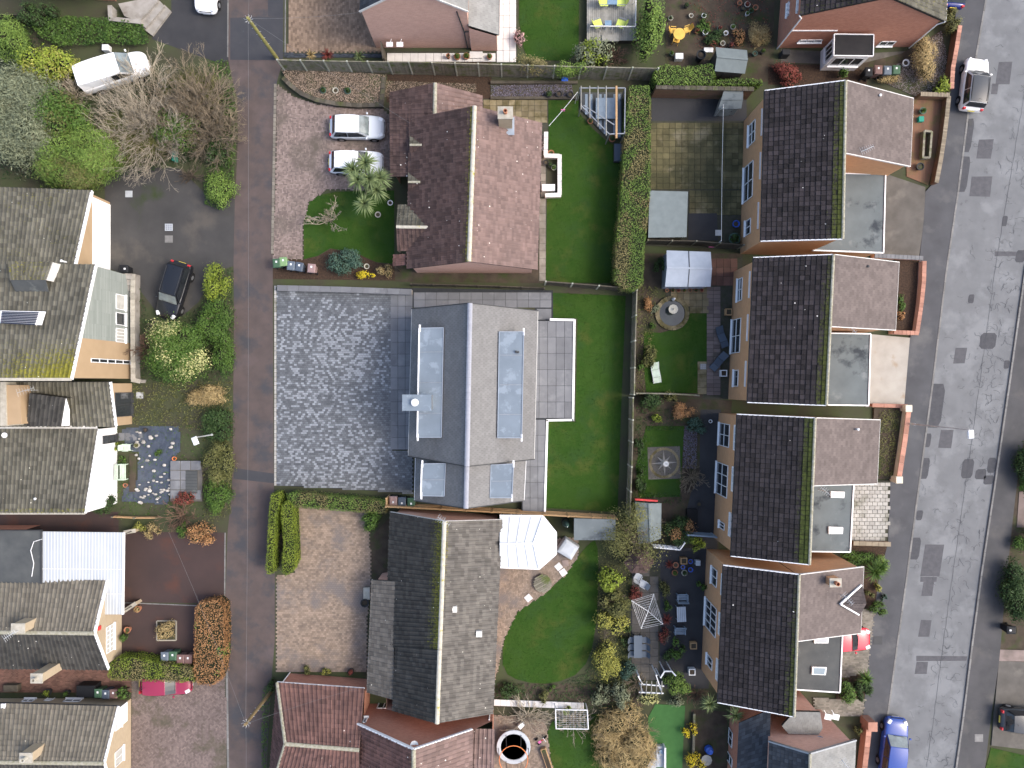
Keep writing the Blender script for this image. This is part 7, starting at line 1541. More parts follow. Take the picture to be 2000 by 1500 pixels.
# ================================================================ BINS
for lab, x, y, yw, m in (
 ('dark green wheelie bin at the lane, first of the row of five', 540, 514, 95, 'green'), ('light green wheelie bin, second of the row of five', 553, 511, 95, 'lime'), ('blue grey wheelie bin, third of the row of five', 568, 519, 85, 'grey'),
 ('slate wheelie bin, fourth of the row of five', 584, 521, 80, 'slate'), ('mauve wheelie bin standing apart at the end of the row of five', 608, 524, 85, 'mauve'),
 ('grey wheelie bin, leftmost of four against the hedge', 321, 1283, 90, 'grey'), ('green wheelie bin, second of four against the hedge', 337, 1282, 90, 'green'), ('brown wheelie bin, third of four against the hedge', 352, 1288, 90, 'brown'), ('brown wheelie bin, rightmost of four in the hedge corner', 367, 1288, 90, 'brown'),
 ('green wheelie bin beside the black storage box', 191, 1355, 90, 'green'), ('grey wheelie bin between the green and brown ones left of the glossy bush', 206, 1357, 90, 'slate'), ('brown wheelie bin left of the glossy bush', 221, 1356, 90, 'brown'),
 ('brown wheelie bin below the white porch', 1716, 136, 88, 'brown'), ('grey wheelie bin in the middle of three below the porch', 1734, 137, 88, 'grey'), ('green wheelie bin, rightmost of three below the porch', 1751, 136, 88, 'green'),
 ('mauve wheelie bin in the fenced bin store', 768, 978, -90, 'mauve'), ('slate wheelie bin in the fenced bin store', 785, 980, -90, 'slate'), ('green wheelie bin in the fenced bin store', 803, 981, -90, 'green'),
 ('black bin beside the mossy roof corner', 241, 525, 0, 'black'), ('black wheelie bin at the right edge below the dark bush', 1976, 1231, 180, 'black'), ('black wheelie bin left of the brown bin below the porch', 1697, 140, 88, 'black')):
    bin_(lab, x, y, yw, 'bin_'+m, group='wheelie bins')
# ================================================================ FENCES AND GARDEN WALLS
fence('close_boarded_fence', 'long weathered fence with concrete posts across the top middle plots', [(559, 141), (690, 144), (806, 145), (980, 150), (1130, 154), (1275, 157)], 2.1)
fence('close_boarded_fence', 'weathered fence at the foot of the long back lawn', [(1064, 556), (1215, 568)], 1.75, 'timber_dark')
fence('low_fence', 'low dark fence between the red tiled bungalow and the grey paving', [(806, 558), (935, 561), (1062, 566)], 1., 'timber_dark', 'timber_dark', cap=False)
fence('close_boarded_fence', 'brown fence closing the dark lawn on the right', [(1236, 572), (1233, 668), (1231, 770)], 1.8, 'timber_old')
fence('close_boarded_fence', 'leaning older fence between the dark lawn and the star paved garden', [(1229, 776), (1228, 860), (1223, 1000)], 1.8, 'timber_old')
fence('new_timber_fence', 'new yellow timber fence below the grey house', foot([(754, 990), (860, 995), (1062, 1006), (1205, 1014)], 1.8), 1.8, 'timber_new', 'timber_new', gravel=False)
fence('bin_store_fence', 'short new timber fence at the end of the bin store', foot([(754, 974), (754, 989)], 1.6), 1.5, 'timber_new', 'timber_new', gravel=False)
fence('lawn_fence', 'low dark fence between the long back lawn and the tall hedge', [(1214, 296), (1206, 400), (1199, 553)], 1.3, 'timber_dark', 'timber_dark')
fence('yard_fence', 'old fence below the slabbed yard', [(1258, 477), (1350, 479), (1440, 486)], 1.6, 'timber_dark', 'timber_old')
fence('garden_fence', 'thin fence between the pond garden and the star paved garden', [(1238, 768), (1300, 769), (1356, 772)], 1.3, 'timber_old', 'timber_old')
fence('slatted_fence', 'low pale timber fence at the end of the black sheeted garden', foot([(219, 1010), (262, 1012), (306, 1012)], .6), .6, 'timber_new', 'timber_old', gravel=False)
fence('trellis_fence', 'pale blue slatted screen beside the lime ball', foot([(1345, 1046), (1400, 1050)], 1.6), 1.5, 'paint_greyblue', 'paint_greyblue', pale=.25, gravel=False)
fence('top_garden_fence', 'grey fence at the upper left corner behind the dark bush', [(-30, 42), (60, 45)], 1.2, 'timber_dark', 'timber_dark')
wall('retaining_wall', 'dark mossy stone edging round the gravel bed', [(556, 156), (572, 172), (592, 187), (620, 199), (660, 207), (700, 210), (747, 209), (752, 155)], .42, .25, 'stone_dark', 'stone_dark')
wall('rendered_wall', 'low grey wall along the top of the blue grey block drive', [(545, 564), (670, 567), (806, 572)], .45, .36, 'concrete', 'slab_grey', clen=.9)
wall('garden_wall', 'pale garden wall stepping round the patio beside the pinkish roof', [(1066, 262), (1065, 308), (1092, 309), (1092, 384), (1064, 385)], .5, .24, 'cream', 'slab_white', clen=.5)
wall('brick_wall', 'stained brick wall behind the slabbed yard', [(1272, 188), (1360, 190), (1458, 192)], 1.7, .24, 'brick_dark', 'stone_dark')
wall('stone_wall', 'low stone wall between the green boarded house and the black car', [(271, 538), (270, 600), (271, 742), (285, 745)], .8, .26, 'concrete', 'stone')
wall('street_wall', 'stepped brown brick wall at the pavement beside the white suv', [(1842, 195), (1838, 235), (1833, 275), (1826, 320), (1818, 362)], .7, .24, 'brick_dark', 'coping_brown', clen=.12)
wall('street_wall', 'brown brick wall between the two upper front gardens', [(1786, 192), (1842, 194)], .8, .24, 'brick_dark', 'coping_brown', clen=.12)
wall('street_wall', 'red coped brick wall at the pavement by the gravel garden', [(1862, 60), (1855, 105), (1848, 143), (1846, 182)], .8, .24, 'brick_dark', 'coping_brick', clen=.3)
wall('street_wall', 'orange brick planter wall at the pavement', [(1794, 513), (1793, 552), (1789, 590), (1784, 625), (1780, 652), (1735, 650)], .75, .24, 'brick_pink', 'coping_brick', clen=.3)
wall('street_wall', 'grey coped wall between the two upper garages', [(1700, 502), (1794, 507)], .6, .24, 'brick_pink', 'slab_grey', clen=.3)
wall('street_wall', 'red brick edging wall below the pale concrete drive', [(1697, 791), (1766, 793)], .45, .22, 'brick_red', 'coping_brick', clen=.9)
wall('street_wall', 'cream and brick wall beside the tall street lamp', [(1764, 800), (1756, 862), (1745, 932)], .75, .3, 'cream', 'coping_brick', clen=.6)
for x, y, l in ((1761, 797, 'upper'), (1743, 934, 'lower')): p = W(x, y); mb = MB().box((p.x, p.y, 0), (.45, .45, .95)); mb.box((p.x, p.y, .95), (.55, .55, .08), 0, None, .9); mb.build('gate_pier', 'cream', label='square cream pier at the %s end of the cream street wall' % l, cat='pier')
wall('street_wall', 'brown coped wall below the white block drive', [(1660, 1058), (1733, 1060)], .5, .26, 'brick_dark', 'coping_brown', clen=.5)
wall('street_wall', 'pinkish brick wall at the pavement at the bottom', [(1688, 1402), (1684, 1440), (1676, 1510)], .8, .32, 'brick_red', 'coping_brick', clen=.5)
p = W(1687, 1403); MB().box((p.x, p.y, 0), (.6, .6, 1.3)).box((p.x, p.y, 1.3), (.7, .7, .1)).build('gate_pier', 'coping_brick', label='brick gate pier at the pavement below the conifers', cat='pier')
wall('planter_wall', 'buff wall beside the lean-to drive', foot([(242, 1040), (265, 1036)], .8), .8, .22, 'brick_buff', 'stone')
wall('yard_wall', 'buff wall beside the red yard under the lean-to', foot([(240, 1195), (266, 1178)], .8), .8, .22, 'brick_buff', 'stone')
wall('bed_edging', 'stone edging between the slate bed and the fence', [(958, 163), (1128, 163)], .2, .14, 'timber_dark', 'timber_dark', clen=1.2)
wall('bed_edging', 'timber edging below the slate bed', [(958, 193), (1126, 193)], .16, .12, 'timber_dark', 'timber_dark', clen=1.2)
wall('path_edging', 'stone slab edging below the curved lawn', [(965, 1370), (1140, 1377)], .14, .4, 'stone', 'slab_white', clen=.5)
wall('planter_bed', 'brown timber planter in the front yard beside the brick house', [(1798, 260), (1812, 262), (1808, 312), (1795, 312), (1798, 260)], .5, .08, 'timber_old', 'timber_old', clen=.8)
wall('flower_bed_edge', 'timber edging along the shaded side bed at the bottom right', [(1354, 1390), (1352, 1480)], .3, .1, 'timber_old', 'timber_old', clen=.8)
# steps
t = thing('garden_steps', 'concrete steps up to the brick house at the top left', 'steps', W(315, 50)); st = [((268, 16), (330, 4), (343, 22), (310, 66), (300, 60))]
for k, q in enumerate(([(255, 30), (296, 20), (324, 12), (336, 24), (300, 72), (282, 58)], [(250, 22), (296, 14), (318, 8), (326, 18), (290, 60), (270, 46)], [(240, 16), (312, 2), (316, 12), (280, 50), (252, 40)])):
    MB().prism([(p.x, p.y) for p in WL(q)], -.02, .22*(k+1)).build('step', 'concrete', t)
wall('retaining_wall', 'concrete retaining wall beside the steps at the top left', [(225, 20), (226, 46), (285, 52)], .7, .25, 'concrete', 'concrete', clen=1.)
t = thing('garden_steps', 'narrow steps between the green boarded wall and the stone wall', 'steps', W(258, 570))
for k in range(6): p = W(260, 543+k*11); MB().box((p.x, p.y, -.02), (.75, .43, .9-.14*k)).build('step', 'concrete', t)
# ================================================================ SHEDS AND GARDEN STRUCTURES
shed('flat_shed', 'grey flat roofed shed on the slabbed yard', [(1266, 464), (1341, 463), (1343, 375), (1268, 373)], 2.0, 0, 'timber_old', 'felt_green')
shed('metal_shed', 'blue grey metal shed with white ridge beside the pond', [(1299, 560), (1388, 560), (1388, 492), (1302, 489)], 1.9, 0, 'metal_light', 'metal_light', 0, .35, seams=2)
shed('apex_shed', 'pale grey felt roofed shed in the cluttered top garden', [(1396, 139), (1455, 144), (1459, 98), (1398, 92)], 1.9, 0, 'timber_dark', 'felt_green', 0, .4)
shed('flat_shed', 'flat roofed shed with green algae beside the conservatory', [(1121, 1055), (1202, 1055), (1202, 1014), (1121, 1012)], 2.0, 0, 'timber_old', 'felt', None)
shed('apex_shed', 'grey shed with red end board below the star paving', [(1247, 1062), (1291, 1052), (1292, 983), (1240, 980)], 1.9, 0, 'timber_dark', 'felt_green', 1, .35)
p0, p1 = W(1240, 975, 1.95), W(1284, 978, 1.95); MB().bar(p0, p1, .12, .25).build('fascia_board', 'plast_red', bpy.data.objects['apex_shed.001'])
shed('small_shed', 'small leaning grey shed at the top of the slabbed yard', [(1402, 214), (1448, 212), (1452, 178), (1414, 176)], 1.6, 0, 'timber_grey', 'felt', 0, .12)
t = thing('summerhouse', 'hexagonal summerhouse with purple shingle roof in the lower east garden', 'summerhouse', W(1248, 1098)); ap = W(1248, 1095, 3.0); ring = [W(1248+30*math.cos(k*1.047), 1097+25*math.sin(k*1.047), 2.1) for k in range(6)]
for k in range(6): q = [ring[k], ring[(k+1) % 6], ap]; d = deck(t, q, 'roof_panel', .04); tri_tiles(d, q, 'tile_red_w', .3, .2, 0)
for k in range(6): a, b = ring[k]*.992, ring[(k+1) % 6]*.992; wallmesh(t, [[Vector((a.x, a.y, 0)), Vector((b.x, b.y, 0)), Vector((b.x, b.y, 2.05)), Vector((a.x, a.y, 2.05))]], 'timber_dark', 'wall_panel')
# decking with lime chairs
t = thing('decking', 'raised grey timber deck with white handrail at the top edge', 'decking', W(1195, 20)); Z = .6
x = 1148.
while x < 1242: a, b = W(x, -60, Z), W(x, 79, Z); MB().bar(a-Vector((0, 0, .02)), b-Vector((0, 0, .02)), .13, .04).build('deck_board', 'timber_grey', t); x += 3.75
MB().prism([(p.x, p.y) for p in WL([(1148, -60), (1242, -60), (1241, 78), (1149, 78)], Z)], 0, Z-.06).build('deck_base', 'timber_dark', t)
for a, b in (((1153, 51), (1241, 52)), ((1241, 52), (1243, -60))):
    A, B = W(*a, 1.5), W(*b, 1.5); MB().bar(A, B, .07, .06).build('handrail', 'white_dirty', t)
    for k in range(5): p = A+(B-A)*(k/4); MB().tube([(p.x, p.y, Z), (p.x, p.y, 1.5)], .03, 6).build('post', 'white_dirty', t)
MB().box((*W(1192, 75, .6)[:2], .58), (1.3, .5, .12)).build('step', 'timber_grey', t)
for lab, x, y, yw in (('lime folding chair, left one at the deck rail', 1168, 46, 20), ('lime folding chair, right one at the deck rail', 1212, 46, 160), ('lime folding chair at the top edge of the deck, left', 1180, 4, 0), ('lime folding chair at the top edge of the deck, right', 1213, 4, 180)): chair(lab, x, y, yw, 'metal_grey', .6, .45, .95, Z, 'fabric_lime')
for lab, x, y in (('small blue slatted table between the lime chairs at the rail', 1188, 46), ('blue table at the top edge of the deck', 1196, 2)):
    p = W(x, y, Z+.5); t = thing('side_table', lab, 'table', (p.x, p.y, Z), world=False)
    for k in range(5): MB().box((0, -.2+k*.1, .46), (.5 if y > 20 else .75, .085, .03)).build('slat', 'paint_blue', t)
    for sx in (-1, 1):
        for sy in (-1, 1): MB().box((sx*.2, sy*.17, 0), (.04, .04, .46)).build('leg', 'paint_blue', t)
table_round('round yellow table in the cluttered top garden', 1327, 66, .45, .72, 'plast_yellow')
for lab, x, y, yw in (('yellow chair left of the round yellow table', 1315, 60, 0), ('yellow chair right of the round yellow table', 1342, 58, 200), ('yellow chair below the round yellow table', 1321, 78, 75)): chair(lab, x, y, yw, 'plast_yellow', .42, .44, .85)
# pergola over dark deck
t = thing('pergola', 'silver grey pergola with slender rafters beside the tall hedge', 'pergola', W(1175, 220)); Z = 2.2
MB().prism([(p.x, p.y) for p in WL([(1134, 182), (1214, 182), (1214, 272), (1186, 270), (1134, 214)])], 0, .15).build('deck_base', 'felt_dark', t)
for k in range(9): MB().bar(W(1136+k*9.2, 184, .17), W(1136+k*9.2, min(268, 214+k*9.5), .17), .2, .03).build('deck_board', 'paint_greyblue' if k % 3 else 'felt_dark', t)
for x, y1 in ((1135, 214), (1152, 230), (1168, 247), (1184, 265), (1204, 270)): MB().bar(W(x, 168, Z+.07), W(x, y1, Z+.07), .06 if x != 1204 else .14, .1).build('rafter', 'timber_grey' if x != 1204 else 'timber_new', t)
for a, b in (((1132, 172), (1221, 172)), ((1221, 172), (1220, 262)), ((1220, 261), (1190, 262)), ((1190, 262), (1135, 206)), ((1134, 172), (1135, 206)), ((1140, 206), (1200, 244))): MB().bar(W(*a, Z), W(*b, Z), .07, .08).build('beam', 'metal_grey', t)
for x, y in ((1133, 173), (1221, 173), (1220, 261), (1190, 262), (1135, 206)): p = W(x, y, Z); MB().tube([(p.x, p.y, 0), (p.x, p.y, Z)], .05, 6).build('post', 'metal_grey', t)
p = W(1185, 212, .6); t = thing('hot_tub_cover', 'square grey covered seat unit under the pergola', 'garden seat', (p.x, p.y, .15), world=False); MB().box((0, 0, 0), (1.6, 1.5, .45)).build('base', 'felt_dark', t, bevel=.04); MB().box((0, 0, .45), (1.7, 1.6, .08)).build('cover', 'paint_greyblue', t, bevel=.03)
p = W(1208, 297, .6); t = thing('storage_box', 'dark grey storage box at the foot of the pergola', 'box', (p.x, p.y, 0), world=False); MB().box((0, 0, 0), (.6, 1.3, .5)).build('base', 'pot_dark', t); MB().box((0, 0, .5), (.66, 1.36, .1), taper=.92).build('lid', 'bin_slate', t)
p = W(168, 1350, .9); t = thing('storage_box', 'long black storage box beside the bins at the bottom left', 'box', (p.x, p.y, 0), world=False); MB().box((0, 0, 0), (1.35, .85, .9)).build('base', 'bin_black', t); MB().box((0, 0, .9), (1.42, .92, .08), taper=.95).build('lid', 'bin_black', t)
# washing line, rotary airer
a, b = W(1072, 246, 2.2), W(1128, 180, 2.2); t = thing('washing_line', 'washing line slanting over the back lawn', 'washing line', Vector((b.x, b.y, 0))); MB().tube([(b.x, b.y, 0), b], .03, 6).build('post', 'galv', t); MB().tube([a, (a+b)/2-Vector((0, 0, .15)), b], .018, 4).build('line', 'plast_white', t); MB().box(((a+b)/2)+Vector((0, 0, -.4)), (.3, .05, .3)).build('peg_bag', 'plast_pink', t)
a, b = W(1413, 205, 2.2), W(1409, 470, 2.2); t = thing('washing_line', 'straight washing line down the slabbed yard', 'washing line', Vector((b.x, b.y, 0))); MB().tube([(b.x, b.y, 0), b], .035, 6).build('post', 'galv', t); MB().tube([(a.x, a.y, 0), a], .035, 6).build('post', 'galv', t); MB().tube([a, (a+b)/2-Vector((0, 0, .1)), b], .02, 4).build('line', 'white_dirty', t)
c = W(1266, 1194, 1.7); t = thing('rotary_airer', 'rotary clothes airer with four arms in the lower east garden', 'airer', Vector((c.x, c.y, 0))); MB().tube([(c.x, c.y, 0), c], .025, 6).build('pole', 'galv', t)
tips = [W(x, y, 1.9) for x, y in ((1277, 1160), (1295, 1219), (1252, 1228), (1233, 1173))]
for q in tips: MB().bar(c, q, .04, .03).build('arm', 'galv', t)
mb = MB()
for f in (.3, .45, .6, .75, .9, 1.): [mb.tube([c+(tips[k]-c)*f, c+(tips[(k+1) % 4]-c)*f], .008, 3) for k in range(4)]
mb.build('lines', 'plast_white', t)
# pond
t = thing('garden_pond', 'round stone edged pond with fountain', 'pond', W(1312, 612))
for k in range(22): a = k*6.283/22; r = 29*(1+.0); p = W(1312+r*math.cos(a), 612+r*math.sin(a)); piece('edging_stone', 'slab_tan', t, (p.x, p.y, 0), (.33, .34, .2), -a+1.57)
p = W(1312, 612); MB().lathe([(1.05, 0), (1.05, .1), (.01, .1)], p, 26).build('water', 'water', t)
MB().lathe([(.25, .0), (.2, .3), (.08, .35), (.08, .6), (.34, .68), (.36, .74), (.25, .72), (.05, .75), (.05, .95), (.01, 1.)], p+Vector((-.04, .25, .0)), 14).build('fountain', 'pot_stone', t)
for x, y in ((1283, 645), (1290, 650)): pass
p = W(1316, 584, .5); MB().lathe([(.1, 0), (.13, .15), (.09, .35), (.05, .45), (.08, .55), (.02, .65)], (p.x, p.y, .2), 10).build('garden_ornament', 'plast_white', label='white statuette on the pond edge', cat='ornament')
# star paving
c = W(1297, 904); t = thing('star_paving', 'square paving circle with an eight pointed star', 'paving', c); MB().box((c.x, c.y, 0), (2.5, 2.5, .035), .03).build('base_slab', 'concrete_brown', t)
for k in range(16): a = k*.3927; piece('ring_stone', 'slab_tan', t, (c.x+1.08*math.cos(a), c.y+1.08*math.sin(a), 0), (.2, .42, .05), a)
for k in range(8):
    a = k*.7854+.06; L = 1.0 if k % 2 == 0 else .72; mb = MB(); q = [(c.x+L*math.cos(a), c.y+L*math.sin(a)), (c.x+.24*math.cos(a+.39), c.y+.24*math.sin(a+.39)), (c.x, c.y), (c.x+.24*math.cos(a-.39), c.y+.24*math.sin(a-.39))]; mb.prism(q, 0, .055).build('star_point', 'concrete', t)
t = thing('sundial', 'round sundial at the centre of the star paving', 'sundial', c); MB().lathe([(.2, .05), (.12, .15), (.1, .6), (.22, .68), (.24, .72), (.01, .72)], c, 16).build('pedestal', 'pot_stone', t); MB().lathe([(.19, .722), (.19, .732), (.01, .732)], c, 16).build('dial', 'galv', t); mb = MB(); mb.prism([(c.x-.1, c.y-.01), (c.x+.1, c.y-.01), (c.x+.1, c.y+.01), (c.x-.1, c.y+.01)], .73, .8); mb.build('gnomon', 'metal_dark', t)
# loungers, benches, tables
lounger('pale green sun lounger on the small lawn', 1281, 728, -80, 'paint_mint', 'plast_white', L=1.6); lounger('dark sun lounger beside the patio doors, upper', 1410, 658, -70, 'bin_slate', L=1.7); lounger('dark sun lounger beside the patio doors, lower', 1404, 706, -130, 'bin_slate', L=1.6)
bench('pale mint garden bench against the white gable wall', 239, 922, 90, 1.25); chair('pale mint chair on the black sheeting', 248, 874, 0, 'paint_mint', .5)
bench('blue grey slatted bench, upper of the set on the dark yard', 1333, 1167, 180, .85, 'paint_greyblue'); bench('blue grey slatted bench, lower of the set on the dark yard', 1328, 1233, 0, .85, 'paint_greyblue')
p = W(1331, 1200, .7); t = thing('garden_table', 'pale slatted table between the blue grey benches', 'table', (p.x, p.y, 0), yaw=.04, world=False)
for k in range(5): MB().box((-.28+k*.14, 0, .68), (.12, 1.15, .03)).build('table_slat', 'cover_grey', t)
for sx in (-1, 1):
    for sy in (-1, 1): MB().box((sx*.28, sy*.5, 0), (.05, .05, .68)).build('leg', 'paint_greyblue', t)
p = W(1246, 1263, .7); t = thing('garden_table', 'grey dining table with chairs pushed in beside the clipped balls', 'table', (p.x, p.y, 0), world=False); MB().box((0, 0, .68), (.62, 1.7, .05)).build('table_top', 'bin_grey', t)
for sx in (-1, 1):
    for sy in (-1, 1): MB().box((sx*.25, sy*.75, 0), (.05, .05, .68)).build('leg', 'metal_dark', t)
for k, (x, y, yw) in enumerate(((1236, 1250, 0), (1236, 1264, 0), (1236, 1278, 0), (1257, 1250, 180), (1257, 1264, 180), (1257, 1278, 180))): chair('grey rattan chair at the grey dining table, %s of its %s side' % (('topmost', 'middle', 'lowest')[k % 3], 'left' if k < 3 else 'right'), x, y, yw, 'bin_grey', .46, .44, .8, arms=False)
p = W(1284, 1482, .5); t = thing('garden_sofa', 'white corner sofa set at the bottom of the artificial lawn', 'sofa', (p.x, p.y, 0), world=False)
for c, s in (((.25, .1, 0), (.65, 1.6, .42)), ((-.5, -.45, 0), (.85, .7, .42)), ((-.45, .25, 0), (.7, .5, .35))): MB().box(c, s).build('seat', 'cover_grey', t, bevel=.03)
MB().box((.55, .1, 0), (.12, 1.7, .75)).build('backrest', 'white_pvc', t); MB().box((.25, .5, .42), (.35, .35, .1), .3).build('cushion', 'paint_blue', t, bevel=.03)
p = W(1380, 1485, .7); t = thing('patio_table', 'small round table with clutter at the bottom patio', 'table', (p.x, p.y, 0), world=False); MB().lathe([(.1, .68), (.42, .68), (.42, .72), (.01, .72)], (0, 0, 0), 10).build('table_top', 'timber_grey', t); MB().tube([(0, 0, 0), (0, 0, .68)], .05, 6).build('leg', 'metal_dark', t)
p = W(1386, 1467, .5); t = thing('blue_bag', 'crumpled bright blue bag beside the patio table', 'bag', (p.x, p.y, 0), world=False); MB().lathe([(.25, 0), (.34, .2), (.3, .5), (.12, .62), (.2, .7), (.03, .6)], (0, 0, 0), 9).build('bag', 'pot_blue', t)
# trampoline, goal, tricycle
c = W(1003, 1459, .8); t = thing('trampoline', 'round black trampoline with pale rim and orange hoop', 'trampoline', (c.x, c.y, 0), world=False); MB().lathe([(1.0, .78), (.01, .78)], (0, 0, 0), 28).build('jumping_mat', 'net_black', t); MB().lathe([(.98, .79), (1.02, .84), (1.28, .84), (1.3, .78), (1.02, .77)], (0, 0, 0), 28, caps=False).build('safety_pad', 'cover_grey', t)
mb = MB(); mb.tube([(1.15*math.cos(k*.2618)*.92, 1.15*math.sin(k*.2618)*.92-.25, 2.2) for k in range(25)], .03, 5); mb.build('enclosure_hoop', 'orange', t)
for k in range(6): a = k*1.047; MB().tube([(1.2*math.cos(a), 1.2*math.sin(a), 0), (1.06*math.cos(a), 1.06*math.sin(a)-.2, 2.2)], .025, 6).build('enclosure_pole', 'metal_dark', t)
q = [W(x, y, 1.2) for x, y in ((1085, 1386), (1147, 1387), (1149, 1424), (1086, 1423))]; t = thing('football_goal', 'white framed garden football goal', 'goal', Vector((q[0].x, q[0].y, 0)))
for k in range(4): MB().tube([q[k], q[(k+1) % 4]], .045, 6).build('frame_bar', 'plast_white', t); MB().tube([(q[k].x, q[k].y, 0), q[k]], .045, 6).build('post', 'plast_white', t)
mb = MB()
for k in range(1, 9): f = k/9; mb.tube([q[0]+(q[1]-q[0])*f, q[3]+(q[2]-q[3])*f], .006, 3); mb.tube([q[0]+(q[3]-q[0])*f, q[1]+(q[2]-q[1])*f], .006, 3)
mb.build('net', 'plast_white', t)
p = W(1057, 1447, .4); t = thing('tricycle', 'red child tricycle beside the trampoline', 'tricycle', (p.x, p.y, 0), yaw=.6, world=False); MB().tube([(-.3, 0, .2), (0, 0, .35), (.3, 0, .5)], .035, 6).build('frame', 'plast_red', t); MB().box((-.15, 0, .38), (.22, .18, .05)).build('seat', 'plast_pink', t); MB().tube([(.3, -.2, .6), (.3, .2, .6)], .02, 5).build('handlebar', 'plast_white', t)
for x, y, r in ((.34, 0, .2), (-.3, .2, .14), (-.3, -.2, .14)): MB().tube([(x, y-.03, r), (x, y+.03, r)], r, 12).build('wheel', 'tyre', t)
p = W(1068, 1485, .4); t = thing('wooden_planter', 'long timber planter on the block paving beside the trampoline', 'planter', (p.x, p.y, 0), yaw=1.9, world=False); MB().box((0, 0, 0), (1.8, .42, .4)).build('box', 'timber_new', t); MB().box((0, 0, .39), (1.7, .32, .03)).build('soil', 'soil', t)
p = W(1018, 1418, .5); t = thing('garden_chair', 'white plastic step stool above the trampoline', 'chair', (p.x, p.y, 0), yaw=.8, world=False); MB().box((0, 0, .4), (.5, .35, .05)).build('seat', 'plast_white', t); [MB().box((s*.2, 0, 0), (.05, .3, .4)).build('leg', 'plast_white', t) for s in (-1, 1)]
# covered furniture, stepping slabs, timber disc, parasol, barrels
p = W(1109, 1072, .7); t = thing('covered_furniture', 'garden furniture under a pale grey cover beside the conservatory', 'cover', (p.x, p.y, 0), yaw=-.5, world=False); MB().grid([[(-.7*k, -.62*k, z), (.68*k, -.66*k, z), (.74*k, .55*k, z), (-.55*k, .66*k, z)] for k, z in ((1.05, 0), (1., .5), (.93, .72), (.6, .8))], True, None, True).build('cover', 'cover_grey', t, bevel=.05)
for lab, x, y, m, a in (('pale square slab beside the lawn edge, upper', 1091, 1107, 'slab_white', .7), ('pale square slab beside the lawn edge, lower', 1100, 1118, 'slab_white', .6), ('pinkish square slab above the two pale ones', 1104, 1100, 'paver_pink', .1), ('pale slab at the lawn edge below the timber disc', 1032, 1168, 'slab_white', .7)): p = W(x, y, .1); o = MB().box((p.x, p.y, .05), (.5, .5, .06), a); o.build('paving_slab', m, label=lab, cat='slab', bevel=.01)
p = W(1060, 1140, .3); t = thing('timber_disc', 'round slatted timber platform on the patio', 'platform', (p.x, p.y, .05), yaw=.5, world=False)
for k in range(9): y = -.6+k*.15; L = 2*math.sqrt(max(.05, .7*.7-y*y)); MB().box((0, y, .2), (L, .13, .04)).build('slat', 'timber_old', t)
MB().box((0, 0, 0), (.12, 1.3, .2)).build('bearer', 'timber_dark', t)
p = W(1107, 1026, 1.6); t = thing('parasol', 'closed green parasol beside the conservatory', 'parasol', (p.x, p.y, 0), world=False); MB().tube([(0, 0, 0), (0, 0, 2.2)], .03, 6).build('pole', 'white_dirty', t); MB().lathe([(.3, .75), (.26, 1.1), (.12, 1.9), (.03, 2.15)], (0, 0, 0), 10).build('canopy', 'pot_green', t); MB().lathe([(.3, 0), (.3, .1), (.05, .14)], (0, 0, 0), 12).build('base', 'pot_dark', t)
# arch and trellis
t = thing('garden_arch', 'white timber arch over the lower east garden path', 'arch', W(1288, 1340))
for a, b in (((1246, 1320), (1256, 1338)), ((1281, 1318), (1292, 1350)), ((1250, 1336), (1297, 1340)), ((1248, 1352), (1296, 1354))): MB().bar(W(*a, 2.), W(*b, 2.), .07, .07).build('beam', 'plast_white', t)
for k in range(5): MB().bar(W(1253+k*10, 1330, 2.08), W(1252+k*10, 1356, 2.08), .05, .06).build('rafter', 'timber_grey', t)
for x, y in ((1248, 1321), (1256, 1352), (1283, 1319), (1293, 1353)): p = W(x, y, 2.); MB().box((p.x, p.y, 0), (.07, .07, 2.)).build('post', 'plast_white', t)
t = thing('trellis', 'white angular trellis screen beside the lime ball', 'trellis', W(1310, 1070)); L = [W(x, y, 1.5) for x, y in ((1277, 1069), (1328, 1074), (1338, 1060))]
for a, b in zip(L, L[1:]):
    for z in (0, -.5, -1.): MB().bar(a+Vector((0, 0, z)), b+Vector((0, 0, z)), .08, .06).build('rail', 'plast_white', t)
    for k in range(6): p = a+(b-a)*(k/5); MB().box((p.x, p.y, 0), (.05, .05, 1.5)).build('upright', 'plast_white', t)
t = thing('trellis', 'white angular frame above the feathery green dome', 'trellis', W(1304, 1318)); L = [W(x, y, 1.9) for x, y in ((1290, 1324), (1298, 1311), (1312, 1311), (1320, 1320))]
for a, b in zip(L, L[1:]): MB().bar(a, b, .09, .07).build('rail', 'plast_white', t); MB().box((a.x, a.y, 0), (.06, .06, 1.9)).build('upright', 'plast_white', t)
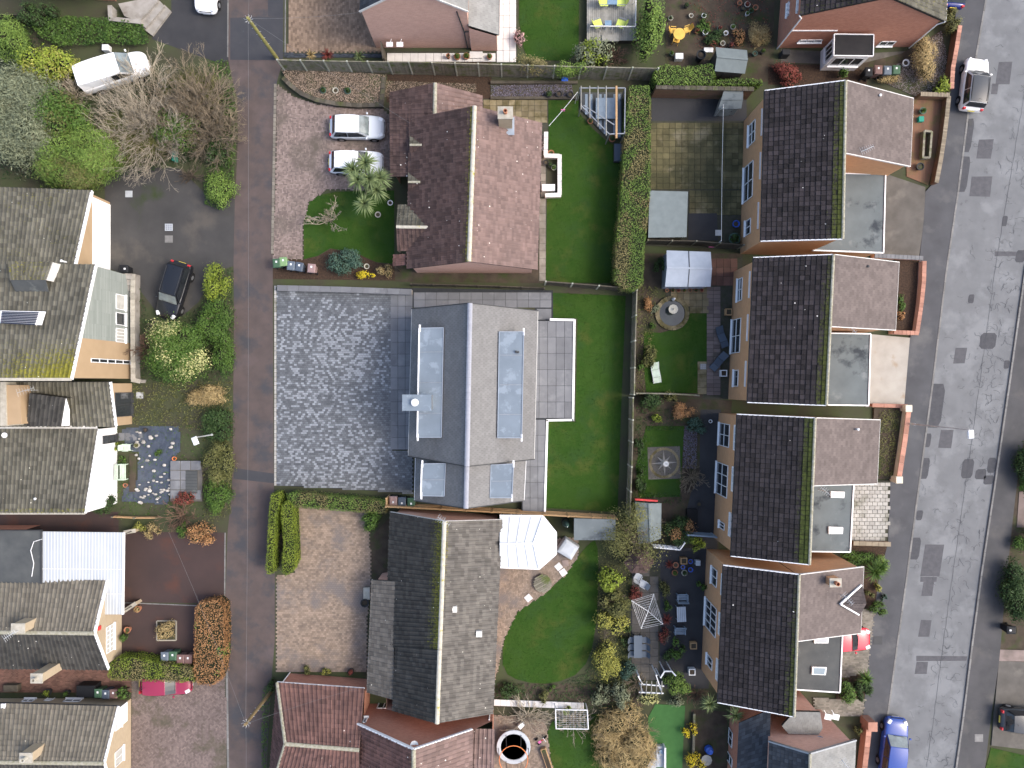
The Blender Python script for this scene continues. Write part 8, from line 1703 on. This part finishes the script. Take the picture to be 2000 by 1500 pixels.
# planter tubs, ornaments
for lab, x, y, m in (('orange wooden planter beside the patio wall', 1355, 1262, 'timber_new'), ('white square planter beside the arch', 1352, 1313, 'plast_white'), ('square wooden planter among the blue pots', 1336, 1096, 'timber_new'), ('timber planter box on the pond garden patio', 1424, 609, 'timber_new'), ('white framed planter near the dark loungers', 1414, 729, 'plast_white')):
    p = W(x, y, .45); t = thing('square_planter', lab, 'planter', (p.x, p.y, 0), world=False)
    for s in ((-.22, 0, .06, .5), (.22, 0, .06, .5), (0, -.22, .38, .06), (0, .22, .38, .06)): MB().box((s[0], s[1], 0), (s[2], s[3], .45)).build('side_panel', m, t)
    MB().box((0, 0, .3), (.4, .4, .08)).build('soil', 'soil', t)
for lab, x, y, r, h, m, pl in (
 ('green ringed pot sunk in the gravel bed, left', 631, 176, .22, .5, 'pot_green', 'leaf_dark'), ('grey ringed pot sunk in the gravel bed, middle', 655, 176, .22, .5, 'pot_stone', None), ('green ringed pot sunk in the gravel bed, right', 679, 177, .24, .5, 'pot_green', 'leaf_dark'),
 ('blue glazed pot among three, top right', 1349, 1097, .17, .35, 'pot_blue', None), ('blue glazed pot among three, left', 1334, 1108, .16, .35, 'pot_blue', None), ('blue glazed pot among three, bottom right', 1349, 1113, .18, .35, 'pot_blue', None),
 ('terracotta pot left of the blue pots, upper', 1320, 1104, .22, .3, 'terracotta', None), ('pale rimmed pot left of the blue pots, lower', 1337, 1119, .22, .3, 'pot_stone', 'leaf_dark'), ('green topped pot below the red spiky plant', 1318, 1119, .22, .3, 'terracotta', 'leaf_green'),
 ('terracotta pot at the wall of the red yard, upper', 268, 1190, .24, .4, 'terracotta', 'leaf_straw'), ('pink rimmed pot at the wall of the red yard', 248, 1231, .24, .4, 'terracotta', None), ('terracotta pot on the sheeting below the mint bench', 244, 948, .16, .3, 'terracotta', None), ('stone pot beside the mint chair', 266, 870, .2, .35, 'pot_stone', 'leaf_olive'), ('black pot on the grey slabs beside the sheeting', 283, 840, .18, .3, 'pot_dark', None), ('orange pot lying near the pond cover', 340, 896, .16, .25, 'orange', None),
 ('tall black barrel in the cluttered top garden', 1370, 106, .34, .9, 'pot_dark', None), ('white ringed pot on the gravel front garden', 1770, 122, .25, .35, 'plast_white', None), ('large pale tub by the slabbed yard corner', 1435, 466, .42, .5, 'pot_green', 'leaf_dark'), ('blue pot by the slabbed yard corner', 1438, 437, .26, .45, 'pot_blue', None),
 ('white pot on the patio wall, upper', 1064, 279, .18, .3, 'plast_white', 'leaf_dark'), ('white pot on the patio wall, lower', 1063, 290, .18, .3, 'plast_white', None), ('dark pot in the patio wall corner, left', 1066, 317, .2, .3, 'pot_dark', None), ('dark pot in the patio wall corner, middle', 1075, 322, .18, .3, 'pot_dark', 'leaf_dark'), ('pale pot in the patio wall corner, right', 1082, 327, .2, .3, 'pot_stone', 'leaf_green'), ('terracotta pot on the wall corner', 1090, 308, .17, .3, 'terracotta', None), ('large terracotta pot above the wall corner', 1076, 299, .24, .35, 'terracotta', None),
 ('terracotta pot with bush at the pink brick wall, left', 893, 110, .24, .35, 'terracotta', 'leaf_green'), ('terracotta pot with bush at the pink brick wall, middle', 911, 109, .24, .35, 'terracotta', 'leaf_green'), ('terracotta pot right of the white door', 956, 110, .2, .35, 'terracotta', 'leaf_green'), ('clay figure pot at the pink brick wall', 875, 108, .15, .5, 'terracotta', None),
 ('yellow green potted bush beside the white house door', 92, 1353, .25, .45, 'pot_dark', 'leaf_lime'), ('small green potted bush right of the white house door', 130, 1354, .2, .4, 'pot_dark', 'leaf_green'), ('dark pot at the kerb of the brick front yard', 1798, 325, .28, .4, 'pot_dark', None), ('green potted palm in the brick front yard', 1803, 216, .25, .4, 'pot_green', '!leaf_green'), ('terracotta pot under the pergola, lower', 1196, 270, .26, .35, 'terracotta', 'leaf_dark'), ('terracotta pot under the pergola, left', 1153, 236, .2, .35, 'terracotta', 'leaf_dark'),
 ('black pot on the slate bed, left', 1072, 184, .24, .35, 'pot_dark', 'leaf_dark'), ('black pot on the slate bed, middle', 1092, 183, .22, .35, 'pot_dark', None), ('black pot on the slate bed, right', 1114, 184, .22, .35, 'pot_dark', None), ('dark pot beside the tan drive lean-to', 712, 1178, .3, .5, 'pot_dark', None), ('white globe beside the third east house', 1388, 823, .13, .3, 'plast_white', None), ('grey pot under the star garden patio', 1366, 985, .2, .3, 'pot_dark', None),
 ('dark bronze pot, rightmost of three beside the terracotta roof', 685, 1312, .24, .4, 'pot_dark', 'leaf_red'), ('stone ornament pot on the front lawn edge', 716, 520, .2, .4, 'pot_stone', None), ('white bowl on the lawn by the tiled porch', 762, 396, .2, .2, 'plast_white', None), ('pinkish pot at the palm lawn corner', 738, 419, .22, .2, 'pot_stone', None)): pot(lab, x, y, r, h, m, pl)
pl = ['terracotta', 'pot_dark', 'plast_white', 'pot_stone', 'pot_green']; lf = [None, 'leaf_dark', 'leaf_red', 'leaf_green', None]
for k, (x, y) in enumerate(((1445, 5), (1460, 8), (1452, 15), (1468, 20), (1460, 26), (1383, 46), (1432, 52), (1398, 62), (1406, 55), (1418, 64), (1362, 60), (1350, 30), (1341, 10), (1312, 104), (1378, 62), (1390, 82), (1412, 84), (1428, 88), (1449, 62), (1375, 30), (1476, 14), (1310, 35), (1490, 100), (1475, 104))): pot('one of many small flower pots standing about the cluttered top garden', x, y, R.uniform(.14, .22), R.uniform(.25, .4), pl[(k*3) % 5], lf[(k*2+k//5) % 5], group='pots in the cluttered top garden')
for k in range(7): pot('one of a row of clay pots in front of the metal shed', 1303+k*11.3, 567, .14, .22, 'terracotta', lf[k % 4], group='clay pots before the metal shed')
# white boxes
for lab, x, y, s, m in (('white storage box on the patio wall', 1071, 366, (1.0, .5, .45), 'plast_white'), ('white cool box in the cluttered top garden', 1327, 109, (.6, .45, .5), 'plast_white'), ('yellow crate with blue lid on the fence path', 1103, 153, (.5, .4, .3), 'plast_yellow'), ('green plastic slide by the dark drive', 338, 300, (.22, 1., .6), 'plast_green'), ('white parcel box at the silver tree foot', 205, 92, (.5, .45, .5), 'plast_white'), ('dark bench chest beside the tan drive', 716, 1160, (.5, .9, .4), 'pot_stone'), ('white pallet board leaning by the shed', 1384, 97, (.7, .35, .15), 'plast_white'), ('pink plastic toy by the slabbed yard fence', 1390, 480, (.4, .22, .2), 'plast_pink'), ('black barbecue in the shade behind the porch wall', 1536, 101, (.6, .4, .8), 'pot_dark'), ('green garden hose reel in the brick front yard', 1800, 232, (.4, .4, .35), 'plast_green'), ('brown wooden bench under the bottom left eaves', 20, 1345, (1.1, .5, .5), 'timber_dark'), ('black heap of bagged rubbish by the third east house', 1352, 1010, (.8, 1.2, .4), 'net_black'), ('pale blue covered barrow beside the blue pots', 1364, 1100, (.35, .4, .5), 'cover_grey')):
    p = W(x, y, s[2]); t = thing(lab.split(' by ')[0].split(' on ')[0].split(' in ')[0].split(' at ')[0].split(' with ')[0].split(' beside')[0].split(' under')[0].split(' behind')[0].split(' leaning')[0].replace('-', '_').replace(' ', '_'), lab, 'box' if 'box' in lab else 'garden item', (p.x, p.y, 0), world=False); MB().box((0, 0, 0), (s[0], s[1], s[2]*.85), taper=.97).build('base', m, t, bevel=.02); MB().box((0, 0, s[2]*.85), (s[0]*1.05, s[1]*1.06, s[2]*.15), taper=.93).build('lid', 'pot_blue' if 'crate' in lab else m, t, bevel=.02)
# patio umbrella set in grey-white chairs near the acer
for lab, x, y, a in (('white chair beside the reddish dome shrub, left', 1246, 1126, 60), ('white chair beside the reddish dome shrub, right', 1256, 1140, 150)): chair(lab, x, y, a, 'cover_grey', .5)
# black sheeting with stones, pond cover
tp = [(p.x, p.y) for p in WL([(236, 836), (290, 830), (352, 832), (355, 880), (340, 900), (334, 960), (330, 985), (300, 985), (262, 982), (236, 980), (242, 950), (268, 935), (270, 885), (246, 880)])]
mb = MB(); x0 = min(p[0] for p in tp); y0 = min(p[1] for p in tp); n = 46; st = .11; gr = {}
for i in range(n):
    for j in range(60):
        x, y = x0+i*st, y0+j*st
        if inside(tp, x, y): gr[i, j] = (x, y, .035+.05*abs(noise.noise((x*1.5, y*1.5, 0)))+.03*abs(noise.noise((x*4, y*4, 4))))
for (i, j) in gr:
    if all(k in gr for k in ((i+1, j), (i, j+1), (i+1, j+1))): mb.face([gr[i, j], gr[i+1, j], gr[i+1, j+1], gr[i, j+1]])
mb.build('ground_sheet', 'tarp', label='crumpled black sheeting over the garden below the lamp post', cat='sheeting')
sheet('soil_strip', [(254, 886), (268, 886), (266, 960), (254, 960)], .12, 'soil'); rk = []
for k in range(62):
    x, y = (R.uniform(268, 335), R.uniform(935, 982)) if k % 2 else (R.uniform(265, 340), R.uniform(835, 960)); p = W(x, y); s = R.uniform(.1, .2); mb = MB()
    core_blob(mb, (p.x, p.y, .1+s*.3), (s, s*R.uniform(.5, .8), s*.5)); mb.build('loose_stone', 'rock', label='pale loose stone lying on the black sheeting', cat='stone', group='stones on the black sheeting')
for lab, x, y in (('yellow plant growing beside the mint chair', 232, 873), ('green weed clump in the middle of the sheeting', 305, 885), ('green plant beside the mint bench', 237, 900)): bush('small_plant', lab, x, y, 11, 11, .45, 'leaf_lime' if 'yellow' in lab else 'leaf_green', s=.1)
t = thing('pond_cover', 'grey slabbed pond surround with dark grating beside the sheeting', 'pond', W(366, 938))
MB().prism([(p.x, p.y) for p in WL([(345, 900), (388, 900), (398, 912), (398, 978), (336, 978), (336, 912)])], 0, .3).build('surround', 'concrete_brown', t)
for i in range(3):
    for j in range(4):
        if not (i == 2 and j in (1, 2)): q = W(346+i*20, 908+j*19); piece('paving_slab', 'slab_grey', t, (q.x, q.y, .29), (.74, .7, .05))
q = W(378, 940); MB().box((q.x, q.y, .31), (.9, 1.75, .05)).build('grating', 'felt_dark', t)
for k in range(8): MB().box((q.x, q.y-.8+k*.23, .36), (.88, .03, .02)).build('grate_bar', 'metal_dark', t)
# garden slabs near the sheeting, covers in the drive
for lab, x, y, m, s in (('pale square manhole cover on the dark drive, upper, patterned', 330, 444, 'galv', .6), ('pale square manhole cover on the dark drive, lower, plain', 330, 467, 'kerb', .62), ('grey manhole cover beside the tan wall', 273, 772, 'galv', .55), ('grey manhole cover on the mossy corner of the dark drive', 252, 379, 'galv', .55), ('square cover in the slabbed yard corner', 1403, 455, 'galv', .5), ('white patterned slab at the corner of the small lawn', 1373, 716, 'kerb', .5), ('dark square cover on the pavement beside the red car', 1713, 1250, 'metal_dark', .7), ('pale cover on the pavement left of the dark car', 1910, 1440, 'kerb', .65)):
    p = W(x, y); zz = .1 if x > 1600 else (.05 if 1300 < x < 1500 else .016); t = thing('manhole_cover', lab, 'manhole cover', (p.x, p.y, zz), world=False); MB().box((0, 0, 0), (s, s*.9, .015)).build('frame', m, t); [MB().box((i*s*.28, j*s*.25, .015), (s*.2, s*.18, .006)).build('tread_plate', 'metal_grey', t) for i in (-1, 0, 1) for j in (-1, 0, 1)] if 'patterned' in lab else MB().box((0, 0, .015), (s*.8, s*.7, .006)).build('lid', m, t)
# doorstep slabs of the white gable house
t = thing('garden_path', 'row of grey slabs beside the black sheeting', 'path', W(255, 853))
for k in range(4): p = W(238+k*13, 853); piece('paving_slab', 'slab_grey', t, (p.x, p.y, 0), (.48, .6, .05))
p = W(326, 1231); t = thing('square_planter', 'square stone edged bed in the red yard', 'planter', (p.x, p.y, 0), world=False); [MB().box((a, b, 0), (c, d, .1)).build('edging', 'stone', t) for a, b, c, d in ((-.75, 0, .08, 1.5), (.75, 0, .08, 1.5), (0, -.75, 1.42, .08), (0, .75, 1.42, .08))]; MB().box((0, 0, 0), (1.4, 1.4, .06)).build('soil', 'soil', t)
# ================================================================ LAMPS, POLES, CABLES
lamp_post('tall street lamp beside the cream wall, leaning over the road in view', 1770, 827, 7.7, (1896, 848)); lamp_post('short white street lamp in the shrubs beside the sheeted garden', 426, 847, 4.2, (381, 861))
pole('telegraph pole covered in yellow lichen at the top of the lane', 541, 114, 6.1, 'pole_lichen'); pole('brown telegraph pole at the bottom of the lane', 530, 1350, 5.4)
A, B = W(541, 114)+Vector((0, 0, 6.)), W(530, 1350)+Vector((0, 0, 5.3))
for lab, a, b in (('overhead cable from the lichened pole down the lane to the brown pole', A, B), ('overhead cable from the lichened pole to the top edge', A, W(484, -200, 6)), ('overhead cable from the lichened pole to the red tiled bungalow', A, W(800, 240, 3.2)), ('overhead cable from the lichened pole to the pink brick gable', A, W(705, 24, 5.4)), ('overhead cable from the brown pole to the lean-to bungalow', B, W(330, 1040, 2.6)), ('overhead cable from the brown pole to the bottom edge', B, W(476, 1640, 5.)), ('overhead cable from the brown pole to the terracotta roof', B, W(700, 1344, 2.6))): cable(lab, a, b, .25, .007)
